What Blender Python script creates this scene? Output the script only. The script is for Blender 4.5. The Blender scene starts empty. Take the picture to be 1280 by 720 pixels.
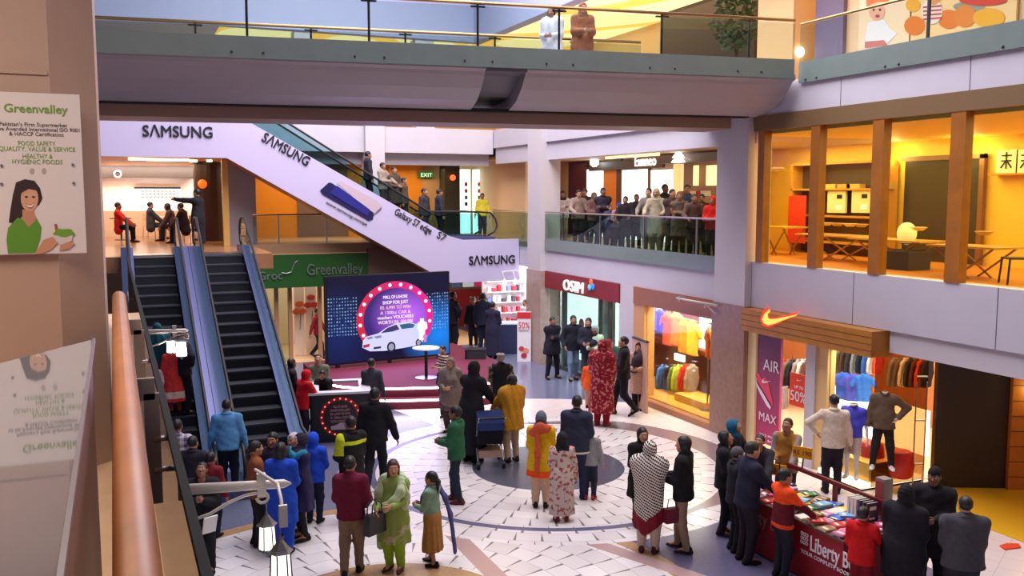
import bpy, math, random, numpy as np
from mathutils import Vector, Matrix, Euler
random.seed(7); rng = np.random.default_rng(7)
S = bpy.context.scene
COL = S.collection
PI = math.pi

# ------------------------------------------------------------------ camera
F = 1150.0; CAMH = 5.35; PITCH = math.atan(117/F); YAW = math.atan(500/math.hypot(F, 117))
FWD = np.array([math.sin(YAW)*math.cos(PITCH), math.cos(YAW)*math.cos(PITCH), -math.sin(PITCH)])
RGT = np.array([math.cos(YAW), -math.sin(YAW), 0.0]); UPV = np.cross(RGT, FWD); EYE = np.array([0, 0, CAMH])
cam = bpy.data.cameras.new('camera'); camo = bpy.data.objects.new('camera', cam); COL.objects.link(camo)
cam.sensor_width = 36; cam.lens = F/1280*36; cam.clip_start = 0.05; cam.clip_end = 300
camo.location = (0, 0, CAMH); camo.rotation_euler = (PI/2-PITCH, 0, -YAW); S.camera = camo

# ------------------------------------------------------------------ world, exposure, large lights
S.view_settings.view_transform = 'Standard'; S.view_settings.look = 'None'
S.view_settings.gamma = 1; S.view_settings.use_curve_mapping = False; S.view_settings.exposure = 0.2
W = bpy.data.worlds.new('World'); S.world = W; W.use_nodes = True
W.node_tree.nodes['Background'].inputs[0].default_value = (0.58, 0.56, 1.0, 1)
W.node_tree.nodes['Background'].inputs[1].default_value = 0.19

def area(name, loc, size, power, col=(1, 1, 1), rot=(0, 0, 0), sy=None, spread=None):
    l = bpy.data.lights.new(name, 'AREA'); l.energy = power; l.color = col
    l.shape = 'RECTANGLE'; l.size = size; l.size_y = sy or size
    if spread: l.spread = math.radians(spread)
    o = bpy.data.objects.new(name, l); COL.objects.link(o); o.location = loc; o.rotation_euler = rot
    return o
def point(name, loc, power, col=(1, 1, 1), r=0.1):
    l = bpy.data.lights.new(name, 'POINT'); l.energy = power; l.color = col; l.shadow_soft_size = r
    o = bpy.data.objects.new(name, l); COL.objects.link(o); o.location = loc
    return o
def spot(name, loc, target, power, col=(1, 1, 1), ang=60, r=0.15):
    l = bpy.data.lights.new(name, 'SPOT'); l.energy = power; l.color = col; l.spot_size = math.radians(ang); l.spot_blend = 0.6; l.shadow_soft_size = r
    o = bpy.data.objects.new(name, l); COL.objects.link(o); o.location = loc
    o.rotation_euler = (Vector(target)-Vector(loc)).to_track_quat('-Z', 'Y').to_euler()
    return o
LAV = (0.97, 0.92, 1.0); WARM = (1.0, 0.74, 0.36); COOL = (0.8, 0.9, 1.0)
area('atrium_roof_light', (6.6, 17, 16.5), 9, 4100, LAV, sy=15)
area('atrium_roof_light', (7.0, 25.5, 14.5), 8, 950, LAV, sy=5)

# ------------------------------------------------------------------ helpers
def atZ(x, y, z=0.0):
    d = FWD+RGT*(x-640)/F-UPV*(y-360)/F; return EYE+d*(z-CAMH)/d[2]
def atX(x, y, X):
    d = FWD+RGT*(x-640)/F-UPV*(y-360)/F; return EYE+d*X/d[0]
def atY(x, y, Y):
    d = FWD+RGT*(x-640)/F-UPV*(y-360)/F; return EYE+d*Y/d[1]
def lin(c):
    c = [v/255 for v in c]
    return tuple(v/12.92 if v <= .04045 else ((v+.055)/1.055)**2.4 for v in c)+(1.0,)

_M = {}
def mat(name, rgb, rough=0.6, metal=0.0, emit=0.0, spec=0.5, noise=0.0, nscale=30.0, ecol=None, coat=0.0):
    if name in _M: return _M[name]
    m = bpy.data.materials.new(name); m.use_nodes = True; nt = m.node_tree; b = nt.nodes['Principled BSDF']
    col = lin(rgb)
    b.inputs['Base Color'].default_value = col; b.inputs['Roughness'].default_value = rough
    b.inputs['Metallic'].default_value = metal; b.inputs['Specular IOR Level'].default_value = spec
    if coat: b.inputs['Coat Weight'].default_value = coat
    if emit:
        b.inputs['Emission Color'].default_value = lin(ecol) if ecol else col
        b.inputs['Emission Strength'].default_value = emit
    if noise:
        tc = nt.nodes.new('ShaderNodeTexCoord'); n = nt.nodes.new('ShaderNodeTexNoise')
        n.inputs['Scale'].default_value = nscale; n.inputs['Detail'].default_value = 3
        r = nt.nodes.new('ShaderNodeValToRGB')
        r.color_ramp.elements[0].position = .3; r.color_ramp.elements[1].position = .7
        r.color_ramp.elements[0].color = tuple(v*(1-noise) for v in col[:3])+(1,)
        r.color_ramp.elements[1].color = tuple(min(1, v*(1+noise)) for v in col[:3])+(1,)
        nt.links.new(tc.outputs['Object'], n.inputs['Vector']); nt.links.new(n.outputs['Fac'], r.inputs['Fac'])
        nt.links.new(r.outputs['Color'], b.inputs['Base Color'])
    _M[name] = m
    return m
def glass(name, tint=(225, 240, 235), ior=1.35, rough=0.02):
    if name in _M: return _M[name]
    m = bpy.data.materials.new(name); m.use_nodes = True; nt = m.node_tree; nt.nodes.clear()
    o = nt.nodes.new('ShaderNodeOutputMaterial'); mx = nt.nodes.new('ShaderNodeMixShader')
    t = nt.nodes.new('ShaderNodeBsdfTransparent'); g = nt.nodes.new('ShaderNodeBsdfGlossy'); f = nt.nodes.new('ShaderNodeFresnel')
    t.inputs[0].default_value = lin(tint); g.inputs['Roughness'].default_value = rough; f.inputs[0].default_value = ior
    ge = nt.nodes.new('ShaderNodeNewGeometry'); mr = nt.nodes.new('ShaderNodeMix'); mr.inputs[2].default_value = ior; mr.inputs[3].default_value = 1/ior
    nt.links.new(ge.outputs['Backfacing'], mr.inputs[0]); nt.links.new(mr.outputs[0], f.inputs[0])
    nt.links.new(f.outputs[0], mx.inputs[0]); nt.links.new(t.outputs[0], mx.inputs[1]); nt.links.new(g.outputs[0], mx.inputs[2])
    nt.links.new(mx.outputs[0], o.inputs[0]); _M[name] = m
    return m
class X:
    """tiny expression builder over math nodes"""
    nt = None
    def __init__(s, k): s.k = k
    @staticmethod
    def op(o, *a):
        n = X.nt.nodes.new('ShaderNodeMath'); n.operation = o
        for i, v in enumerate(a):
            if isinstance(v, X): X.nt.links.new(v.k, n.inputs[i])
            else: n.inputs[i].default_value = float(v)
        return X(n.outputs[0])
    def __add__(s, o): return X.op('ADD', s, o)
    def __sub__(s, o): return X.op('SUBTRACT', s, o)
    def __rsub__(s, o): return X.op('SUBTRACT', o, s)
    def __mul__(s, o): return X.op('MULTIPLY', s, o)
    def __truediv__(s, o): return X.op('DIVIDE', s, o)
    def __rtruediv__(s, o): return X.op('DIVIDE', o, s)
    def __lt__(s, o): return X.op('LESS_THAN', s, o)
    def __gt__(s, o): return X.op('GREATER_THAN', s, o)
    def fr(s): return X.op('FRACT', s)
    def fl(s): return X.op('FLOOR', s)
    def sq(s): return X.op('SQRT', s)
    def sin(s): return X.op('SINE', s)
    def ab(s): return X.op('ABSOLUTE', s)
    def mn(s, o): return X.op('MINIMUM', s, o)
    def mx(s, o): return X.op('MAXIMUM', s, o)
def xmat(name, rough=0.5, coord='Object', spec=0.5, metal=0.0):
    m = bpy.data.materials.new(name); m.use_nodes = True; nt = m.node_tree; X.nt = nt
    b = nt.nodes['Principled BSDF']; b.inputs['Roughness'].default_value = rough; b.inputs['Specular IOR Level'].default_value = spec
    b.inputs['Metallic'].default_value = metal
    tc = nt.nodes.new('ShaderNodeTexCoord'); sp = nt.nodes.new('ShaderNodeSeparateXYZ'); nt.links.new(tc.outputs[coord], sp.inputs[0])
    x, y, z = (X(sp.outputs[i]) for i in range(3))
    _M[name] = m
    return m, nt, b, tc, x, y, z
def rgbk(c):
    n = X.nt.nodes.new('ShaderNodeRGB'); n.outputs[0].default_value = lin(c); return n.outputs[0]
def mixc(f, a, b):
    n = X.nt.nodes.new('ShaderNodeMix'); n.data_type = 'RGBA'
    X.nt.links.new(f.k, n.inputs[0]); X.nt.links.new(a, n.inputs[6]); X.nt.links.new(b, n.inputs[7])
    return n.outputs[2]
def noisek(tc, scale, coord='Object', detail=3):
    n = X.nt.nodes.new('ShaderNodeTexNoise'); n.inputs['Scale'].default_value = scale; n.inputs['Detail'].default_value = detail
    X.nt.links.new(tc.outputs[coord], n.inputs['Vector']); return X(n.outputs['Fac'])

class MB:
    def __init__(s): s.v = []; s.f = []; s.m = []; s.mi = 0
    def add(s, vs, fs):
        b = len(s.v); s.v += [tuple(p) for p in vs]; s.f += [tuple(i+b for i in q) for q in fs]; s.m += [s.mi]*len(fs); return s
    def box(s, x0, x1, y0, y1, z0, z1):
        x0, x1 = min(x0, x1), max(x0, x1); y0, y1 = min(y0, y1), max(y0, y1); z0, z1 = min(z0, z1), max(z0, z1)
        return s.add([(x, y, z) for z in (z0, z1) for y in (y0, y1) for x in (x0, x1)],
                     [(0, 2, 3, 1), (4, 5, 7, 6), (0, 1, 5, 4), (1, 3, 7, 5), (3, 2, 6, 7), (2, 0, 4, 6)])
    def obox(s, c, sz, rz=0, rx=0, ry=0):
        R = Euler((rx, ry, rz)).to_matrix(); c = Vector(c)
        vs = [c+R@Vector((x*sz[0]/2, y*sz[1]/2, z*sz[2]/2)) for z in (-1, 1) for y in (-1, 1) for x in (-1, 1)]
        return s.add(vs, [(0, 2, 3, 1), (4, 5, 7, 6), (0, 1, 5, 4), (1, 3, 7, 5), (3, 2, 6, 7), (2, 0, 4, 6)])
    def bar(s, a, b, w, h):
        a = Vector(a); b = Vector(b); d = (b-a).normalized()
        u = d.cross(Vector((0, 0, 1)))
        if u.length < 1e-4: u = Vector((1, 0, 0))
        u.normalize(); n = u.cross(d)
        vs = [p+u*i*w/2+n*j*h/2 for p in (a, b) for j in (-1, 1) for i in (-1, 1)]
        return s.add(vs, [(0, 1, 3, 2), (4, 6, 7, 5), (0, 4, 5, 1), (1, 5, 7, 3), (3, 7, 6, 2), (2, 6, 4, 0)])
    def tube(s, pts, r, n=8, cap=True):
        P = [Vector(p) for p in pts]; rs = r if hasattr(r, '__len__') else [r]*len(P)
        vs = []; ref = None
        for i, p in enumerate(P):
            t = (P[min(i+1, len(P)-1)]-P[max(i-1, 0)]).normalized()
            if ref is None:
                ref = t.cross(Vector((0, 0, 1)))
                if ref.length < 1e-3: ref = Vector((1, 0, 0))
            u = (ref-t*ref.dot(t)).normalized(); w = t.cross(u); ref = u
            vs += [p+(u*math.cos(2*PI*k/n)+w*math.sin(2*PI*k/n))*rs[i] for k in range(n)]
        fs = [(i*n+k, i*n+(k+1) % n, (i+1)*n+(k+1) % n, (i+1)*n+k) for i in range(len(P)-1) for k in range(n)]
        if cap: fs += [tuple(range(n))[::-1], tuple(range((len(P)-1)*n, len(P)*n))]
        return s.add(vs, fs)
    def lathe(s, prof, c=(0, 0, 0), n=16, sx=1, sy=1):
        vs = [(c[0]+r*sx*math.cos(2*PI*k/n), c[1]+r*sy*math.sin(2*PI*k/n), c[2]+z) for r, z in prof for k in range(n)]
        fs = [(i*n+k, i*n+(k+1) % n, (i+1)*n+(k+1) % n, (i+1)*n+k) for i in range(len(prof)-1) for k in range(n)]
        fs += [tuple(range(n))[::-1], tuple(range((len(prof)-1)*n, len(prof)*n))]
        return s.add(vs, fs)
    def ball(s, c, r, n=12, m=8):
        r = r if hasattr(r, '__len__') else (r, r, r)
        vs = [(c[0]+r[0]*math.sin(PI*j/m)*math.cos(2*PI*k/n), c[1]+r[1]*math.sin(PI*j/m)*math.sin(2*PI*k/n), c[2]-r[2]*math.cos(PI*j/m)) for j in range(m+1) for k in range(n)]
        return s.add(vs, [(j*n+k, j*n+(k+1) % n, (j+1)*n+(k+1) % n, (j+1)*n+k) for j in range(m) for k in range(n)])
    def prism(s, pts, o, u, v, t):
        """polygon pts (a,b) in plane o+a*u+b*v, extruded by vector t"""
        o = Vector(o); u = Vector(u); v = Vector(v); t = Vector(t); n = len(pts)
        A = [o+u*a+v*b for a, b in pts]
        return s.add(A+[p+t for p in A], [tuple(range(n)), tuple(range(n, 2*n))[::-1]]+[(i, i+n, (i+1) % n+n, (i+1) % n) for i in range(n)])
    def build(s, name, mats, parent=None, smooth=False, world=True):
        me = bpy.data.meshes.new(name); me.from_pydata(s.v, [], s.f)
        mats = mats if isinstance(mats, (list, tuple)) else [mats]
        for m in mats: me.materials.append(m)
        if len(mats) > 1: me.polygons.foreach_set('material_index', s.m)
        if smooth: me.polygons.foreach_set('use_smooth', [True]*len(s.f))
        import bmesh
        bm = bmesh.new(); bm.from_mesh(me); bmesh.ops.recalc_face_normals(bm, faces=bm.faces); bm.to_mesh(me); bm.free()
        o = bpy.data.objects.new(name, me); COL.objects.link(o)
        if parent is not None: attach(o, parent, world)
        return o
def wm(o):
    m = Matrix.LocRotScale(o.location, o.rotation_euler, o.scale)
    return wm(o.parent) @ o.matrix_parent_inverse @ m if o.parent else m
def attach(o, p, world=True):
    o.parent = p
    if world: o.matrix_parent_inverse = wm(p).inverted()
def tag(o, label, cat, group=None):
    o['label'] = label; o['category'] = cat
    if group: o['group'] = group
    return o
def struct(o, label=None, cat=None):
    o['kind'] = 'structure'
    if label: o['label'] = label
    if cat: o['category'] = cat
    return o
def thing(name, label, cat, loc=(0, 0, 0), rz=0, group=None):
    o = bpy.data.objects.new(name, None); COL.objects.link(o); o.location = loc; o.rotation_euler = (0, 0, rz); o.empty_display_size = .2
    return tag(o, label, cat, group)
def kids(o): return list(o.children)
def dup(o, loc=None, rz=None, label=None, parent=None):
    c = o.copy(); COL.objects.link(c)
    if parent is not None: c.parent = parent
    if loc is not None: c.location = loc
    if rz is not None: c.rotation_euler = (0, 0, rz)
    if label: c['label'] = label
    for k in kids(o): dup(k, parent=c)
    return c
_FONT = {}
def lettering(txt, origin, u, v, size, material, parent=None, depth=0.02, name='lettering', align='CENTER', bold=0.0, width=None, spacing=1.0):
    """raised letters in the plane (u right, v up), origin = baseline anchor"""
    cu = bpy.data.curves.new(name, 'FONT'); cu.body = txt; cu.size = size; cu.align_x = align; cu.extrude = depth/2; cu.bevel_depth = bold; cu.bevel_resolution = 0; cu.space_character = spacing
    cu.resolution_u = 3
    t = bpy.data.objects.new('tmp', cu); COL.objects.link(t)
    bpy.context.view_layer.update()
    me = bpy.data.meshes.new_from_object(t.evaluated_get(bpy.context.evaluated_depsgraph_get()))
    bpy.data.objects.remove(t)
    u = Vector(u).normalized(); v = Vector(v).normalized(); w = u.cross(v)
    sx = 1.0
    if width:
        xs = [p.co.x for p in me.vertices]; sx = width/(max(xs)-min(xs))
    R = Matrix((u*sx, v, w)).transposed().to_4x4(); R.translation = Vector(origin)
    me.transform(R); me.materials.clear(); me.materials.append(material); me.name = name
    o = bpy.data.objects.new(name, me); COL.objects.link(o)
    if parent is not None: attach(o, parent)
    return o
# ------------------------------------------------------------------ smooth solids: fields and surface nets
def surfnet(f, org, h):
    s = f < 0
    nx, ny, nz = f.shape
    c = np.zeros((nx-1, ny-1, nz-1), int); P = np.zeros(c.shape+(3,)); N = np.zeros(c.shape)
    for i in (0, 1):
        for j in (0, 1):
            for k in (0, 1): c += s[i:nx-1+i, j:ny-1+j, k:nz-1+k]
    act = (c > 0) & (c < 8)
    for ax in range(3):
        o1, o2 = [a for a in range(3) if a != ax]
        for p in (0, 1):
            for q in (0, 1):
                st = [0, 0, 0]; st[o1] = p; st[o2] = q; en = list(st); en[ax] = 1
                A = f[st[0]:nx-1+st[0], st[1]:ny-1+st[1], st[2]:nz-1+st[2]]; Bv = f[en[0]:nx-1+en[0], en[1]:ny-1+en[1], en[2]:nz-1+en[2]]
                cr = ((A < 0) != (Bv < 0)) & act
                t = np.where(cr, A/np.where(cr, A-Bv, 1), 0)
                for a in range(3): P[..., a] += np.where(cr, st[a] if a != ax else t, 0)
                N += cr
    idx = -np.ones(c.shape, int); idx[act] = np.arange(act.sum())
    I = np.argwhere(act); V = (I+P[act]/N[act][:, None])*h+org
    Q = []
    for ax in range(3):
        b, d = (ax+1) % 3, (ax+2) % 3
        sl0 = [slice(None)]*3; sl1 = [slice(None)]*3; sl0[ax] = slice(0, -1); sl1[ax] = slice(1, None)
        ch = s[tuple(sl0)] != s[tuple(sl1)]
        E = np.argwhere(ch)
        E = E[(E[:, b] > 0) & (E[:, d] > 0) & (E[:, b] < f.shape[b]-1) & (E[:, d] < f.shape[d]-1)]
        if not len(E): continue
        pos = s[tuple(E.T)]
        def at(db, dd):
            e = E.copy(); e[:, b] -= db; e[:, d] -= dd; return idx[tuple(e.T)]
        q = np.stack([at(1, 1), at(0, 1), at(0, 0), at(1, 0)], 1)
        q[~pos] = q[~pos][:, ::-1]
        Q.append(q)
    return V, np.concatenate(Q)

class Sdf:
    def __init__(s): s.p = []; s.cuts = []; s.disp = None
    def cap(s, a, b, ra, rb=None, flat=(1, 1, 1), k=.03, sub=False, R=None):
        s.p.append((np.array(a, float), np.array(b, float), ra, ra if rb is None else rb, np.array(flat, float), k, sub)); return s
    def ell(s, c, r, k=.02, sub=False):
        r = np.array(r, float); m = r.max(); return s.cap(c, c, m, m, r/m, k, sub)
    def mesh(s, h):
        lo = np.min([np.minimum(a-ra*fl, b-rb*fl) for a, b, ra, rb, fl, k, sb in s.p if not sb], 0)-3*h
        hi = np.max([np.maximum(a+ra*fl, b+rb*fl) for a, b, ra, rb, fl, k, sb in s.p if not sb], 0)+3*h
        n = np.ceil((hi-lo)/h).astype(int)+1
        ax = [lo[i]+np.arange(n[i])*h for i in range(3)]
        d = np.full(tuple(n), .2)
        for a, b, ra, rb, fl, k, sub in s.p:
            r = max(ra, rb)*fl.max()+k+2*h
            l = np.minimum(a, b)-r; u = np.maximum(a, b)+r
            sl = tuple(slice(max(0, int((l[i]-lo[i])/h)), max(0, int((u[i]-lo[i])/h)+2)) for i in range(3))
            if any(q.start >= q.stop for q in sl): continue
            p = [((ax[i][sl[i]]-a[i])/fl[i]).reshape([-1 if j == i else 1 for j in range(3)]) for i in range(3)]
            ab = (b-a)/fl; L2 = (ab*ab).sum()
            t = np.clip((p[0]*ab[0]+p[1]*ab[1]+p[2]*ab[2])/L2, 0, 1) if L2 > 1e-12 else 0.0
            q = np.sqrt((p[0]-t*ab[0])**2+(p[1]-t*ab[1])**2+(p[2]-t*ab[2])**2)
            e = (q-(ra+(rb-ra)*t))*fl.min()
            D = d[sl]
            if sub:
                e = -e; hh = np.clip(.5-.5*(D-e)/k, 0, 1); d[sl] = D+(e-D)*hh+k*hh*(1-hh)
            else:
                hh = np.clip(.5+.5*(D-e)/k, 0, 1); d[sl] = D+(e-D)*hh-k*hh*(1-hh)
        G = np.meshgrid(*ax, indexing='ij', sparse=True)
        if s.disp is not None: d = d+s.disp(*G)
        for c in s.cuts: d = np.maximum(d, c(*G))
        return surfnet(d, lo, h)

def fastmesh(name, V, Q, mats, mi=None, smooth=True):
    me = bpy.data.meshes.new(name); V = np.asarray(V, np.float32); Q = np.asarray(Q, np.int32)
    me.vertices.add(len(V)); me.vertices.foreach_set('co', V.ravel())
    me.loops.add(Q.size); me.loops.foreach_set('vertex_index', Q.ravel())
    me.polygons.add(len(Q)); me.polygons.foreach_set('loop_start', np.arange(0, Q.size, 4, dtype=np.int32))
    if smooth: me.polygons.foreach_set('use_smooth', np.ones(len(Q), bool))
    for m in mats: me.materials.append(m)
    if mi is not None: me.polygons.foreach_set('material_index', np.asarray(mi, np.int32))
    me.update(calc_edges=True); return me
def fastobj(name, V, Q, mats, parent=None, mi=None):
    o = bpy.data.objects.new(name, fastmesh(name, V, Q, mats if isinstance(mats, (list, tuple)) else [mats], mi)); COL.objects.link(o)
    if parent is not None: o.parent = parent
    return o
def quads(mb):
    V = np.array(mb.v); Q = np.array([q if len(q) == 4 else (q[0], q[1], q[2], q[2]) for q in mb.f if len(q) <= 4]); return V, Q

# ------------------------------------------------------------------ people: cached heads, hair, hands, shoes (metres, for a 1.72 m adult)
_C = {}
def head_parts():
    if 'head' in _C: return _C['head']
    s = Sdf()
    s.ell((0, -.012, .032), (.074, .094, .088)).cap((0, .028, .0), (0, .034, -.05), .062, .05).cap((-.022, .045, -.075), (.022, .045, -.075), .03, k=.03)
    s.cap((0, .052, -.085), (0, .058, -.092), .022, k=.03).cap((-.035, .07, .035), (.035, .07, .035), .017, k=.02)
    s.cap((0, .084, .018), (0, .106, -.024), .008, .013, k=.012).cap((-.012, .092, -.03), (.012, .092, -.03), .009, k=.01)
    s.cap((-.036, .062, -.012), (-.044, .05, -.03), .026, k=.03).cap((.036, .062, -.012), (.044, .05, -.03), .026, k=.03)
    s.cap((-.018, .088, -.06), (.018, .088, -.06), .0085, k=.012)
    for sx in (-1, 1):
        s.ell((sx*.031, .098, .012), (.015, .012, .010), k=.012, sub=True)
        s.ell((sx*.078, -.006, -.002), (.010, .022, .032), k=.008)
    s.cap((0, -.02, -.05), (0, -.028, -.14), .052, .056, k=.03)
    V, Q = s.mesh(.0075)
    c = V[Q].mean(1)
    mi = np.where((np.abs(c[:, 0]) < .024) & (np.abs(c[:, 2]+.06) < .0095) & (c[:, 1] > .085), 1, 0)
    Vs, Qs, Ms = [V], [Q], [mi]; n = len(V)
    def addp(mb, k):
        nonlocal n
        v, q = quads(mb); Vs.append(v); Qs.append(q+n); Ms.append(np.full(len(q), k)); n += len(v)
    for sx in (-1, 1):
        addp(MB().ball((sx*.031, .083, .012), (.0135, .0115, .0085), 8, 6), 2)
        addp(MB().ball((sx*.031, .0915, .012), (.0058, .004, .0062), 8, 5), 3)
        addp(MB().bar((sx*.016, .0905, .031), (sx*.046, .084, .033), .006, .007), 3)
    _C['head'] = np.concatenate(Vs), np.concatenate(Qs), np.concatenate(Ms); return _C['head']
def hair_parts(st):
    if ('h', st) in _C: return _C[('h', st)]
    s = Sdf(); face = dict(c=(0, .112, -.034), r=(.066, .085, .105))
    if st in ('short', 'pony', 'long', 'bun', 'boy'):
        s.ell((0, -.016, .036), (.083, .104, .097))
        if st in ('short', 'boy'): s.cuts.append(lambda x, y, z: -.055-z+0*x+np.maximum(0, y)*1.0)
        if st == 'long':
            s.cap((0, -.06, 0), (0, -.085, -.22), .075, .05, (1, .55, 1), .05)
            for sx in (-1, 1): s.cap((sx*.066, .0, .01), (sx*.072, -.01, -.17), .03, .022, k=.04)
        if st == 'pony': s.cap((0, -.095, .02), (0, -.135, -.03), .03, .034, k=.03).cap((0, -.135, -.03), (0, -.115, -.24), .034, .014, k=.03)
        if st == 'bun': s.ell((0, -.12, .02), (.045, .04, .045))
        s.ell(face['c'], face['r'], k=.012, sub=True)
        s.disp = lambda x, y, z: .0025*np.sin(x*190+y*60)*np.cos(z*80)
    elif st == 'hood':       # scarf over the head, falling on the shoulders
        s.ell((0, -.02, .034), (.092, .116, .106)).cap((0, -.02, -.04), (0, -.025, -.15), .088, .105, (1, .9, 1), .06)
        s.cap((-.07, -.01, -.2), (.07, -.01, -.2), .085, k=.08)
        s.ell((0, .118, -.012), (.056, .085, .088), k=.015, sub=True)
        s.disp = lambda x, y, z: .003*np.sin(z*120+y*70)
    elif st == 'jackethood':
        s.ell((0, -.02, .03), (.1, .12, .11)).cap((0, -.03, -.04), (0, -.03, -.13), .09, .1, (1, .9, 1), .06)
        s.ell((0, .12, -.012), (.062, .09, .09), k=.015, sub=True)
    elif st == 'beanie':
        s.ell((0, -.012, .04), (.086, .107, .106)); s.cuts.append(lambda x, y, z: .03-z+0*x-.25*y*0+np.minimum(0, y)*.45)
    elif st == 'flatcap':
        s.ell((0, .0, .088), (.1, .128, .036)).cap((-.05, .1, .068), (.05, .1, .068), .018, k=.02).ell((0, -.03, .03), (.084, .09, .085)); s.cuts.append(lambda x, y, z: -.04-z+0*x+np.maximum(0, y)*2.2)
    elif st == 'beard':
        s.cap((-.05, .04, -.05), (.05, .04, -.05), .034, k=.03).cap((0, .06, -.095), (0, .06, -.1), .032, k=.03); s.ell((0, .1, -.03), (.03, .02, .035), k=.01, sub=True)
        for sx in (-1, 1): s.cap((sx*.062, .02, -.02), (sx*.055, .04, -.06), .018, k=.02)
    V, Q = s.mesh(.0085 if st != 'hood' else .011)
    _C[('h', st)] = (V, Q); return V, Q
def hand_parts(grip):
    if ('hand', grip) in _C: return _C[('hand', grip)]
    s = Sdf(); s.cap((0, 0, .01), (0, 0, -.02), .024, .03, (.8, 1, 1), .02).cap((0, .0, -.03), (0, 0, -.07), .034, .038, (.42, 1, 1), .02)
    for i, (yy, ln) in enumerate(((.029, .07), (.010, .078), (-.010, .073), (-.028, .057))):
        c = (.55 if not grip else 1.25)+i*.08; p = np.array([0, yy, -.088]); d = 0.15 if not grip else .5
        for seg, w in enumerate((.45, .32, .23)):
            q = p+np.array([-math.sin(d), 0, -math.cos(d)])*ln*w; s.cap(p, q, .0088-.0008*seg, .0082-.0008*seg, k=.004); p = q; d += c
    s.cap((-.004, .028, -.03), (-.012, .052, -.06), .012, .010, k=.01).cap((-.012, .052, -.06), (-.022, .054, -.09), .0098, .0075, k=.004)
    _C[('hand', grip)] = s.mesh(.0058); return _C[('hand', grip)]
def shoe_parts():
    if 'shoe' in _C: return _C['shoe']
    s = Sdf(); s.cap((0, -.06, .035), (0, .07, .03), .038, .042, (1, 1, .8), .03).cap((0, .07, .028), (0, .155, .022), .043, .032, (1, 1, .7), .03).cap((0, -.05, .05), (0, -.045, .09), .038, .036, k=.03)
    s.cuts.append(lambda x, y, z: -z+0*x+0*y)
    V, Q = s.mesh(.012); c = V[Q].mean(1)
    _C['shoe'] = V, Q, np.where(c[:, 2] < .018, 1, 0); return _C['shoe']

def ik(a, t, l1, l2, pole):
    a = np.array(a, float); t = np.array(t, float); v = t-a; d = np.linalg.norm(v); D = min(d, (l1+l2)*.995); n = v/max(d, 1e-6); t = a+n*D
    c = (l1*l1-l2*l2+D*D)/(2*D); hgt = math.sqrt(max(l1*l1-c*c, 0)); p = np.array(pole, float); p = p-n*(p@n); p /= max(np.linalg.norm(p), 1e-6)
    return a+n*c+p*hgt, t
def rotx(p, a, o):
    p = np.array(p, float)-o; return np.array([p[0], p[1]*math.cos(a)-p[2]*math.sin(a), p[1]*math.sin(a)+p[2]*math.cos(a)])+o

SKIN = [mat('skin_brown', (170, 118, 88), .5), mat('skin_tan', (196, 144, 110), .5), mat('skin_deep', (140, 94, 70), .5)]
LIP = mat('lip', (150, 84, 76), .5); EYEW = mat('eye_white', (225, 220, 214), .3); EYED = mat('eye_dark', (24, 18, 16), .3)
HAIRB = mat('black_hair', (22, 18, 18), .5); HAIRG = mat('grey_hair', (120, 114, 110), .6); HAIRBR = mat('brown_hair', (58, 34, 24), .45)
SOLE = mat('shoe_sole', (40, 36, 36), .7); SOLEW = mat('white_sole', (210, 206, 204), .6)
ARM = dict(down=(.168, .03, .475), front=(.05, .165, .63), hold=(.07, .2, .6), fold=(-.05, .115, .675), back=(.03, -.125, .545), rail=(.13, .21, .62), point=(.14, .34, .83), pocket=(.15, .07, .54),
           reach=(.12, .25, .57), fwd=(.15, .12, .485), bwd=(.16, -.1, .49), chest=(.02, .13, .72), hip=(.15, .03, .6), phone=(.03, .15, .7), wave=(.2, .16, .9), lap=(.07, .2, .56), ear=(.075, .07, .9))
CLOTH = {}
def cloth(rgb, rough=.85):
    k = tuple(rgb)
    if k not in CLOTH: CLOTH[k] = mat('cloth_%d_%d_%d' % k, rgb, rough, noise=.12, nscale=22, spec=.25)
    return CLOTH[k]
def asmat(c): return c if isinstance(c, bpy.types.Material) else cloth(c)

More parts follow.
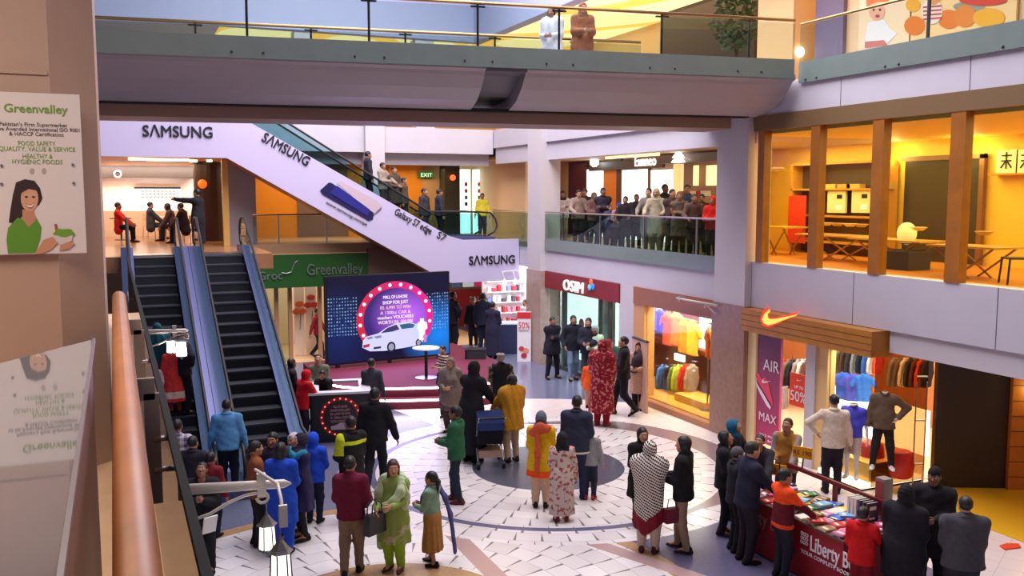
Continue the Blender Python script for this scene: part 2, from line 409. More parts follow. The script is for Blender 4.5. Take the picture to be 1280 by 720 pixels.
def person(label, pos, H=1.7, yaw=0.0, hair=('short', None), top=('shirt', (60, 60, 70)), bottom=('trousers', (30, 30, 36)), shoes=(30, 26, 26), arms=('down', 'down'), legs='stand', lean=0.0,
           look=(0.0, 0.0), w=1.0, skin=0, head=None, res=.024, group='shoppers on the ground floor', hs=1.0, extra=(), grip=False, shawl=None, sole=None, scarf=None, sit=None, cat='person'):
    """pos: where the feet stand; yaw: facing (radians, 0 = +Y, counter-clockwise); builds body, hair and clothes in local coordinates"""
    t = thing('person', label, cat, pos, yaw, group)
    k = H/1.72; sk = SKIN[skin]; hz = .525*H; dz = 0.0
    if sit: hz = sit
    if legs == 'walk': hz -= .012*H
    if legs == 'crouch': hz = .33*H
    pel = np.array([0, 0, hz]); off = hz-.525*H
    T = lambda p: rotx((p[0]*H, p[1]*H, p[2]*H+off), -lean, pel)
    sw = .101*w
    sh = {s: T((s*sw, 0, .805)) for s in (-1, 1)}
    neck = T((0, -.008, .85)); chest = T((0, .0, .745)); waist = T((0, .004, .62)); hip = {s: np.array([s*.046*H*w, 0, hz]) for s in (-1, 1)}
    # arms: (left, right)
    el = {}; wr = {}
    for s, a in ((-1, arms[0]), (1, arms[1])):
        q = ARM[a] if isinstance(a, str) else a
        tgt = T((s*q[0]*(w if q[0] > .1 else 1), q[1], q[2])); pole = np.array([s*.6, -.9, -.35]) if a not in ('hip',) else np.array([s*1.0, -.2, 0])
        el[s], wr[s] = ik(sh[s], tgt, .17*H, .15*H, pole)
    # legs
    ft = {-1: np.array([-.055*H*w, 0, .045*H]), 1: np.array([.055*H*w, 0, .045*H])}; fp = {-1: 0.0, 1: 0.0}
    if legs == 'walk': ft[1] += (0, .13*H, 0); ft[-1] += (0, -.15*H, .035*H); fp[-1] = -.5
    elif legs == 'walk2': ft[-1] += (0, .13*H, 0); ft[1] += (0, -.15*H, .035*H); fp[1] = -.5
    elif legs == 'step': ft[1] += (0, .06*H, 0); ft[-1] += (0, -.05*H, 0)
    elif legs == 'wide': ft[1] += (.045*H, .02*H, 0); ft[-1] += (-.045*H, 0, 0)
    elif legs == 'sit':
        for s in (-1, 1): ft[s] += (0, .26*H, 0)
    kn = {}
    for s in (-1, 1): kn[s], ft[s] = ik(hip[s], ft[s], .245*H, .24*H, (0, 1, .15) if legs == 'sit' else (s*.08, 1, 0))
    hc = T((0, .012, .925)); ly, lp = look       # head yaw, pitch
    RH = Euler((-lp-lean*.6, 0, ly)).to_matrix(); RH = np.array(RH)
    def place_head(V): return (V*k*hs)@RH.T+hc
    # body
    B = Sdf(); f7 = (1, .7, 1)
    B.cap(sh[-1], sh[1], .032*H, k=.04*H).cap(chest, waist, .078*H*w, .066*H*w, f7, .05*H).cap(waist, pel, .066*H*w, .08*H*w, (1, .75, 1), .05*H).cap(neck-(0, 0, .03*H), (hc+neck)/2+(0, 0, 0), .036*H, .033*H, k=.03*H)
    for s in (-1, 1):
        B.cap(sh[s], el[s], .029*H, .023*H, k=.02*H).cap(el[s], wr[s], .024*H, .0165*H, k=.02*H)
        B.cap(hip[s], kn[s], .05*H, .034*H, k=.03*H).cap(kn[s], ft[s], .033*H, .021*H, k=.02*H).cap(ft[s], ft[s]+(0, .06*H, -.02*H), .021*H, .018*H, k=.02*H)
    V, Q = B.mesh(max(.022, res)*1.1); Vs, Qs, Ms = [V], [Q], [np.zeros(len(Q), int)]; n = len(V)
    hv, hq, hm = head_parts(); Vs.append(place_head(hv)); Qs.append(hq+n); Ms.append(hm); n += len(hv)
    for s in (-1, 1):
        gv, gq = hand_parts(grip); v = gv*k*(1 if hs == 1 else 1.08)
        d = wr[s]-el[s]; d /= np.linalg.norm(d); zax = -d
        ref = np.array([0, abs(d[2])+.05, math.hypot(d[0], d[1])*1.2]); yax = ref-zax*(ref@zax); yax /= np.linalg.norm(yax); xax = np.cross(yax, zax)
        if s < 0: v = v*(-1, 1, 1); gq = gq[:, ::-1]
        Vs.append(v@np.array([xax, yax, zax])+wr[s]); Qs.append(gq+n); Ms.append(np.zeros(len(gq), int)); n += len(gv)
    fastobj('body', np.concatenate(Vs), np.concatenate(Qs), [sk, LIP, EYEW, EYED], t, np.concatenate(Ms))
    # hair or head covering
    hst, hcol = hair
    if hst:
        v, q = hair_parts(hst); fastobj('headscarf' if hst == 'hood' else 'hood' if hst == 'jackethood' else 'cap' if hst in ('beanie', 'flatcap') else 'hair', place_head(v), q, [asmat(hcol) if hcol is not None else HAIRB], t)
        if hst in ('beanie', 'flatcap'):
            v, q = hair_parts('short'); fastobj('hair', place_head(v*.985), q, [HAIRB], t)
    if head:
        v, q = hair_parts(head); fastobj(head, place_head(v), q, [HAIRB], t)
    # shoes
    sv, sq, sm = shoe_parts(); sc = asmat(shoes)
    for s in (-1, 1):
        a = fp[s]; v = sv*k*np.array([1, 1, 1.0]); v = np.stack([v[:, 0]+0, v[:, 1]*math.cos(a)-v[:, 2]*math.sin(a), v[:, 1]*math.sin(a)+v[:, 2]*math.cos(a)], 1)
        yo = s*-.16; v = np.stack([v[:, 0]*math.cos(yo)-v[:, 1]*math.sin(yo), v[:, 0]*math.sin(yo)+v[:, 1]*math.cos(yo), v[:, 2]], 1)
        base = ft[s]-(0, 0, .045*H); mnz = v[:, 2].min()+base[2]
        if legs != 'sit' and a: base = base-(0, 0, mnz)
        fastobj('shoe', v+base, sq, [sc, sole or SOLE], t, sm)
    # legs covering
    bk, bc = bottom[0], asmat(bottom[1])
    if bk in ('trousers', 'shalwar', 'jeans', 'leggings'):
        f = {'trousers': .012, 'jeans': .009, 'shalwar': .024, 'leggings': .003}[bk]*H
        D = Sdf(); D.cap(waist-(0, 0, .03*H), pel, .068*H*w+f*.3, .08*H*w+f*.4, (1.1, .76, 1), .03*H)
        for s in (-1, 1):
            D.cap(hip[s], kn[s], .048*H*w+f, .034*H+f, k=.02*H).cap(kn[s], ft[s]+(0, -.004*H, .0), .034*H+f, .026*H+(f*.7 if bk != 'shalwar' else f*.4), k=.025*H)
        D.disp = lambda x, y, z: .003*np.sin(z*48+x*50+y*30)*np.clip((.62*H-z)/(.3*H), 0, 1)
        if legs != 'sit': D.cuts.append(lambda x, y, z: .028*H-z+0*x+0*y)
        V, Q = D.mesh(res); fastobj('trousers', V, Q, [bc], t)
    elif bk == 'skirt':
        D = Sdf(); zh = bottom[2]*H; D.cap(waist, pel, .075*H*w, .09*H*w, (1.2, .84, 1), .04*H).cap(pel, (0, 0, zh+.02*H), .09*H*w, bottom[3]*H, (1.15, .9, 1), .04*H)
        D.disp = lambda x, y, z: .011*np.sin(11*np.arctan2(y, x)+2*z)*np.clip((.55*H-z)/(.2*H), 0, 1); D.cuts.append(lambda x, y, z: zh-z+0*x+0*y)
        V, Q = D.mesh(res); fastobj('skirt', V, Q, [bc], t)
    # upper garment
    tk, tcx = top[0], top[1]; kw = top[2] if len(top) > 2 else {}
    f = kw.get('f', {'shirt': .010, 'jacket': .019, 'coat': .022, 'kurta': .013, 'sweater': .014, 'vest': .02, 'tee': .008}.get(tk, .014))*H
    hem = kw.get('hem', {'shirt': .47, 'tee': .49, 'jacket': .465, 'sweater': .475, 'coat': .3, 'kurta': .3, 'vest': .48}.get(tk, .47))*H
    D = Sdf(); D.cap(sh[-1], sh[1], .034*H+f*.6, k=.045*H).cap(chest, waist, .08*H*w+f, .07*H*w+f, (1.08, .76, 1), .05*H).cap(waist, pel-(0, 0, .05*H), .07*H*w+f, .086*H*w+f*.9, (1.24, .86, 1), .05*H)
    D.cap(neck-(0, 0, .045*H), neck-(0, 0, .0*H), .05*H+f*.5, .036*H+f*.4, k=.03*H)
    if tk in ('coat', 'kurta') and legs != 'sit': D.cap(pel, (0, .0, hem), .088*H*w+f, kw.get('flare', .112)*H+f*.5, (1.24, .9, 1), .04*H)
    slv = kw.get('sleeve', 1.0)
    for s in (-1, 1):
        if slv > 0: D.cap(sh[s], el[s] if slv >= .5 else sh[s]+(el[s]-sh[s])*slv*2, .031*H+f*.8, .026*H+f*.8, k=.025*H)
        if slv > .5: D.cap(el[s], el[s]+(wr[s]-el[s])*min(1, (slv-.5)*2)*.97, .026*H+f*.8, .02*H+f*.7, k=.015*H)
    amp = kw.get('fold', .004); ske = tk in ('coat', 'kurta')
    D.disp = (lambda x, y, z: amp*np.sin(z*38+x*26)*np.sin(y*20+z*11)+(.009*np.sin(9*np.arctan2(y, x)+1.5*z)*np.clip((.52*H-z)/(.15*H), 0, 1) if ske else 0))
    if legs != 'sit': D.cuts.append(lambda x, y, z: hem-z+0*x+0*y)
    V, Q = D.mesh(res)
    mats = [asmat(tcx)]; mi = None
    if 'bands' in kw:
        c = V[Q].mean(1); mi = np.zeros(len(Q), int)
        for fn, mm in kw['bands']:
            mats.append(asmat(mm)); mi[fn(c[:, 0]/H, c[:, 1]/H, c[:, 2]/H)] = len(mats)-1
    TOP = fastobj({'shirt': 'shirt', 'jacket': 'jacket', 'coat': 'coat', 'kurta': 'tunic', 'sweater': 'sweater', 'vest': 'vest', 'tee': 'shirt'}.get(tk, 'jacket'), V, Q, mats, t, mi)
    if tk in ('jacket', 'coat', 'shirt') and res < .03 and hst not in ('hood', 'jackethood'):
        C_ = MB(); C_.tube([neck+np.array((.046*H*math.cos(a), .042*H*math.sin(a)-.004, .012*H*math.sin(a+PI)*.6+.002*H)) for a in np.linspace(PI*.62, PI*2.38, 13)], .012*H, 6); v, q = quads(C_); fastobj('collar', v, q, [mats[0]], TOP)
    # shawl / stole
    if shawl:
        sm_, zh, rr = asmat(shawl[0]), shawl[1]*H, shawl[2]*H
        D = Sdf(); D.cap(sh[-1], sh[1], .058*H, k=.05*H).cap(neck, chest, .06*H, .115*H*w, (1, .8, 1), .05*H).cap(chest, (0, .02*H, zh), .118*H*w, rr, (1, .82, 1), .05*H)
        for s in (-1, 1): D.cap(sh[s], el[s], .045*H, .05*H, k=.05*H)
        if shawl[3:] and shawl[3]: D.cap((-.06*H, .115*H, .7*H), (.03*H, .12*H, .45*H), .06*H, .07*H, (1, .5, 1), .05*H)
        D.disp = lambda x, y, z: .009*np.sin(8*np.arctan2(y, x)+9*z)
        vs = shawl[4] if len(shawl) > 4 else None; zf = (lambda x, y, z: zh-z+.25*x) if vs is None else (lambda x, y, z: zh-z+vs*np.abs(x+.04)+0*y)
        D.cuts.append(zf); V, Q = D.mesh(res); fastobj('shawl', V, Q, [sm_], t)
    if scarf:        # long stole hanging in front or behind: list of (points, radius)
        for pts, rr in scarf[1]:
            D = Sdf()
            for a, b2 in zip(pts[:-1], pts[1:]): D.cap(np.array(a)*H, np.array(b2)*H, rr*H, rr*H, (1, .45, 1), .02*H)
            V, Q = D.mesh(res*.8); fastobj('scarf', V, Q, [asmat(scarf[0])], t)
    t['_sk'] = 0; del t['_sk']
    return t, dict(wr=wr, sh=sh, neck=neck, pel=pel, hc=hc, el=el)
# ------------------------------------------------------------------ materials of the setting
WHITE = mat('lavender_white_paint', (196, 189, 198), .55, noise=.02, nscale=2)
WHITE2 = mat('off_white_paint', (200, 192, 196), .5)
STONE = mat('brown_stone', (150, 112, 90), .35, noise=.12, nscale=9)
MARB = mat('pink_marble', (176, 150, 138), .3, noise=.12, nscale=7)
DARK = mat('dark_recess', (30, 27, 30), .8)
GREYP = mat('grey_panel', (96, 92, 100), .5)
HULL = mat('grey_hull', (158, 150, 158), .45, noise=.03, nscale=1.2)
BROWNB = mat('brown_beam', (140, 112, 100), .5)
TANFL = mat('tan_marble', (214, 176, 140), .3, noise=.06, nscale=6)
WOODO = mat('orange_wood', (150, 88, 34), .5, noise=.15, nscale=5)
STEEL = mat('brushed_steel', (176, 174, 178), .28, metal=1)
DSTEEL = mat('dark_steel', (70, 66, 70), .4, metal=.6)
BLACK = mat('black_paint', (18, 18, 22), .45)
GL = glass('clear_glass', (232, 240, 238), 1.3)
GLG = glass('green_glass', (205, 226, 218), 1.35)
FROST = mat('frosted_edge_band', (118, 130, 124), .25, noise=.04, nscale=3)
ORANGEW = mat('orange_wall', (226, 140, 20), .6)
YELW = mat('yellow_wall', (238, 190, 64), .6)
LAMP = mat('white_lamp', (255, 246, 230), emit=9)
LAMPW = mat('warm_lamp', (255, 214, 130), emit=10)

# ------------------------------------------------------------------ ground floor
m, nt, b, tc, x, y, z = xmat('atrium_floor', .22)
r1 = X.op('SQRT', (x-7.7)*(x-7.7)+(y-16.0)*(y-16.0)); r2 = X.op('SQRT', (x-3.0)*(x-3.0)+(y-10.9)*(y-10.9))
n1 = noisek(tc, 14); n2 = noisek(tc, 90, detail=1); n3 = noisek(tc, .8)
Gc = mixc(n1, rgbk((92, 96, 122)), rgbk((116, 118, 142)))
def ringtiles(r, ang, dr, n):
    fr = (r/dr).fr(); row = (r/dr).fl(); k = (row*PI*2*dr/.42).fl()+n
    fa = (ang/(2*PI)*k+row*.37).fr()
    wedge = (fa < (fr*.1+.012)); joint = (fr < .03)
    return wedge.mx(joint*.45), X.op('FRACT', (X.op('SINE', row*12.9+(ang/(2*PI)*k+row*.37).fl()*78.2)*437.5))
a1 = X.op('ARCTAN2', y-16.0, x-7.7)+PI; a2 = X.op('ARCTAN2', y-10.9, x-3.0)+PI
w1, t1 = ringtiles(r1, a1, .33, 3); w2, t2 = ringtiles(r2, a2, .36, 3)
white = rgbk((232, 226, 226)); white2 = rgbk((214, 206, 206)); gap = rgbk((128, 120, 120))
ring_white = mixc(w1, mixc(t1, white, white2), gap)
circ2_white = mixc(w2, mixc(t2, white, white2), gap)
u = (x*.87+y*.5)/.46; v = (y*.87-x*.5)/.34; uu = (u+(v.fl()*.5)).fr(); vv = v.fr()
bt = (uu < .03).mx(vv < .04)
big_white = mixc(bt*.55, mixc(n3, rgbk((226, 220, 224)), rgbk((238, 232, 230))), gap)
pale = mixc(bt*.3, mixc(n3, rgbk((222, 206, 200)), rgbk((232, 218, 212))), gap)
tan = mixc(n1, rgbk((150, 118, 84)), rgbk((190, 152, 112)))
pink = mixc(n2, rgbk((148, 116, 118)), rgbk((206, 172, 168)))
purple = mixc(n1, rgbk((90, 85, 112)), rgbk((108, 101, 128)))
brown = mixc(n1, rgbk((128, 106, 112)), rgbk((148, 124, 126)))
col = Gc
col = mixc((r1 < 6.05)*((x+(y-16.0)*.25) > 7.7)*(y > 12.9), col, pale)
bd2 = x-(6.66-(y-12.31)*.426)                       # signed distance from the slanting granite band
col = mixc((y < 15.2)*(x > 4.6)*(bd2 < 0), col, big_white)
col = mixc((bd2 > 0)*(y < 13.3), col, purple)
col = mixc((x > 10.6)*(y < 15.2)*((x-10.6)*1.2 > (y-13.6)), col, pale)
col = mixc(r2 < 4.3, col, tan)
col = mixc(r2 < 4.05, col, circ2_white)
col = mixc((r2 < 1.75), col, tan)
col = mixc((x > 4.6)*(x < 4.9)*(y < 13.9), col, pink)
col = mixc((bd2 > -.3)*(bd2 < 0)*(y < 13.0), col, pink)
col = mixc(r1 < 4.1, col, ring_white)
ro = ((x-9.0).mx(X.op('ADD', 0, 0))*.28).mn(X.op('ADD', .5, 0))+3.53
col = mixc((r1 > 3.38)*(r1 < ro), col, mixc(x > 9.2, rgbk((100, 98, 130)), brown))
col = mixc(r1 < 3.38, col, ring_white)
col = mixc(r1 < 1.5, col, mixc(n1, rgbk((74, 76, 92)), rgbk((92, 94, 110))))
nt.links.new(col, b.inputs['Base Color'])
FLOORM = m
struct(MB().box(-14, 22, -2, 46, -.25, 0).build('floor', FLOORM))

# ------------------------------------------------------------------ right side of the atrium (face at X = 12.4)
XW = 12.4
struct(MB().box(XW+.02, 22, 1, 46, 3.4, 3.8).build('floor_upper_right', mat('warm_floor', (176, 128, 80), .4)))
struct(MB().box(XW+.02, 22, 1, 46, 7.02, 7.6).build('floor_top_right', WHITE2))
o = MB()
o.box(XW, XW+.3, 1, 15.9, 2.97, 3.93); o.box(XW, XW+.3, 15.9, 30.3, 2.97, 3.64)
struct(o.build('trim_1', WHITE))
o = MB(); o.box(XW, XW+.3, 1, 30.3, 6.97, 7.55); o.box(XW+.08, XW+.35, 15.9, 30.3, 6.42, 6.97)
struct(o.build('trim_2', WHITE))
struct(MB().box(XW-.03, XW+.25, 4, 15.85, 6.66, 6.97).build('trim_3', mat('brown_header', (120, 92, 58), .5)))
# seams in the white fascia
o = MB()
for yy in (15.84, 12.9, 9.9): o.box(XW-.004, XW+.01, yy, yy+.012, 2.97, 3.93)
for yy in (13.4, 10.6): o.box(XW-.004, XW+.01, yy, yy+.012, 6.97, 7.5)
struct(o.build('trim_4', GREYP))
# columns
def column(y0, y1, x0, x1, lower, name, z1=7.6, split=2.97):
    o = MB(); o.box(x0, x1, y0, y1, 0, split); o.mi = 1; o.box(x0+.02, x1, y0+.05, y1-.05, split, z1)
    return struct(o.build(name, [lower, WHITE2]))
column(15.87, 17.05, 12.26, 12.9, STONE, 'column')
column(25.96, 27.04, 12.2, 12.9, MARB, 'column')
struct(MB().box(XW, 12.7, 20.62, 21.36, 0, 2.97).build('column', WHITE2))
# L2 balcony edge: etched glass skirt, rail
t = thing('balcony_railing', 'top level glass railing with grey green etched skirt and thin brass handrail', 'railing', (XW-.03, 8, 7.5))
MB().box(XW-.06, XW-.02, 1, 14.5, 7.5, 7.9).build('skirt', FROST, t)
MB().box(XW-.05, XW-.035, 1, 14.5, 7.9, 8.58).build('glass_panel', GL, t)
MB().tube([(XW-.04, 1, 8.62), (XW-.04, 14.5, 8.62)], .028).build('handrail', mat('brass_rail', (150, 116, 70), .3, metal=.9), t)
for yy in (4, 8.2, 11.4): MB().box(XW-.06, XW-.03, yy, yy+.05, 7.9, 8.6).build('post', DSTEEL, t)
for yy in (4.1, 4.4, 7.6, 8.0, 9.6, 10.0, 12.0, 12.3, 14.0, 14.3): MB().ball((XW-.06, yy, 7.55), .025, 8, 6).build('bolt', DSTEEL, t)
# L1 gallery opening railing (Y 17 - 26)
t = thing('balcony_railing', 'glass railing with etched grey skirt before the crowded upper gallery', 'railing', (XW-.03, 21, 3.64))
MB().box(XW-.06, XW-.02, 17.05, 25.96, 3.62, 3.97).build('skirt', FROST, t)
MB().box(XW-.05, XW-.035, 17.05, 25.96, 3.97, 4.76).build('glass_panel', GLG, t)
MB().tube([(XW-.04, 17.05, 4.8), (XW-.04, 25.96, 4.8)], .022).build('handrail', STEEL, t)
for yy in (17.8, 20.1, 22.4, 24.7): MB().box(XW-.06, XW-.03, yy, yy+.04, 3.97, 4.78).build('post', STEEL, t)
t = thing('balcony_railing', 'short glass railing by the red and black poster near escalator landing', 'railing', (XW-.03, 28.6, 3.64))
MB().box(XW-.05, XW-.035, 27.04, 30.3, 3.64, 4.76).build('glass_panel', GLG, t)
MB().tube([(XW-.04, 27.04, 4.8), (XW-.04, 30.3, 4.8)], .022).build('handrail', STEEL, t)

# ------------------------------------------------------------------ back of the atrium
struct(MB().box(3.85, 12.38, 29.2, 46, 3.5, 3.8).build('floor_upper_back', mat('tan_slab', (168, 130, 96), .4)))
struct(MB().box(-9, 3.85, 24.85, 46, 3.4, 3.8).build('floor_upper_left', mat('cafe_floor', (150, 104, 70), .25, noise=.1, nscale=4)))
o = MB(); o.box(-9, 12.38, 30.3, 46, 6.75, 7.6); o.box(-9, 3.0, 28.12, 30.3, 6.5, 7.5); struct(o.build('floor_top_back', WHITE))
struct(MB().box(4.0, 12.38, 30.7, 31.0, 6.36, 6.75).build('trim_5', WHITE))
struct(MB().box(7.75, 8.4, 30.1, 30.7, 3.8, 9.0).build('column', WHITE2))
struct(MB().box(atY(286, 250, 29.6)[0], atY(320, 250, 29.6)[0], 29.6, 30.2, 0, 6.4).build('column', mat('grey_column', (150, 144, 150), .5)))
struct(MB().box(atY(278.5, 250, 29)[0], atY(286, 250, 29)[0], 29.0, 29.2, 3.8, 6.4).build('column', mat('gold_column', (206, 160, 84), .35)))
# L1 back wall, panels of different paint
o = MB(); o.box(4.0, 13.5, 34.0, 34.2, 3.8, 6.75); struct(o.build('wall_upper_back', mat('tan_wall', (198, 160, 112), .6)))
o = MB(); o.box(-9, 22, 40, 40.2, 0, 3.5); struct(o.build('wall_back', mat('shop_back_wall', (196, 170, 150), .6)))
struct(MB().box(-9, 22, 45, 45.2, 7, 14).build('wall_top_back', mat('far_wall', (200, 170, 130), .6)))
# L3 fascia: back and right, ceilings of the top galleries
o = MB(); o.box(-9, 12.4, 32.2, 32.6, 10.9, 15); o.box(XW, XW+.4, 14, 32.6, 10.9, 15); struct(o.build('wall_top', mat('blue_grey_panel', (160, 166, 196), .5)))
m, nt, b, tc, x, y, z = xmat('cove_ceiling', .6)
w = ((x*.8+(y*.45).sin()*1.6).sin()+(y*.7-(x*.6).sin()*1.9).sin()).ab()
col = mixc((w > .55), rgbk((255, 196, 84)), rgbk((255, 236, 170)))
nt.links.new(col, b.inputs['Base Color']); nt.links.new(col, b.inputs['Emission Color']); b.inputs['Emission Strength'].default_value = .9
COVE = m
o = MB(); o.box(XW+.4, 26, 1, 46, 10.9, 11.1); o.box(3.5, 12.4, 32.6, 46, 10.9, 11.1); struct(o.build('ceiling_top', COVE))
struct(MB().box(-9, 3.5, 32.6, 46, 10.9, 11.1).build('ceiling_top_plain', WHITE))
struct(MB().box(5.9, 6.5, 32.3, 32.9, 7.6, 10.9).build('column', WHITE2))
struct(MB().box(10.2, 10.9, 32.3, 32.9, 7.6, 10.9).build('column', WHITE2))
# L2 right gallery: inner wall, cream pillar, shop front posters
struct(MB().box(16.5, 16.7, 1, 40, 7.6, 10.9).build('wall_top_right', mat('cream_wall', (224, 186, 136), .6)))
struct(MB().box(13.6, 14.4, 16.2, 17.4, 7.6, 10.9).build('column', mat('cream_column', (224, 180, 124), .5)))
# ------------------------------------------------------------------ bridge on the top level
A = Vector((-.03, 16.26, 0)); B = Vector((12.3, 14.47, 0)); U = (B-A).normalized(); Nn = Vector((-U.y, U.x, 0)); L = (B-A).length
def bp(s, w, z): p = A+U*s+Nn*w; return (p.x, p.y, z)
def bprism(o, prof, s0, s1):
    return o.prism(prof, bp(s0, 0, 0), Nn, (0, 0, 1), U*(s1-s0))
hull = [(0, 7.66), (0, 7.56), (.12, 7.52), (.16, 7.46), (.4, 7.26), (.75, 7.08), (1.15, 6.98), (1.35, 6.95), (3.2, 6.95), (3.2, 7.66)]
o = MB(); bprism(o, hull, -4, 6.25); bprism(o, hull, 7.0, L-.05); struct(o.build('floor_bridge', HULL, smooth=False))
o = MB(); bprism(o, [(0, 7.66), (0, 7.52), (.5, 7.5), (1.2, 7.2), (3.2, 7.1), (3.2, 7.66)], 6.25, 7.0); struct(o.build('trim_6', GREYP))
o = MB(); bprism(o, [(1.5, 6.95), (1.5, 6.72), (2.7, 6.72), (2.7, 6.95)], -4, L-.6); struct(o.build('beam', BROWNB))
o = MB(); bprism(o, [(1.3, 6.99), (1.3, 6.93), (1.5, 6.93), (1.5, 6.99)], -4, L-.3); struct(o.build('trim_7', DARK))
def bridge_rail(label, w, s0, s1, posts, skirt):
    t = thing('bridge_railing', label, 'railing', bp((s0+s1)/2, w, 7.6))
    if skirt: bprism(MB(), [(w-.03, 7.58), (w+.01, 7.58), (w+.01, 7.94), (w-.03, 7.94)], s0, s1).build('skirt', FROST, t)
    bprism(MB(), [(w-.02, 7.66), (w-.005, 7.66), (w-.005, 8.62), (w-.02, 8.62)], s0, s1).build('glass_panel', GL, t)
    MB().tube([bp(s0, w, 8.68), bp(s1, w, 8.68)], .03).build('handrail', mat('brass_rail', (150, 116, 70)), t)
    for s in posts:
        MB().tube([bp(s, w+.03, 7.66), bp(s, w+.03, 8.66)], .022, 8).build('post', DSTEEL, t)
        MB().bar(bp(s-.13, w+.02, 8.62), bp(s+.13, w+.02, 8.62), .03, .03).build('bracket', DSTEEL, t)
    if skirt:
        for s in posts:
            for d in (-.25, .25): MB().ball(bp(s+d, w-.03, 7.68), .022, 8, 6).build('bolt', DSTEEL, t)
bridge_rail('long glass railing on near side of the bridge with grey etched skirt', 0, -4, L-.1, (2.2, 4.2, 6.1, 7.6, 9.6, 11.4), True)
bridge_rail('plain glass railing on far side of the bridge behind the walkers', 3.15, -4, 10.5, (-1, 1.2, 3.4, 5.3, 7.2, 9.0), False)

# ------------------------------------------------------------------ left pillar and the ledge where the photographer stands
o = MB(); o.prism([(-5, 5.55), (-.28, 5.55), (-.06, 5.75), (-.06, 7.2), (-5, 7.2)], (0, 0, 0), (1, 0, 0), (0, 1, 0), (0, 0, 12))
struct(o.build('wall_left', mat('beige_pillar', (186, 156, 138), .5, noise=.04, nscale=2)))
o = MB(); o.box(-5, -.29, 5.535, 5.55, 5.98, 6.0); o.box(-.42, -.2, 5.2, 5.6, 6.6, 12)
struct(o.build('trim_8', mat('beige_pillar', (186, 156, 138))))
struct(MB().box(-6, .16, -3, 13, 3.4, 3.8).build('floor_ledge', TANFL))
struct(MB().box(.16, .22, -3, 16, 2.9, 3.8).build('trim_9', mat('ledge_edge', (92, 84, 74), .5)))

# plain ceiling over the photographer's ledge
struct(MB().box(-7, -.35, -3, 5.4, 7.05, 7.3).build('ceiling_ledge', mat('ledge_ceiling', (206, 196, 188), .6)))
# ------------------------------------------------------------------ foreground ledge: wooden handrail, glass, showcase, poster
t = thing('ledge_handrail', 'round orange wooden handrail beside the glass showcase on steel posts', 'railing', (.01, 3, 3.8))
MB().tube([(.012, -1, 4.8), (.012, 5.35, 4.8)], .034, 16).build('handrail', WOODO, t, smooth=True)
for yy in (3.1, 4.6):
    o = MB(); o.box(.066, .112, yy-.007, yy+.007, 4.36, 4.72); o.box(.02, .1, yy-.007, yy+.007, 4.7, 4.77); o.build('post', mat('post_steel', (140, 130, 118), .5), t)
    for zz in (4.47, 4.57): MB().tube([(.09, yy, zz), (.155, yy, zz)], .011, 10).build('standoff', STEEL, t, smooth=True)
MB().box(.135, .147, -1, 12, 3.55, 4.585).build('glass_panel', glass('smoked_glass', (140, 146, 136), 1.25), t)
MB().box(.13, .152, -1, 12, 4.585, 4.61).build('cap_rail', mat('matt_black', (12, 12, 14), .85, spec=.2), t)
CZ = 4.89; ce = atZ(65, 720, CZ); cf = atZ(120, 424, CZ); cl = atZ(0, 455, CZ); sl_ = (cf[1]-cl[1])/(cf[0]-cl[0]); CX = ce[0]
t = thing('showcase_counter', 'long counter with mirror glossy glass top in front of the beige pillar', 'counter', (-.8, 2, 3.8))
def cpoly(x1, y1): return [(-2.2, -2), (x1, -2), (x1+.012, y1), (-2.2, y1-(x1+2.2)*sl_)]
o = MB(); o.prism(cpoly(CX-.006, cf[1]-.01), (0, 0, 3.8), (1, 0, 0), (0, 1, 0), (0, 0, CZ-3.82)); o.build('body', mat('brown_wood_panel', (150, 100, 80), .4, noise=.08, nscale=5), t)
o = MB(); o.prism(cpoly(CX, cf[1]), (0, 0, CZ-.018), (1, 0, 0), (0, 1, 0), (0, 0, .018)); o.build('glass_top', mat('mirror_glass', (176, 176, 180), .03, metal=.75), t)
o = MB(); o.bar((CX+.002, -2, CZ-.002), (CX+.014, cf[1], CZ-.002), .008, .012); o.build('edge_trim', STEEL, t)
MB().bar((CX-.001, -2, CZ-.022), (CX+.011, cf[1], CZ-.022), .006, .014).build('edge_seal', BLACK, t)

PX0, PX1 = -1.15, atY(103, 200, 5.5)[0]; PZ0, PZ1 = atY(60, 317, 5.5)[2], atY(60, 117, 5.5)[2]
t = thing('poster', 'white supermarket poster with smiling woman and salad on beige pillar', 'poster', ((PX0+PX1)/2, 5.5, PZ0))
pboard = MB().box(PX0, PX1, 5.49, 5.52, PZ0, PZ1).build('board', mat('poster_paper', (226, 218, 216), .4), t)
ux, vz = (1, 0, 0), (0, 0, 1)
def ptxt(s, px, py, hpx, c, w=None, bold=0):
    p = atY(px, py, 5.488); lettering(s, p, ux, vz, hpx/1150*5.05*1.08, mat('ink_%d_%d_%d' % c, c), t, .003, width=None if w is None else w/1150*5.05, bold=bold)
ptxt('Greenvalley', 45, 141, 13, (120, 160, 50), 68, .001)
ptxt("Pakistan's First Supermarket", 42, 158, 6, (80, 60, 60), 72); ptxt('to be Awarded International ISO 9001', 46, 164, 6, (80, 60, 60), 94); ptxt('& HACCP Certification', 46, 170, 6, (80, 60, 60), 58)
ptxt('FOOD SAFETY', 46, 182, 7, (120, 160, 60), 40); ptxt('QUALITY, VALUE & SERVICE', 47, 189, 7, (120, 160, 60), 82)
ptxt('HEALTHY &', 47, 198, 7, (120, 160, 60), 32); ptxt('HYGIENIC FOODS', 47, 205, 7, (120, 160, 60), 54)
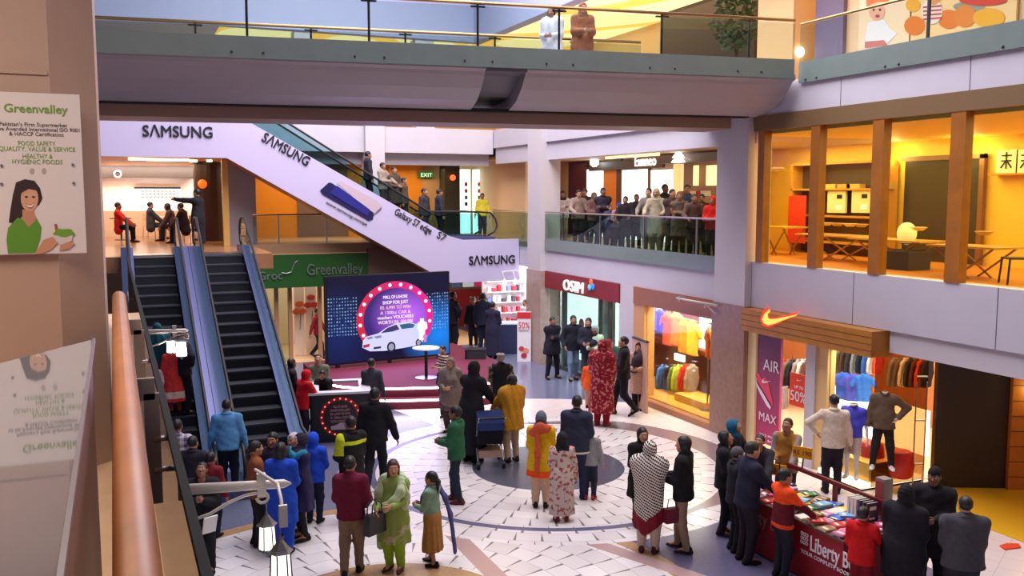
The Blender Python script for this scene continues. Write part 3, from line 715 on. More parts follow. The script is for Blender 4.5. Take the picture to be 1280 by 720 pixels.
def pshape(name, pts, c, d=0):
    o = MB(); o.prism([(atY(x_, y_, 5.488)[0], atY(x_, y_, 5.488)[2]) for x_, y_ in pts], (0, 5.4885-.0012*d, 0), (1, 0, 0), (0, 0, 1), (0, .0015, 0)); return o.build(name, mat('print_%d_%d_%d' % c, c, .5), pboard)
def blob(cx, cy, rx, ry, n=22, f=lambda a: 1): return [(cx+rx*math.cos(a)*f(a), cy+ry*math.sin(a)*f(a)) for a in [2*PI*i/n for i in range(n)]]
pshape('printed_hair', [(20, 228), (31, 224), (43, 226), (50, 235), (53, 248), (49, 256), (40, 262), (30, 268), (20, 280), (11, 278), (13, 262), (16, 244)], (44, 26, 26), 1)
pshape('printed_blouse', [(10, 285), (22, 272), (36, 276), (44, 270), (52, 284), (50, 300), (44, 316), (10, 317), (8, 300)], (92, 150, 40), 2)
pshape('printed_neck', [(28, 262), (42, 262), (45, 275), (36, 284), (28, 274)], (196, 140, 108), 3)
pshape('printed_face', blob(37, 248, 11, 16), (214, 160, 130), 4)
pshape('printed_fringe', [(24, 244), (26, 232), (36, 227), (48, 233), (50, 246), (45, 238), (36, 236), (29, 240)], (44, 26, 26), 5)
for ex in (33, 42): pshape('printed_eye', blob(ex, 246, 2, 1), (40, 24, 20), 6)
pshape('printed_smile', [(33, 255), (38, 257), (43, 254), (40, 259), (36, 259)], (240, 235, 230), 6)
pshape('printed_lips', [(32, 254), (38, 256), (44, 253), (40, 260.5), (36, 260.5)], (170, 70, 66), 5)
pshape('printed_arm', [(44, 317), (54, 300), (66, 296), (72, 304), (64, 312), (52, 317)], (204, 146, 112), 6)
pshape('printed_bowl', [(68, 294), (92, 290), (90, 300), (84, 306), (75, 306), (70, 301)], (214, 206, 200), 7)
pshape('printed_salad', blob(80, 291, 13, 5, 22, lambda a: 1+.12*math.sin(5*a)), (110, 160, 40), 8)
pshape('printed_fork', [(68, 280), (71, 280), (73, 291), (70, 292)], (160, 80, 40), 7)
pshape('printed_hand', [(76, 306), (86, 302), (94, 304), (86, 311), (74, 313)], (204, 146, 112), 8)
for px, py in ((91, 206), (92, 229), (2, 207), (2, 230)): MB().ball(tuple(atY(px, py, 5.482)), .008, 8, 5).build('fixing', STEEL, t)
for px in (40, 55): pshape('printed_seal', blob(px, 214, 3, 4), (176, 168, 162), 1)

# ------------------------------------------------------------------ bracket lanterns on the ledge front
LANTG = mat('lantern_glass', (255, 250, 235), emit=2.2); GLARE = mat('glaring_lantern_glass', (255, 252, 245), emit=30)
PEW = mat('pewter', (120, 116, 118), .4, metal=.6)
CREAM = mat('cream_metal', (206, 196, 186), .4)
def lantern(loc, label, sc=1.0, power=6, LANTG=LANTG):
    t = thing('lantern', label, 'lantern', loc)
    o = MB(); o.lathe([(.004, 0), (.012, -.03), (.02, -.04), (.055, -.085), (.075, -.1), (.07, -.105)], n=6); r = o.build('roof', PEW, t, world=False)
    MB().lathe([(.05, -.11), (.058, -.27), (.02, -.285)], n=6).build('glass_body', LANTG, t, world=False)
    for i in range(6):
        a = 2*PI*i/6; MB().tube([(.053*math.cos(a), .053*math.sin(a), -.1), (.062*math.cos(a), .062*math.sin(a), -.275)], .005, 6).build('frame_bar', BLACK, t, world=False)
    MB().lathe([(.066, -.272), (.066, -.285), (.02, -.3), (.005, -.32)], n=6).build('base', PEW, t, world=False)
    MB().tube([(0, 0, .075), (0, 0, 0)], .004, 6).build('chain', PEW, t, world=False)
    t.scale = (sc, sc, sc); point('lantern_glow', (loc[0], loc[1], loc[2]-.2*sc), power, (1, .96, .88), .08)
    return t
def bracket(p0, p1, label):
    p0 = Vector(p0); p1 = Vector(p1); t = thing('lantern_bracket', label, 'bracket', p0); d = (p1-p0).normalized()
    MB().tube([p0, p1-d*.04, p1], [.03, .024, .005], 10).build('arm', CREAM, t, smooth=True)
    pts = [p0+Vector((0, 0, -.2))]+[p0+d*(.1+.09*i)+Vector((0, 0, -.2+.16*math.sin(i/4*PI/2))) for i in range(1, 5)]
    e = pts[-1]; pts += [e+d*.03*math.sin(a)+Vector((0, 0, -.03+.03*math.cos(a))) for a in np.linspace(.6, 4.6, 8)]
    MB().tube(pts, .009, 8).build('scroll', CREAM, t, smooth=True)
    MB().obox(p1-d*.16, (.045, .03, .13)).build('hanger', CREAM, t)
    return t
p0 = atY(224, 612, 5.0); p1 = atY(364, 604, 5.0); p0[0] = .225
bracket(p0, p1, 'cream bracket arm with scroll holding two lanterns in the lower foreground')
q = atY(333, 638, 5.0); lantern(tuple(q), 'lit pewter lantern hanging from cream arm, the upper one of the pair', .78, 3)
p0b = Vector(p0)+Vector((.05, -.62, -.1)); q = atY(350, 668, 4.45)
o = MB(); pa = Vector(atY(347, 605, 4.7)); pb = Vector(atY(354, 645, 4.45))
t = thing('lantern_hanger', 'curved cream hanger plate above the lowest lantern', 'bracket', pa)
MB().tube([pa+Vector((-.07, .3, .0)), pa, pa+Vector((.0, -.1, -.05)), pb+Vector((0, .0, -.05))], .009, 8).build('strap', CREAM, t, smooth=True); MB().obox(pb, (.04, .02, .11)).build('hanger', CREAM, t)
lantern(tuple(q), 'lit pewter lantern at the bottom edge, lower one of the pair', .86, 3)
p0 = atY(180, 415, 11.5); p1 = atY(236, 413, 11.5); bracket(p0, p1, 'cream bracket arm reaching over the left escalator')
lantern(tuple(atY(213, 417.2, 11.5)), 'glaring lit lantern under far bracket, beside the bigger glare', .8, 10, GLARE)
lantern(tuple(atY(226, 416.2, 11.5)), 'brightest glaring lantern hanging over the left escalator riders', 1.0, 22, GLARE)

# ------------------------------------------------------------------ escalators
ESCM = mat('escalator_metal', (96, 96, 140), .4, metal=.55); STEPM = mat('escalator_step', (24, 25, 34), .6); STEPE = mat('step_edge', (56, 58, 70), .5); RUB = mat('rubber_black', (22, 22, 26), .5)
def escalator(label, O, D, Sd, wid, rise, run, n, deckL=.22, deckR=.22, glassm=GLG, hh=.95, ext=0.0):
    """O: foot of the left edge of the treads; D: horizontal direction of travel; Sd: horizontal direction to the right"""
    low = lambda P_: [(a-ext if a < -.3 else a, b) for a, b in P_]; O = Vector(O); D = Vector(D); Sd = Vector(Sd); Zv = Vector((0, 0, 1)); t = thing('escalator', label, 'escalator', O+D*run/2+Sd*wid/2)
    d, hstep = run/n, rise/n
    for i in range(n):
        o = MB(); o.prism([(i*d, i*hstep-.25), (i*d+d, i*hstep-.05), (i*d+d, (i+1)*hstep), (i*d, (i+1)*hstep)], O+Sd*.02, D, Zv, Sd*(wid-.04))
        o.mi = 1; o.prism([(i*d-.012, (i+1)*hstep-.03), (i*d+.03, (i+1)*hstep-.03), (i*d+.03, (i+1)*hstep+.004), (i*d-.012, (i+1)*hstep+.004)], O+Sd*.02, D, Zv, Sd*(wid-.04))
        o.mi = 0
        for j in range(1, 4): o.prism([(i*d-.004, i*hstep+.02), (i*d, i*hstep+.02), (i*d, (i+1)*hstep-.03), (i*d-.004, (i+1)*hstep-.03)], O+Sd*(wid*j/4), D, Zv, Sd*.02)
        o.build('step', [STEPM, STEPE], t)
    o = MB(); o.prism(low([(-1.1, -.02), (0.0, -.02), (0.0, .035), (-1.1, .02)]), O, D, Zv, Sd*wid); o.prism([(run, rise-.05), (run+.9, rise-.05), (run+.9, rise+.02), (run, rise+.03)], O, D, Zv, Sd*wid); o.build('comb_plate', STEEL, t)
    for side, dk in ((-1, deckL), (1, deckR)):
        base = O+Sd*(wid if side > 0 else -dk)
        pr = [(-1.0, -.05), (.1, -.05), (run+.1, rise-.35), (run+.9, rise-.35), (run+.9, rise+.2), (run-.05, rise+.24), (.0, .24), (-1.0, .16)]
        MB().prism(low(pr), base, D, Zv, Sd*dk).build('deck', ESCM, t)
        gx = wid+.1 if side > 0 else -.12
        pg = [(-.9, .15), (-.02, .22), (run-.05, rise+.22), (run+.8, rise+.2), (run+.8, rise+hh-.06), (run-.1, rise+hh-.02), (-.02, hh-.04), (-.95, hh-.1)]
        MB().prism(low(pg), O+Sd*gx, D, Zv, Sd*.012).build('glass_balustrade', glassm, t)
        pts = [(-.75, .2), (-.98, .32), (-1.08, .52), (-1.02, .74), (-.85, hh-.06), (-.4, hh-.02), (0, hh), (run, rise+hh), (run+.5, rise+hh), (run+.8, rise+hh-.06), (run+.98, rise+.72), (run+1.02, rise+.5), (run+.9, rise+.3), (run+.7, rise+.2)]
        MB().tube([O+Sd*(gx+.006)+D*a+Zv*b for a, b in low(pts)], .033, 8).build('handrail', RUB, t, smooth=True)
    tr = [(-.9, -.02), (.2, -.3), (run, rise-.75), (run+.6, rise-.5), (run+.6, rise-.36), (run+.1, rise-.3), (.1, -.05)]
    MB().prism(tr, O-Sd*(deckL-.02), D, Zv, Sd*(wid+deckL+deckR-.04)).build('truss', mat('truss_grey', (60, 60, 84), .5, metal=.3), t)
    return t
escalator('dark escalator beside the ledge carrying the girl in red, under the lantern', (.42, 17.3, 0), (0, 1, 0), (1, 0, 0), .95, 3.8, 7.5, 19, .28, .34)
escalator('empty dark escalator behind the man in light blue shirt', (2.06, 17.3, 0), (0, 1, 0), (1, 0, 0), .97, 3.8, 7.5, 19, .34, .3)

# diagonal escalator with the white printed fascia
YP = 28.0
escalator('upper escalator with teal glass sides going up behind white printed fascia', (9.3, 29.35, 3.8), (-1, 0, 0), (0, 1, 0) if False else (0, -1, 0), 1.0, 3.6, 5.9, 15, .12, .12, glass('teal_glass', (214, 232, 234), 1.3), 1.0, ext=1.3)
t = thing('printed_fascia', 'long white printed panel running along beam and down the upper escalator', 'sign', (5, YP, 3))
pan = [(-3, 6.4), (3.1, 6.4), (9.05, 3.0), (9.95, 2.5), (12.38, 2.5), (12.38, 3.88), (10.4, 3.88), (9.9, 4.02), (3.75, 7.46), (-3, 7.46)]
MB().prism(pan, (0, YP, 0), (1, 0, 0), (0, 0, 1), (0, .1, 0)).build('panel', mat('printed_white', (194, 184, 214), .45), t)
tr = [(3.1, 6.42), (9.05, 3.02), (9.95, 2.52), (12.36, 2.52), (12.36, 3.75), (10.4, 3.75), (9.9, 3.85), (3.75, 7.2), (3.1, 7.2)]
MB().prism([(3.1, 6.42), (9.05, 3.02), (9.95, 2.52), (12.36, 2.52), (12.36, 3.4), (9.9, 3.4), (3.75, 7.0), (3.1, 7.0)], (0, YP+.1, 0), (1, 0, 0), (0, 0, 1), (0, 1.35, 0)).build('underside', mat('copper_soffit', (170, 104, 70), .4), t)
INK = mat('black_letter', (24, 22, 30), .5); sl = Vector((6.15, 0, -3.44)).normalized(); su = Vector((-sl.z, 0, sl.x))
K = 26.2/1150
lettering('SΛMSUNG', atY(178, 170, YP-.02), ux, vz, .44, INK, t, .03, align='LEFT', bold=.005, width=82*K)
Kc = 28.0/1150
lettering('SΛMSUNG', atY(326, 175, YP-.02), sl, su, .4, INK, t, .03, align='LEFT', bold=.005, width=62*Kc)
lettering('SΛMSUNG', atY(586, 331, YP-.02), ux, vz, .4, INK, t, .03, align='LEFT', bold=.005, width=64*29.2/1150/1.0)
lettering('Galaxy S7 edge', atY(492, 267, YP-.02), sl, su, .31, INK, t, .02, align='LEFT', width=1.36)
lettering('S7', atY(545, 296, YP-.02), sl, su, .32, INK, t, .02, align='LEFT')
lettering('www.samsung.com/pk', atY(407, 254, YP-.02), sl, su, .13, INK, t, .01, align='LEFT', width=1.45)
def phone(pts, c, dpt, nm): MB().prism([(atY(a, b, YP)[0], atY(a, b, YP)[2]) for a, b in pts], (0, YP-.012-dpt, 0), (1, 0, 0), (0, 0, 1), (0, .014, 0)).build(nm, mat('ph_%d_%d_%d' % c, c, .3), t)
phone([(421, 229), (426, 226), (470, 250), (477, 258), (467, 268), (464, 266)], (196, 176, 186), .0, 'phone_back')
phone([(467, 268), (477, 258), (476, 262), (466, 270)], (110, 96, 120), .01, 'phone_edge')
phone([(400, 238), (411, 228), (415, 229), (467, 266), (466, 274), (461, 276), (403, 243)], (34, 32, 80), .014, 'phone_front')
phone([(412, 241), (421, 232), (462, 262), (459, 270)], (44, 44, 130), .03, 'phone_screen')

# ------------------------------------------------------------------ stage and LED wall
RED = mat('magenta_carpet', (104, 16, 46), .8, noise=.08, nscale=12); STRIP = mat('white_strip_light', (255, 250, 255), emit=8)
cS = Vector((8.4, 25.6, 0))
def stage_outline(k):
    pts = [(4.9, 26.6), (4.9, 23.6-k*.3), (5.6, 22.45-k), (6.9, 21.9-k), (8.3, 21.65-k), (9.2, 22.0-k), (9.9, 23.2-k*.3), (10.2, 25.2), (10.1, 28.3)]
    return pts
def smoothpoly(p, n=5):
    out = []
    for i in range(len(p)-1):
        a = Vector(p[max(i-1, 0)]); b_ = Vector(p[i]); c = Vector(p[i+1]); d = Vector(p[min(i+2, len(p)-1)])
        for j in range(n):
            u = j/n; out.append(tuple(.5*((2*b_)+(c-a)*u+(2*a-5*b_+4*c-d)*u*u+(3*b_-a-3*c+d)*u**3)))
    return out+[p[-1]]
t = thing('stage', 'low red carpeted stage with two white light strips before video wall', 'stage', (7.6, 24, 0))
lo_ = smoothpoly(stage_outline(.22)); hi_ = smoothpoly(stage_outline(-.12))
MB().prism(lo_, (0, 0, 0), (1, 0, 0), (0, 1, 0), (0, 0, .24)).build('lower_step', RED, t)
MB().prism(hi_, (0, 0, .24), (1, 0, 0), (0, 1, 0), (0, 0, .24)).build('deck', RED, t)
MB().tube([(a, b_-.015, .225) for a, b_ in lo_[4:34]], .026, 6).build('light_strip', STRIP, t); MB().tube([(a, b_-.015, .465) for a, b_ in hi_[4:34]], .026, 6).build('light_strip', STRIP, t)
ray = lambda x_, y_: FWD+RGT*(x_-640)/F-UPV*(y_-360)/F
PL = Vector(EYE+ray(408, 347)*25.5); PR = Vector(EYE+ray(560.5, 340)*27.3); zb, zt = .62, 3.05
u_ = Vector((PR.x-PL.x, PR.y-PL.y, 0)); WL = u_.length; u_.normalize(); n_ = Vector((u_.y, -u_.x, 0)); o0 = Vector((PL.x, PL.y, zb)); HL = zt-zb
t = thing('video_wall', 'tall LED video wall showing white car inside a ring of bulbs', 'screen', o0+u_*WL/2)
MB().prism([(-.04, -.05), (WL+.04, -.05), (WL+.04, HL+.03), (-.04, HL+.03)], o0-n_*.02, u_, (0, 0, 1), -n_*.14).build('cabinet', BLACK, t)
for s in (.3, WL/2, WL-.3): MB().prism([(s-.05, -.138), (s+.05, -.138), (s+.05, -.05), (s-.05, -.05)], o0-n_*.03, u_, (0, 0, 1), -n_*.1).build('support', BLACK, t)
# the picture on the screen: dark blue field, blue glow and a dot matrix (screen emission)
m = bpy.data.materials.new('screen_field'); m.use_nodes = True; nt = m.node_tree; X.nt = nt; bb = nt.nodes['Principled BSDF']
tc = nt.nodes.new('ShaderNodeTexCoord'); sp = nt.nodes.new('ShaderNodeSeparateXYZ'); nt.links.new(tc.outputs['UV'], sp.inputs[0]); su_, sv_ = X(sp.outputs[0]), X(sp.outputs[1])
def gl(cx, cy, rx, ry): return (1-(((su_-cx)*(su_-cx))/(rx*rx)+((sv_-cy)*(sv_-cy))/(ry*ry)).sq()).mx(X.op('ADD', 0, 0))
gx_ = (su_*46).fr()-.5; gy_ = (sv_*26).fr()-.5
nz = nt.nodes.new('ShaderNodeTexNoise'); nz.inputs['Scale'].default_value = 30; nt.links.new(tc.outputs['UV'], nz.inputs['Vector'])
dots = ((gx_*gx_+gy_*gy_) < .07)*(sv_ > .30)*(sv_ < .76)*((X(nz.outputs['Fac'])-.38).mx(X.op('ADD', 0, 0))*3)*((su_ < .24).mx(su_ > .8))
c_ = rgbk((13, 10, 46))
c_ = mixc(gl(.92, .25, .35, .5), c_, rgbk((20, 130, 235))); c_ = mixc(gl(.1, .35, .3, .6)*.3, c_, rgbk((16, 60, 150)))
c_ = mixc(dots, c_, rgbk((150, 200, 255)))
nt.links.new(c_, bb.inputs['Emission Color']); bb.inputs['Emission Strength'].default_value = 1.0; bb.inputs['Base Color'].default_value = (.01, .01, .01, 1); bb.inputs['Roughness'].default_value = .4; bb.inputs['Specular IOR Level'].default_value = .08
me = bpy.data.meshes.new('screen'); me.from_pydata([o0+n_*.0, o0+u_*WL, o0+u_*WL+Vector((0, 0, HL)), o0+Vector((0, 0, HL))], [], [(0, 1, 2, 3)])
uv = me.uv_layers.new(); [setattr(uv.data[i], 'uv', c) for i, c in enumerate([(0, 0), (1, 0), (1, 1), (0, 1)])]; me.materials.append(m)
so = bpy.data.objects.new('screen', me); COL.objects.link(so); attach(so, t)
def scr(pts, c, lvl, nm, e=1.0, mm=None):      # polygon in screen coordinates (0..1), a thin lit layer on the panel
    mm = mm or mat('scr_%d_%d_%d' % c, (12, 12, 12), .5, emit=e, ecol=c)
    return MB().prism([(a*WL, b_*HL) for a, b_ in pts], o0+n_*(.004*lvl), u_, (0, 0, 1), -n_*.003).build(nm, mm, so)
AR = WL/HL; cxs, cys, R0, R1 = .545, .47, .318, .262
rp = lambda r, a: (cxs+r*math.cos(a), cys+r*AR*.93*math.sin(a))
angs = np.linspace(-.55, PI+.72, 40)
m2 = bpy.data.materials.new('ring_glow'); m2.use_nodes = True; X.nt = m2.node_tree; b2 = m2.node_tree.nodes['Principled BSDF']; tc2 = m2.node_tree.nodes.new('ShaderNodeTexCoord'); sp2 = m2.node_tree.nodes.new('ShaderNodeSeparateXYZ')
m2.node_tree.links.new(tc2.outputs['Generated'], sp2.inputs[0]); cc = mixc(X(sp2.outputs[0]), rgbk((200, 18, 50)), rgbk((225, 10, 140))); m2.node_tree.links.new(cc, b2.inputs['Emission Color']); b2.inputs['Emission Strength'].default_value = 1; b2.inputs['Base Color'].default_value = (.01, .01, .01, 1)
scr([rp(R0, a) for a in angs]+[rp(R1, a) for a in angs[::-1]], None, 2, 'ring', mm=m2)
m3 = bpy.data.materials.new('disc_glow'); m3.use_nodes = True; X.nt = m3.node_tree; b3 = m3.node_tree.nodes['Principled BSDF']; tc3 = m3.node_tree.nodes.new('ShaderNodeTexCoord'); sp3 = m3.node_tree.nodes.new('ShaderNodeSeparateXYZ')
m3.node_tree.links.new(tc3.outputs['Generated'], sp3.inputs[0]); g3 = (1-(((X(sp3.outputs[0])-.72)*(X(sp3.outputs[0])-.72))+((X(sp3.outputs[2])-.45)*(X(sp3.outputs[2])-.45))).sq()*1.55).mx(X.op('ADD', 0, 0))
cc = mixc(g3, rgbk((40, 22, 110)), rgbk((190, 96, 250))); m3.node_tree.links.new(cc, b3.inputs['Emission Color']); b3.inputs['Emission Strength'].default_value = 1; b3.inputs['Base Color'].default_value = (.01, .01, .01, 1)
scr([rp(R1, a) for a in angs], None, 1, 'disc', mm=m3)
for a in np.linspace(-.12, PI+.42, 13):
    q = rp((R0+R1)/2, a); scr([(q[0]+.014*math.cos(b_), q[1]+.014*AR*math.sin(b_)) for b_ in np.linspace(0, 2*PI, 11)[:-1]], (255, 225, 240), 3, 'bulb', 1.5)
car = [(.27, .16), (.275, .24), (.30, .285), (.40, .315), (.46, .37), (.54, .42), (.66, .425), (.72, .39), (.76, .33), (.78, .26), (.77, .17), (.70, .13), (.60, .115), (.45, .1), (.33, .11)]
scr(car, (206, 204, 240), 4, 'car_body')
scr([(.42, .315), (.475, .372), (.55, .405), (.575, .345), (.52, .325)], (50, 50, 100), 5, 'car_windscreen'); scr([(.595, .345), (.575, .4), (.66, .41), (.71, .385), (.72, .355)], (40, 90, 130), 5, 'car_window')
for wx_, wy_, wr_ in ((.505, .14, .042), (.735, .165, .03)):
    scr([(wx_+wr_*.85*math.cos(a), wy_+wr_*AR*math.sin(a)) for a in np.linspace(0, 2*PI, 17)[:-1]], (26, 24, 44), 5, 'car_tyre'); scr([(wx_+wr_*.55*math.cos(a), wy_+wr_*.65*AR*math.sin(a)) for a in np.linspace(0, 2*PI, 17)[:-1]], (150, 150, 180), 6, 'car_hub')
scr([(.30, .27), (.345, .285), (.36, .265), (.32, .25)], (120, 124, 170), 5, 'car_headlamp'); scr([(.36, .28), (.42, .29), (.43, .265), (.385, .255)], (120, 124, 170), 5, 'car_grille'); scr([(.36, .155), (.42, .16), (.42, .135), (.36, .13)], (40, 40, 80), 5, 'car_intake'); scr([(.275, .19), (.33, .2), (.325, .165), (.28, .155)], (170, 40, 60), 5, 'car_plate')
def fig(cx, cy, s): return [(cx-.3*s, cy-1.6*s), (cx-.32*s, cy-.2*s), (cx-.5*s, cy), (cx-.45*s, cy+.9*s), (cx-.2*s, cy+1.1*s), (cx-.2*s, cy+1.5*s), (cx+.2*s, cy+1.5*s), (cx+.2*s, cy+1.1*s), (cx+.5*s, cy+.9*s), (cx+.55*s, cy), (cx+.3*s, cy-.2*s), (cx+.32*s, cy-1.6*s)]
scr(fig(.765, .33, .085), (240, 240, 250), 6, 'figure'); scr(fig(.715, .33, .045), (190, 210, 240), 6, 'figure'); scr(fig(.79, .22, .035), (210, 120, 190), 7, 'figure')
for s_, yy, hh_, c_, w_ in (('MALL OF LAHORE', .72, .05, (240, 236, 250), .2), ('SHOP FOR JUST', .655, .05, (240, 236, 250), .21), ('RS. 6,999 TO WIN', .595, .05, (240, 190, 150), .25), ('A 1300cc CAR &', .535, .05, (230, 200, 240), .25), ('vouchers VOUCHERS', .478, .05, (240, 236, 250), .3), ('WORTH RS. 500,000', .42, .05, (240, 220, 210), .29)):
    lettering(s_, o0+u_*WL*.545+Vector((0, 0, yy*HL))+n_*.012, u_, (0, 0, 1), hh_*HL*1.1, mat('scr_%d_%d_%d' % c_, (12, 12, 12), .5, emit=1.3, ecol=c_), t, .004, width=w_*WL)
area('video_wall_glow', tuple(o0+u_*WL*.5+n_*.35+Vector((0, 0, HL*.5))), WL*.9, 75, (.45, .4, 1.0), rot=(-PI/2, 0, math.atan2(u_.y, u_.x)), sy=2)
# ------------------------------------------------------------------ promotion booth, speaker, high table
t = thing('promotion_booth', 'black promotion booth with white counter top and round bulb sign front', 'booth', (4.3, 20.2, 0))
bl = Vector((3.72, 19.55, 0)); br = Vector((4.98, 19.3, 0)); ub = (br-bl).normalized(); vb = Vector((-ub.y, ub.x, 0)); wb = (br-bl).length; DB = mat('booth_black', (30, 28, 38), .4); WT = mat('white_laminate', (224, 222, 232), .35)
MB().prism([(0, 0), (wb, 0), (wb, 1.05), (0, 1.05)], bl, ub, (0, 0, 1), vb*.05).build('front_panel', DB, t)
MB().prism([(0, 0), (1.4, 0), (1.4, 1.05), (0, 1.05)], bl, vb, (0, 0, 1), ub*.05).build('side_panel', DB, t)
MB().prism([(0, 0), (1.4, 0), (1.4, 1.05), (0, 1.05)], br, vb, (0, 0, 1), -ub*.05).build('side_panel', DB, t)
for a, b_, c, d in ((-.03, wb+.03, -.03, .2), (-.03, .2, .2, 1.42), (wb-.2, wb+.03, .2, 1.42), (.2, wb-.2, 1.24, 1.42)):
    MB().prism([(a, c), (b_, c), (b_, d), (a, d)], bl+Vector((0, 0, 1.05)), ub, vb, (0, 0, .05)).build('counter_top', WT, t)
dc = bl+ub*wb*.5+Vector((0, 0, .56))-vb*.004
REDB = mat('red_print', (150, 26, 30), .5)
o = MB(); o.prism([(.44*math.cos(a), .44*math.sin(a)) for a in np.linspace(0, 2*PI, 33)[:-1]], dc, ub, (0, 0, 1), -vb*.01); o.build('sign_ring', REDB, t)
o = MB(); o.prism([(.36*math.cos(a), .36*math.sin(a)) for a in np.linspace(0, 2*PI, 33)[:-1]], dc-vb*.011, ub, (0, 0, 1), -vb*.004); o.build('sign_disc', mat('dark_plum', (46, 22, 38), .5), t)
for a in np.linspace(0, 2*PI, 21)[:-1]: MB().ball(tuple(dc-vb*.018+ub*.4*math.cos(a)+Vector((0, 0, .4*math.sin(a)))), .019, 8, 5).build('sign_bulb', mat('red_bulb', (255, 120, 100), emit=1.2), t)
for s_, zz in (('MALL OF LAHORE', .2), ('SHOP FOR JUST', .12), ('RS. 6,999 TO WIN', .04), ('A 1300cc CAR &', -.04), ('VOUCHERS', -.12)):
    lettering(s_, dc-vb*.02+Vector((0, 0, zz)), ub, (0, 0, 1), .075, mat('pale_pink_print', (206, 160, 170), .5), t, .004, width=.42 if zz < .19 else .3)
o = MB(); o.prism([(-.2, -.28), (-.21, -.2), (-.1, -.18), (0, -.13), (.13, -.14), (.2, -.2), (.21, -.28)], dc-vb*.02, ub, (0, 0, 1), -vb*.004); o.build('sign_car', mat('pale_print', (186, 176, 190), .5), t)
t = thing('loudspeaker', 'black floor loudspeaker box beside the dark group right of stage', 'speaker', (9.8, 25.4, 0))
MB().obox((9.8, 25.4, .38), (.62, .5, .76), -.4).build('cabinet', BLACK, t); MB().obox((9.72, 25.14, .38), (.54, .02, .66), -.4).build('grille', mat('grille', (40, 40, 44), .7), t)
t = thing('bar_table', 'tall black bar table with round white top standing on red stage', 'table', (7.5, 23.1, .48))
MB().lathe([(.3, 0), (.3, .015), (.06, .04)], (7.5, 23.1, .48), 20).build('base', STEEL, t); MB().tube([(7.5, 23.1, .5), (7.5, 23.1, 1.27)], .045).build('column', BLACK, t); MB().lathe([(.36, 0), (.36, .03)], (7.5, 23.1, 1.27), 24).build('table_top', WT, t)

p0 = atX(897, 364, 12.2); p1 = atX(845, 372, 12.2); bracket((12.2, p0[1], 2.9), (12.2, p1[1], 2.9), 'cream scroll bracket on brown column over the clothes shop window')
# ------------------------------------------------------------------ hanging clothes
def garment_parts(kind):
    if ('g', kind) in _C: return _C[('g', kind)]
    s = Sdf()
    if kind in ('tee', 'jacket', 'dress'):
        s.cap((-.17, 0, -.07), (.17, 0, -.07), .045, k=.04).cap((0, 0, -.12), (0, 0, -.66 if kind != 'dress' else -.95), .19, .2 if kind != 'dress' else .24, (1, .3, 1), .04)
        for q in (-1, 1):
            if kind == 'tee': s.cap((q*.19, 0, -.09), (q*.29, 0, -.24), .06, .065, (1, .7, 1), .03)
            else: s.cap((q*.19, 0, -.09), (q*.25, .01, -.34), .055, .05, (1, .8, 1), .03).cap((q*.25, .01, -.34), (q*.25, .03, -.6), .05, .04, (1, .8, 1), .03)
        s.cap((0, 0, -.05), (0, 0, -.02), .06, k=.02)
        hem = -.68 if kind != 'dress' else -1.0
        s.cuts.append(lambda x, y, z: hem-z+0*x+0*y)
    else:   # trousers
        for q in (-1, 1): s.cap((q*.07, 0, -.05), (q*.085, 0, -.95), .08, .06, (1, .45, 1), .02)
        s.cuts.append(lambda x, y, z: -1.0-z+0*x+0*y); s.cuts.append(lambda x, y, z: z+.02+0*x+0*y)
    s.disp = lambda x, y, z: .006*np.sin(x*45+z*6)
    _C[('g', kind)] = s.mesh(.028); return _C[('g', kind)]
GM = {}
def garment(kind, loc, rz, col, label, group, sc=1.0):
    V, Q = garment_parts(kind)
    if kind not in GM: GM[kind] = fastmesh('garment', V, Q, [cloth((90, 90, 90))])
    nm = {'tee': 'hanging_shirt', 'jacket': 'hanging_jacket', 'dress': 'hanging_dress', 'trousers': 'hanging_trousers'}[kind]
    o = bpy.data.objects.new(nm, GM[kind]); COL.objects.link(o); o.location = loc; o.rotation_euler = (0, 0, rz); o.scale = (sc,)*3
    o.material_slots[0].link = 'OBJECT'; o.material_slots[0].material = asmat(col)
    return tag(o, label, 'garment', group)
def rail(name, label, a, b, r=.014):
    o = MB().tube([a, b], r, 8).build(name, STEEL); return tag(o, label, 'rail')

# ------------------------------------------------------------------ OSIM shop (ground, Y 21.4 - 26)
t = thing('shop_sign', 'dark red shop sign reading OSIM with small colourful mark', 'sign', (XW, 23.7, 2.34))
MB().box(XW-.05, XW+.25, 21.36, 25.96, 2.44, 2.96).build('board', mat('dark_red_sign', (132, 30, 42), .4), t)
vy = (0, -1, 0)
lettering('OSIM', atX(704, 362, XW-.07), vy, vz, .46, mat('sign_white', (240, 238, 236), .4, emit=.7), t, .05, align='LEFT', width=1.25, spacing=1.08)
q = atX(739, 357, XW-.08)
for dx, dz, c in ((-.02, .1, (240, 110, 60)), (.1, -.02, (60, 130, 220)), (-.1, -.06, (90, 190, 210))): MB().ball((q[0], q[1]-dx, q[2]+dz), (.03, .1, .09), 10, 6).build('mark', mat('mk_%d_%d_%d' % c, c, emit=.4), t)
struct(MB().box(12.95, 13.05, 21.4, 25.96, 0, 2.9).build('wall_right_shop', mat('shop_grey_green', (150, 166, 158), .5)))
y0, y1 = atX(750, 400, 12.9)[1], atX(706, 400, 12.9)[1]
t = thing('backlit_board', 'tall white backlit panel behind the OSIM shop glass', 'panel', (12.9, (y0+y1)/2, .5))
MB().box(12.86, 12.94, y0, y1, .35, 2.44).build('panel', mat('backlit_white', (225, 236, 238), emit=1.5), t)
q = atX(727, 405, 12.85); MB().lathe([(.13, 0), (.16, .0), (.16, .012), (.13, .012)], (0, 0, 0), 20).build('round_mark', mat('pale_red', (190, 110, 110)), t, world=False)
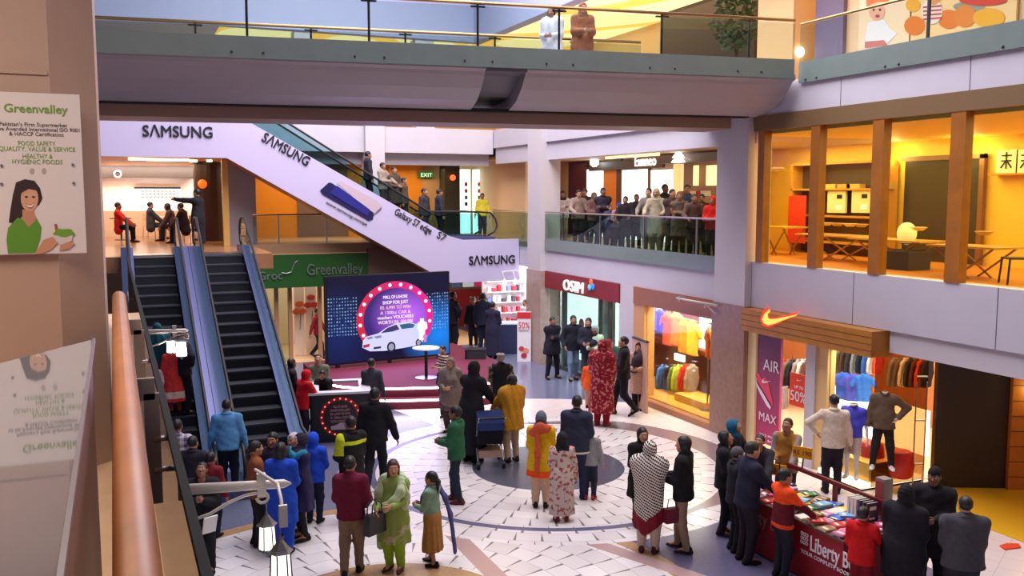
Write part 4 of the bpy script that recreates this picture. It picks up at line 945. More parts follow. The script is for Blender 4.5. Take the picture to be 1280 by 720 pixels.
k_ = t.children[-1]; k_.location = (12.855-t.location.x, q[1]-t.location.y, q[2]-.5); k_.rotation_euler = (0, -PI/2, 0)
struct(MB().box(XW+.1, XW+.12, 21.4, 25.9, .12, 2.44).build('window_1', glass('shop_glass', (225, 236, 232), 1.3)))
o = MB()
for px in (706, 750, 762): yy = atX(px, 400, XW+.08)[1]; o.box(XW+.05, XW+.14, yy-.05, yy+.05, 0, 2.46)
o.box(XW+.04, XW+.2, 21.4, 25.96, 0, .12); struct(o.build('trim_10', mat('dark_frame', (48, 56, 54), .4)))
tag(MB().box(12.88, 12.93, atX(771, 400, 12.9)[1]-.03, atX(771, 400, 12.9)[1]+.03, 1.1, 2.4).build('tube_light', mat('tube_light', (200, 255, 240), emit=5)), 'upright tube light near white pilaster in OSIM shop', 'lamp')
# ------------------------------------------------------------------ clothes shop (ground, Y 17 - 20.6)
t = thing('shop_sign', 'plain orange brown wooden fascia above the bright clothes shop window', 'sign', (XW, 18.9, 2.5))
MB().box(XW-.05, XW+.3, 17.07, 20.6, 2.53, 2.97).build('board', mat('fascia_wood', (150, 92, 56), .45, noise=.06, nscale=3), t)
struct(MB().box(XW-.02, XW+.3, 20.1, 20.62, 0, 2.53).build('trim_11', mat('tan_pilaster', (206, 150, 92), .45)))
struct(MB().box(XW-.12, XW+.15, 17.05, 20.15, 0, .14).build('trim_12', mat('wood_plinth', (168, 112, 74), .35)))
o = MB(); o.box(14.1, 14.2, 17.1, 23.6, 0, 3); struct(o.build('wall_right_clothes', mat('dark_brick', (110, 56, 40), .7, noise=.1, nscale=12)))
struct(MB().box(12.5, 14.1, 17.1, 23.5, .0, .16).build('floor_window_display', mat('honey_floor', (214, 150, 60), .3)))
struct(MB().box(XW+.06, XW+.08, 17.1, 20.1, .14, 2.53).build('window_2', glass('shop_glass')))
struct(MB().box(12.6, 14.2, 17.0, 23.6, 2.9, 2.96).build('ceiling_clothes_shop', WHITE2))
yP0, yP1 = atX(897, 400, 14.05)[1], atX(875, 400, 14.05)[1]
t = thing('poster', 'bright white lit poster with crossed tools emblem in clothes shop', 'poster', (14.05, (yP0+yP1)/2, 1.7))
MB().box(14.03, 14.09, yP0-.4, yP1, atX(885, 440, 14.05)[2], atX(885, 396, 14.05)[2]).build('board', mat('lit_white', (255, 250, 245), emit=1.6), t)
q = atX(890, 413, 14.0); EMB = mat('emblem_black', (40, 34, 34))
for s in (-1, 1): MB().bar((14.01, q[1]-.16*s, q[2]-.1), (14.01, q[1]+.16*s, q[2]+.1), .012, .035).build('emblem_bar', EMB, t)
for dz in (.16, -.17): MB().box(14.005, 14.02, q[1]-.17, q[1]+.17, q[2]+dz-.02, q[2]+dz+.02).build('emblem_line', EMB, t)
XG = 13.7
def wear(px, py, X_, kind, c, label, group, sc=1.0, rz=PI/2): return garment(kind, tuple(atX(px, py, X_)), rz, c, label, group, sc)
for px, py, c, nm in ((819, 386, (110, 90, 230), 'violet'), (826, 388, (70, 70, 220), 'blue'), (836, 393, (236, 90, 60), 'coral'), (846, 393, (250, 130, 80), 'salmon'), (856, 402, (236, 150, 40), 'amber'), (866, 404, (250, 190, 60), 'golden')):
    wear(px, py, XG, 'tee', c, nm+' shirt hung high in the clothes shop window', 'shirts hung high in the clothes shop', 1.25 if px > 830 else .9)
rail('clothes_rail', 'low steel clothes rail in the clothes shop window', tuple(atX(820, 457, 13.4)), tuple(atX(866, 455, 13.4)))
for px, c, nm in ((829, (70, 110, 190), 'denim blue'), (837, (44, 40, 60), 'dark'), (844, (110, 120, 60), 'olive'), (849, (180, 220, 70), 'lime green'), (857, (220, 50, 40), 'bright red'), (865, (170, 150, 140), 'grey beige')):
    wear(px, 458, 13.4, 'jacket', c, nm+' jacket on the low rail of clothes shop window', 'jackets on the low rail', .92, rz=.25)
rail('clothes_rail', 'upper steel rail of the clothes shop window holding orange shirts', tuple(atX(812, 386, XG)), tuple(atX(872, 402, XG)))
t = thing('mannequin_torso', 'orange topped torso stand at the clothes shop window', 'mannequin', tuple(atX(884, 510, 13.0)))
p = t.location; V, Q = garment_parts('tee'); o = fastobj('top', V*1.0, Q, [cloth((246, 110, 30))], t); o.location = (0, 0, atX(884, 412, 13.0)[2]-p.z); o.rotation_euler = (0, 0, 1.2)
MB().tube([(0, 0, -p.z+.16), (0, 0, 1.2)], .02).build('pole', STEEL, t, world=False); MB().lathe([(.18, -p.z+.16), (.18, -p.z+.19)], n=16).build('base', STEEL, t, world=False)
q = atX(850, 447, 13.7); tag(MB().box(13.66, 13.72, q[1]-.22, q[1]+.22, q[2]-.09, q[2]+.09).build('price_box', mat('lit_white', (255, 250, 245))), 'small white lit price box on clothes shop shelf', 'sign')
tag(MB().box(13.8, 14.08, 17.6, 22.6, 1.22, 1.34).build('wall_shelf', mat('red_brown', (120, 50, 30))), 'red brown wall shelf across the clothes shop window', 'shelf')
t = thing('display_block', 'low honey coloured display block on clothes shop window floor', 'plinth', tuple(atX(875, 520, 13.2)))
p = t.location; MB().box(-.3, .3, -.6, .7, -p.z+.16, -p.z+.34).build('block', mat('honey_block', (226, 170, 70), .35), t, world=False)
for px in (826, 851, 860, 872):
    q = atX(px, 386, 13.3); o = MB().lathe([(.02, .14), (.05, .1), (.11, 0)], tuple(q), 14).build('pendant_lamp', mat('shade_cream', (250, 240, 220), emit=3)); tag(o, 'small white pendant shade %s in clothes shop' % {826: 'over the violet shirt', 851: 'over the amber shirt', 860: 'over the golden shirt', 872: 'next to the white poster'}[px], 'lamp', 'pendant shades in the clothes shop')
# ------------------------------------------------------------------ sports shop (ground, Y 9.5 - 15.9)
SW = [(0, .1), (.06, .0), (.2, -.03), (.42, .06), (1.0, .4), (.45, .2), (.25, .15), (.17, .19), (.15, .28), (.2, .4), (.08, .28)]
t = thing('shop_sign', 'wooden box fascia with glowing red and orange swoosh above sports shop', 'sign', (12.2, 13.9, 2.5))
MB().box(12.08, XW+.2, 12.1, 15.75, 2.5, 2.96).build('board', mat('nike_wood', (176, 112, 30), .4, noise=.12, nscale=4), t)
o = MB()
for zz in (2.61, 2.73, 2.85): o.box(12.076, 12.085, 12.1, 15.75, zz, zz+.008)
o.build('board_groove', mat('groove', (90, 50, 18)), t)
q = atX(952, 411, 12.06); MB().prism([(a*1.0, b_*.72+.12) for a, b_ in SW], tuple(q), vy, vz, (.05, 0, 0)).build('swoosh', mat('swoosh_orange', (255, 120, 50), emit=3.5), t)
MB().prism([((a-.35)*1.16+.35, ((b_-.12)*1.4+.12)*.72+.12) for a, b_ in SW], tuple(Vector(q)+Vector((.006, 0, 0))), vy, vz, (.02, 0, 0)).build('swoosh_halo', mat('swoosh_red', (255, 40, 10), emit=1.6), t)
struct(MB().box(XW+.05, XW+.35, 2, 12.05, 2.58, 2.97).build('trim_13', WHITE2))
NW = mat('nike_cream', (232, 190, 130), .4)
struct(MB().box(XW-.02, XW+.2, 15.62, 15.87, 0, 2.5).build('trim_14', mat('cream_light_frame', (250, 224, 170), .4)))
struct(MB().box(XW-.05, XW+.25, 13.78, 14.05, 0, 2.5).build('trim_15', WHITE2)); struct(MB().box(XW, XW+.2, 13.5, 13.78, 0, 2.5).build('trim_16', NW))
o = MB(); o.box(17.0, 17.2, 8, 23, 0, 3.4); o.box(14.25, 17, 22.8, 23, 0, 3.4); o.box(14.2, 14.26, 17.2, 23, 0, 3.4); o.box(12.9, 14.25, 17.06, 17.16, 0, 3.4)
struct(o.build('wall_right_sports', mat('sports_wall', (176, 110, 60), .6)))
struct(MB().box(12.42, 17.0, 12.42, 22.8, 0.001, .02).build('floor_sports_shop', mat('pale_shop_floor', (232, 206, 176), .25)))
struct(MB().box(12.6, 17.0, 8.0, 22.8, 3.0, 3.05).build('ceiling_sports_shop', mat('shop_ceiling', (206, 170, 130), .6)))
# door poster
y0, y1 = 14.9, 15.6
m, nt, b, tc, x, y, z = xmat('sports_poster_print', .35, 'Object'); g = (z*.4).mn(X.op('ADD', 1, 0)).mx(X.op('ADD', 0, 0))
nt.links.new(mixc(g, rgbk((206, 64, 110)), rgbk((96, 50, 92))), b.inputs['Base Color']); 
t = thing('poster', 'tall purple shoe poster reading AIR MAX beside sports shop door', 'poster', (XW, 15.2, .1))
MB().box(XW+.02, XW+.08, 14.87, 15.6, .12, 2.45).build('board', m, t)
PT = mat('poster_white', (240, 232, 236))
lettering('AIR', atX(954, 462, XW), vy, vz, .34, PT, t, .006, align='LEFT', width=.5); lettering('MAX', atX(948, 524, XW), vy, vz, .26, PT, t, .006, align='LEFT', width=.55); lettering('2015 PRINT', atX(949, 543, XW), vy, vz, .07, PT, t, .006, align='LEFT', width=.6)
shoe = [(0, 0), (.08, -.13), (.3, -.3), (.55, -.52), (.66, -.6), (.64, -.45), (.55, -.28), (.48, -.1), (.4, -.02), (.34, .04), (.22, -.04), (.12, .06), (.03, .1)]
MB().prism([(a*.85, b_*.9) for a, b_ in shoe], tuple(atX(945, 470, XW+.004)), vy, vz, (.012, 0, 0)).build('printed_shoe', mat('shoe_pink', (236, 80, 110)), t)
MB().prism([(a*.8-.02, b_*.86-.05) for a, b_ in [(0, 0), (.08, -.13), (.3, -.3), (.55, -.52), (.66, -.6), (.62, -.66), (.5, -.6), (.2, -.34), (.02, -.14)]], tuple(atX(945, 470, XW-.004)), vy, vz, (.008, 0, 0)).build('printed_sole', PT, t)
MB().prism([(a*.3, b_*.22) for a, b_ in SW], tuple(atX(952, 478, XW-.008)), vy, vz, (.006, 0, 0)).build('printed_swoosh', PT, t); MB().prism([(a*.24, b_*.14) for a, b_ in SW], tuple(atX(959, 552, XW)), vy, vz, (.006, 0, 0)).build('printed_swoosh', PT, t)
# hanging orange sign
y0, y1 = atX(1012, 480, XW)[1], atX(987, 480, XW)[1]; z0, z1 = atX(1000, 509, XW)[2], atX(1000, 468, XW)[2]
t = thing('hanging_sign', 'orange hanging sale sign reading 50% in sports shop doorway', 'sign', (XW, (y0+y1)/2, z0))
MB().box(XW, XW+.02, y0, y1, z0, z1).build('board', mat('sale_orange', (240, 70, 20)), t)
lettering('50%', (XW-.01, (y0+y1)/2+.02, z0+.1), vy, vz, .3, PT, t, .006, width=(y1-y0)*.8); lettering('UP TO', (XW-.01, (y0+y1)/2, z0+.36), vy, vz, .09, PT, t, .006)
MB().prism([(a*.16, b_*.1) for a, b_ in SW], (XW-.008, (y0+y1)/2+.08, z1-.14), vy, vz, (.006, 0, 0)).build('printed_swoosh', PT, t)
for yy in (y0+.05, y1-.05): MB().tube([(XW+.01, yy, z1), (XW+.01, yy, 3.0)], .004, 6).build('wire', STEEL, t)
# window display
struct(MB().box(XW+.06, XW+.08, 12.42, 13.5, .2, 2.5).build('window_3', glass('shop_glass')))
struct(MB().box(XW+.06, 13.75, 12.35, 12.37, .05, 2.9).build('window_4', glass('brown_glass', (196, 172, 140), 1.5)))
t = thing('display_platform', 'honey wood window platform with lit white lower edge under the mannequins', 'plinth', (12.9, 13, 0))
MB().box(XW-.15, 13.7, 12.37, 13.5, 0.02, .12).build('lit_base', mat('lit_edge', (255, 236, 196), emit=1.2), t); MB().box(XW-.17, 13.72, 12.36, 13.5, 0, .03).build('kick', DARK, t)
MB().box(12.5, 13.5, 12.5, 13.5, .12, .24).build('deck', mat('honey_block', (226, 170, 70)), t); MB().box(12.46, 13.1, 12.42, 13.2, .12, .46).build('raised_block', mat('honey_block', (226, 170, 70)), t)
MANQ = mat('mannequin_white', (232, 224, 216), .35)
def mannequin(loc, yaw, label, topc, botc, legs, arms, shorts=False, H=1.6):
    t, info = person(label, loc, H, yaw, hair=(None, None), top=('tee' if shorts else 'jacket', topc, {'sleeve': .4} if shorts else {}), bottom=('trousers', botc), arms=arms, legs=legs, group='mannequins in the sports shop window', cat='mannequin', shoes=(230, 222, 214), res=.026)
    t.name = 'mannequin'
    for c in list(t.children):
        if c.name.startswith('body'):
            me = c.data
            for i in range(4): me.materials[i] = MANQ
            zmax = info['neck'][2]+.05; co = np.empty(len(me.vertices)*3, np.float32); me.vertices.foreach_get('co', co); co = co.reshape(-1, 3)
            up = co[:, 2] > zmax; co[up, 2] = zmax; me.vertices.foreach_set('co', co.ravel()); me.update()
        if shorts and c.name.startswith('trousers'):
            me = c.data; co = np.empty(len(me.vertices)*3, np.float32); me.vertices.foreach_get('co', co); co = co.reshape(-1, 3); zz = .3*H; dn = co[:, 2] < zz; co[dn, 2] = zz; me.vertices.foreach_set('co', co.ravel()); me.update()
    return t
q = atZ(1064, 597, .24); mannequin((q[0], q[1], .24), 2.2, 'headless mannequin in purple blue T-shirt and pale shorts', (84, 84, 210), (214, 196, 180), 'stand', ('down', (.2, .1, .55)), True, 1.55)
q = atZ(1102, 586, .46); mannequin((q[0], q[1], .46), 2.4, 'headless mannequin in brown jacket and black trousers on raised block', (110, 90, 70), (40, 36, 36), 'wide', ('hip', 'down'))
for px, py, nm in ((1076, 577, 'between the shorts mannequin and block'), (1113, 590, 'behind the brown jacket mannequin')):
    q = atZ(px, py+14, .24); o = MB().lathe([(.16, 0), (.21, .05), (.23, .25), (.2, .46), (.13, .5)], (q[0]+.45, q[1]+.2, .24), 18).build('red_drum', mat('drum_red', (206, 40, 24), .4), smooth=True); tag(o, 'red drum seat '+nm, 'stool', 'red drums in the sports window')
tag(MB().box(14.4, 14.46, 12.9, 16.2, .25, 1.15).build('backlit_board', mat('lit_panel', (255, 246, 230), emit=2.2)), 'low white light panel behind the window mannequins', 'panel')
SC = [((60, 60, 70), 'charcoal'), ((70, 110, 190), 'blue'), ((210, 70, 40), 'orange red'), ((120, 110, 100), 'taupe'), ((40, 44, 60), 'navy'), ((150, 150, 156), 'grey'), ((230, 226, 220), 'white'), ((96, 60, 50), 'brown')]
for i, px in enumerate(range(968, 1012, 6)):
    c, nm = SC[i]; wear(px, 452, 15.6, 'jacket', c, nm+' jacket on the rack seen through the sports shop door', 'jackets seen through the sports shop door', 1.0, rz=.3)
rail('clothes_rail', 'clothes rail seen through the sports shop door', tuple(atX(960, 450, 15.6)), tuple(atX(1014, 450, 15.6)))
for i, px in enumerate((964, 972, 981)): wear(px, 482, 15.2, 'trousers', SC[(0, 3, 5)[i]][0], ('charcoal', 'taupe', 'grey')[i]+' trousers hung below rack by sports shop poster', 'trousers by the sports shop poster', .95, rz=.3)
for i, px in enumerate(range(1050, 1104, 7)):
    c, nm = SC[(3, 7, 0, 5, 4, 1, 6, 2)[i]]; wear(px, 438, 14.9, 'jacket', c, nm+' jacket on the high rail above the mannequins', 'jackets above the mannequins', .75, rz=.3)
rail('clothes_rail', 'high clothes rail above the window mannequins', tuple(atX(1044, 437, 14.9)), tuple(atX(1108, 437, 14.9)))
for px, py, c, nm in ((1054, 468, (70, 110, 230), 'light blue'), (1066, 470, (90, 96, 220), 'violet blue'), (1080, 470, (60, 120, 235), 'sky blue')): wear(px, py, 14.3, 'tee', c, nm+' shirt displayed behind the purple mannequin', 'blue shirts behind the mannequin', .8, rz=-.75)
for i, px in enumerate(range(1118, 1164, 7)):
    c, nm = SC[(5, 3, 6, 0, 7, 2, 4)[i]]; wear(px, 450, 15.4, 'jacket', c, nm+' jacket seen through brown side glass of sports shop', 'jackets behind the brown side glass', .85, rz=.3)
rail('clothes_rail', 'clothes rail behind the brown side glass', tuple(atX(1112, 449, 15.4)), tuple(atX(1166, 449, 15.4)))
t = thing('steel_rack', 'upright steel rack behind brown side glass near dark panel', 'rack', (14.6, 13.4, 0))
for px in (1140, 1153): q = atZ(px, 612, .02); MB().tube([(q[0], q[1], .02), (q[0], q[1], 2.0)], .012).build('upright', STEEL, t)
a_ = atZ(1140, 612, .02); b_ = atZ(1153, 612, .02)
for zz in (.5, 1.3, 2.1): MB().tube([(a_[0], a_[1], zz), (b_[0], b_[1], zz)], .015).build('crossbar', STEEL, t)
# lobby recess to the right of the sports shop
a_ = Vector(atZ(1166, 610, 0)); b_ = Vector(atZ(1256, 611, 0)); d_ = (b_-a_).normalized(); c_ = Vector(atZ(1330, 614, 0))
struct(MB().prism([(0, 0), ((b_-a_).length, 0), ((b_-a_).length, 3.0), (0, 3.0)], a_, d_, (0, 0, 1), Vector((-d_.y, d_.x, 0))*.15).build('wall_lobby_dark', mat('dark_panel', (52, 40, 28), .35)))
tag(MB().prism([(0, 0), (2.4, 0), (2.4, 3.0), (0, 3.0)], b_-Vector((-d_.y, d_.x, 0))*.1, d_, (0, 0, 1), Vector((-d_.y, d_.x, 0))*.2).build('slatted_wall', mat('slat_wood', (196, 116, 36), .4, noise=.1, nscale=3)), 'orange wooden slatted lobby wall with half swoosh at the picture edge', 'wall panel')
bpy.data.objects['slatted_wall']['kind'] = 'structure'
t = thing('wall_logo', 'red swoosh with yellow glow on orange slatted wall', 'sign', b_)
nn = -Vector((-d_.y, d_.x, 0)); q = b_+d_*.36+nn*.13; q.z = 0; dq = (q-Vector(EYE)).xy.length; zq = CAMH-(492-243)/1150*((Vector((q.x, q.y, 0))).dot(Vector((math.sin(YAW), math.cos(YAW), 0)))); q.z = zq
MB().prism([(a*.9-.1, b2*.9-.1) for a, b2 in SW], q, d_, (0, 0, 1), nn*.03).build('swoosh', mat('logo_red', (206, 40, 10), emit=.6), t)
point('logo_glow', tuple(q+nn*.12), 6, (1, .8, .25), .1)
o = MB()
for zz in np.arange(.25, 3, .28): o.prism([(0, zz), (2.4, zz), (2.4, zz+.012), (0, zz+.012)], b_+nn*.105, d_, (0, 0, 1), nn*.004)
struct(o.build('trim_17', mat('groove', (90, 50, 18))))
struct(MB().box(12.7, 20, 2, 12.3, 0.001, .012).build('floor_lobby', mat('yellow_floor', (224, 176, 40), .3)))
# ------------------------------------------------------------------ cosmetic shop (ground, Y 27 - 30.3) and the corridor shops behind
SHW = mat('bright_shop_white', (246, 246, 250), .5)
o = MB(); o.box(14.2, 14.3, 26.9, 33, 0, 3.0); o.box(12.6, 14.2, 31.9, 32.0, 0, 3.0); struct(o.build('wall_right_cosmetics', SHW))
struct(MB().box(12.4, 14.3, 27.0, 32, 2.94, 2.99).build('ceiling_cosmetics', mat('lit_ceiling', (255, 250, 250), emit=1.6)))
for i, zz in enumerate((.5, .9, 1.3, 1.7, 2.1)):
    t = tag(MB().box(12.65, 14.15, 31.58, 31.88, zz, zz+.03).build('wall_shelf', SHW), ('lowest', 'second lowest', 'middle', 'second highest', 'highest')[i]+' white shelf in the bright cosmetics shop', 'shelf', 'shelves in the cosmetics shop')
    for j in range(7):
        c = random.choice([(214, 60, 90), (236, 150, 170), (240, 236, 236), (120, 140, 200), (200, 40, 50), (90, 80, 90)]); y_ = 12.7+j*.2
        o = MB(); o.box(y_, y_+.08+random.random()*.08, 31.6, 31.76, zz+.03, zz+.15+random.random()*.14); tag(o.build('product_box', mat('prod_%d_%d_%d' % c, c)), ('first', 'second', 'third', 'fourth', 'fifth', 'sixth', 'seventh')[j]+' product box from the corridor side on the '+('lowest', 'second lowest', 'middle', 'second highest', 'highest')[i]+' cosmetics shelf', 'box', 'product boxes in the cosmetics shop')
t = thing('standee', 'white and red sale standee reading 50% by the marble column', 'sign', tuple(atZ(655, 452, 0)))
p = Vector(t.location); da = Vector((.88, -.47, 0))
MB().prism([(-.22, 0), (.22, 0), (.22, 1.62), (-.22, 1.62)], p, da, vz, (.02, .03, 0)).build('board', mat('standee_white', (240, 232, 236), .4), t)
nb = Vector((-.47, -.88, 0))*.01
MB().prism([(-.22, 1.4), (.22, 1.4), (.22, 1.6), (-.22, 1.6)], p+nb, da, vz, nb*.3).build('printed_band', mat('standee_red', (214, 40, 50)), t)
lettering('50%', p+nb*1.2+Vector((0, 0, 1.08)), da, vz, .3, mat('standee_red', (214, 40, 50)), t, .004, width=.36); lettering('DISCOUNT', p+nb*1.2+Vector((0, 0, .98)), da, vz, .09, mat('print_grey', (80, 70, 80)), t, .004, width=.34)
for bx, bz, rr, c in ((-.08, .42, .09, (206, 60, 70)), (.06, .36, .1, (230, 150, 120)), (0, .2, .1, (190, 50, 60))): MB().prism([(bx+rr*math.cos(a), bz+rr*.9*math.sin(a)) for a in np.linspace(0, 2*PI, 13)[:-1]], p+nb*1.1, da, vz, nb*.2).build('printed_fruit', mat('fr_%d_%d_%d' % c, c), t)
t = thing('arm_lamps', 'white arm spotlights fixed below the printed white panel', 'lamp', tuple(atY(638, 345, 27.9)))
p = Vector(t.location); MB().tube([p+Vector((-.3, 0, .15)), p+Vector((.9, 0, .2))], .02).build('bar', WT, t)
for dx in (-.28, .1, .3):
    MB().tube([p+Vector((dx, 0, .15)), p+Vector((dx-.05, -.15, .1)), p+Vector((dx-.02, -.22, -.12))], .015).build('arm', WT, t); MB().lathe([(.03, .08), (.07, -.06)], tuple(p+Vector((dx-.02, -.22, -.16))), 10).build('head', mat('lamp_head', (235, 235, 240), emit=1), t)
t = thing('shop_counter', 'dark glass topped counter in front of cosmetics shop', 'counter', tuple(atZ(636, 441, 0)))
p = Vector(t.location); MB().obox(p+Vector((0, 0, .5)), (.8, .55, 1.0), -.35).build('body', mat('navy_counter', (40, 46, 80), .3), t); MB().obox(p+Vector((0, 0, 1.03)), (.86, .6, .05), -.35).build('top', WT, t)
# corridor straight behind
struct(MB().box(7.6, 12.5, 30.5, 39.9, .001, .012).build('floor_corridor', mat('corridor_floor', (214, 178, 134), .3)))
struct(MB().box(11.1, 11.6, 33.5, 34.0, 0, 3.5).build('column', mat('tan_column', (206, 146, 92), .5)))
q0 = atY(565, 400, 35)[0]; q1 = atY(609, 400, 35)[0]
t = thing('shop_sign', 'red shop counter wall below colourful posters in the back corridor', 'sign', ((q0+q1)/2, 35, 1))
MB().box(q0-1, q1+.3, 35.0, 35.1, .02, 1.5).build('board', mat('red_counter', (170, 40, 50), .5), t); lettering('SALE', ((q0+q1)/2+.3, 34.98, 1.0), ux, vz, .3, PT, t, .02)
for i, (pa, c1, c2) in enumerate((((566, 576), (60, 80, 110), (150, 170, 190)), ((579, 592), (190, 200, 200), (100, 110, 140)), ((594, 604), (190, 40, 90), (230, 160, 190)))):
    a_, b_ = atY(pa[0], 370, 35)[0], atY(pa[1], 370, 35)[0]; t = thing('wall_poster', ('dark blue', 'pale grey', 'crimson pink')[i]+' poster in the back corridor beside the video wall', 'poster', ((a_+b_)/2, 35, 1.6))
    MB().box(a_, b_, 34.95, 35.05, 1.6, 2.75).build('board', mat('cp%d' % i, c1, emit=.5), t); MB().prism([((a_+b_)/2+(b_-a_)*.32*math.cos(k), 2.2+.3*math.sin(k)) for k in np.linspace(0, 2*PI, 13)[:-1]], (0, 34.945, 0), ux, vz, (0, .004, 0)).build('printed_shape', mat('cq%d' % i, c2, emit=.5), t)
# Greenvalley supermarket front
t = thing('shop_sign', 'long green fascia with silver Greenvalley letters above supermarket doors', 'sign', (5.6, 29, 2.5))
MB().box(3.9, 7.5, 29.0, 29.18, 2.45, 3.48).build('board', mat('deep_green', (34, 84, 30), .4), t)
SIL = mat('silver_letter', (140, 150, 140), .35, metal=.6)
lettering('Greenvalley', atY(383, 344, 28.98), ux, vz, .5, SIL, t, .05, align='LEFT', width=72*28.5/1150)
lettering('Groc', atY(322, 350, 28.98), ux, vz, .36, SIL, t, .04, align='LEFT')
pts = [atY(px, py, 28.96) for px, py in ((352, 341), (358, 342), (364, 340), (366, 334), (369, 328), (372, 326))]; MB().tube([tuple(p) for p in pts], .02).build('leaf_mark', SIL, t)
struct(MB().box(7.5, 9.6, 29.02, 29.2, 2.6, 3.6).build('trim_18', mat('brown_panel', (110, 84, 66), .5)))
o = MB()
for px in (328, 346, 363, 400): xx = atY(px, 400, 29.6)[0]; o.box(xx-.06, xx+.06, 29.55, 29.7, 0, 2.5)
struct(o.build('trim_19', mat('shop_mullion', (176, 130, 96), .5)))
struct(MB().box(atY(328, 400, 29.6)[0], atY(363, 400, 29.6)[0], 29.6, 29.62, 0, 2.5).build('window_5', glass('shop_glass')))
struct(MB().box(1, 7.6, 33, 33.1, 0, 3.4).build('wall_supermarket', mat('supermarket_wall', (226, 196, 160), .5)))
struct(MB().box(1, 7.6, 29.3, 33, .001, .012).build('floor_supermarket', mat('corridor_floor', (214, 178, 134))))
for i, (a_, b_) in enumerate(((368, 381), (382, 396))):
    x0_, x1_ = atY(a_, 400, 30.5)[0], atY(b_, 400, 30.5)[0]; t = thing('panel_door', ('pale panel door with orange flower print nearest the column', 'pale panel door with red flower print nearest the video wall')[i], 'door', ((x0_+x1_)/2, 30.5, 0))
    MB().box(x0_, x1_-.01, 30.5, 30.55, 0.02, 2.5).build('leaf', mat('door_cream', (244, 222, 200), .4), t)
    for k in range(3): MB().ball(((x0_+x1_)/2-.1+.1*k, 30.48, 1.5+.25*(k % 2)+.2*i), (.14, .012, .1), 10, 6).build('printed_flower', mat('flower%d' % i, ((232, 110, 50), (206, 70, 50))[i], ), t)
    MB().tube([((x0_+x1_)/2, 30.48, .9), ((x0_+x1_)/2+.05, 30.48, 1.5)], .012).build('printed_stem', mat('stem', (120, 110, 80)), t)
# ------------------------------------------------------------------ cafe on the upper left floor
struct(MB().box(-6, 4.3, 38.0, 38.2, 3.8, 6.75).build('wall_cafe', mat('cafe_wall', (250, 226, 212), .5, emit=0)))
x0_, x1_ = atY(140, 220, 37.5)[0], atY(243, 220, 37.5)[0]
t = thing('cafe_fascia', 'dark band with white ring mark above lit cafe wall', 'sign', ((x0_+x1_)/2, 37.5, 6))
MB().box(x0_-1, x1_, 37.5, 38.0, atY(200, 222, 37.5)[2], 6.42).build('board', mat('dark_band', (52, 40, 34)), t)
q = atY(147, 217.5, 37.45); MB().tube([(q[0]+.12*math.cos(a), q[1], q[2]+.12*math.sin(a)) for a in np.linspace(0, 2*PI, 17)], .025, 6).build('ring_mark', PT, t)
x0_, x1_ = atY(168, 240, 37.9)[0], atY(226, 240, 37.9)[0]; z0, z1 = atY(200, 249, 37.9)[2], atY(200, 236, 37.9)[2]
t = thing('menu_board', 'white menu board with dark lines on the lit cafe wall', 'sign', ((x0_+x1_)/2, 37.9, z0))
MB().box(x0_, x1_, 37.86, 38.0, z0, z1).build('board', mat('menu_white', (255, 236, 226), emit=.5), t); MB().box(x0_, x1_, 37.84, 38.0, z1, z1+.07).build('top_rail', DARK, t)
for i in range(9):
    for j in range(3): MB().box(x0_+.25+i*.14, x0_+.33+i*.14, 37.845, 37.86, z0+.06+j*.11, z0+.11+j*.11).build('menu_item', mat('menu_ink', (120, 70, 60)), t)
t = thing('cafe_counter', 'white lit cafe service counter below the menu board', 'counter', (1.0, 37, 3.8))
MB().box(-.6, 2.6, 36.8, 37.4, 3.8, 4.75).build('body', mat('counter_cream', (236, 214, 196), .4), t); MB().box(.5, 2.4, 36.8, 37.4, 4.75, 5.1).build('display_glass', mat('lit_case', (240, 246, 255), emit=1.6), t)
struct(MB().lathe([(.5, 3.8), (.5, 6.42)], (atY(262, 250, 32.5)[0], 32.5, 0), 28).build('column', mat('dark_wood_column', (70, 40, 24), .3)))
q = atY(253, 230, 31.9); tag(MB().ball(tuple(q), .15).build('globe_lamp', mat('amber_globe', (236, 110, 30), emit=.7)), 'amber globe lamp on the round dark cafe column', 'lamp')
struct(MB().box(-6, 4.3, 28.3, 38, 6.42, 6.5).build('ceiling_cafe', mat('cafe_ceiling', (214, 170, 120), .5)))
for i, (px, w_) in enumerate(((172, 20), (210, 50), (262, 6), (242, 9))):
    q = atY(px, 208 if i % 2 else 211, 29.5+i*.4); tag(MB().box(q[0]-w_*.012, q[0]+w_*.012, q[1]-.1, q[1]+.1, 6.36, 6.42).build('ceiling_light', mat('cafe_strip', (255, 220, 160), emit=8)), ('short strip light above cafe entrance near pillar', 'long strip light over the cafe tables', 'small square light by the gold column', 'square light beside the long cafe strip')[i], 'lamp', 'cafe ceiling lights')
def chair(loc, rz, label, c, group, sc=1.0):
    t = thing('cafe_chair', label, 'chair', loc, rz, group); m_ = mat('chair_%d_%d_%d' % c, c, .4)
    MB().box(-.21, .21, -.21, .21, .43, .46).build('seat', m_, t, world=False); o = MB(); o.box(-.2, .2, -.22, -.19, .6, .88); o.build('backrest', m_, t, world=False)
    for sx in (-1, 1):
        MB().tube([(sx*.19, .19, .43), (sx*.21, .22, 0)], .018).build('leg', m_, t, world=False); MB().tube([(sx*.19, -.2, .88), (sx*.19, -.2, .43), (sx*.21, -.24, 0)], .018).build('leg', m_, t, world=False)
    return t
CG = 'cream cafe chairs'
for px, py, rz, lb in ((190, 298, -1.2, 'cream cafe chair under seated man in dark jacket'), (218, 300, 1.2, 'cream cafe chair with back to the escalators, left of the bowed woman'), (234, 303, 1.0, 'cream cafe chair close to the standing man in black'), (298, 300, .4, 'cream cafe chair beyond the gold column')):
    q = atZ(px, py, 3.8); chair((q[0], q[1], 3.8), rz, lb, (232, 206, 170), CG)
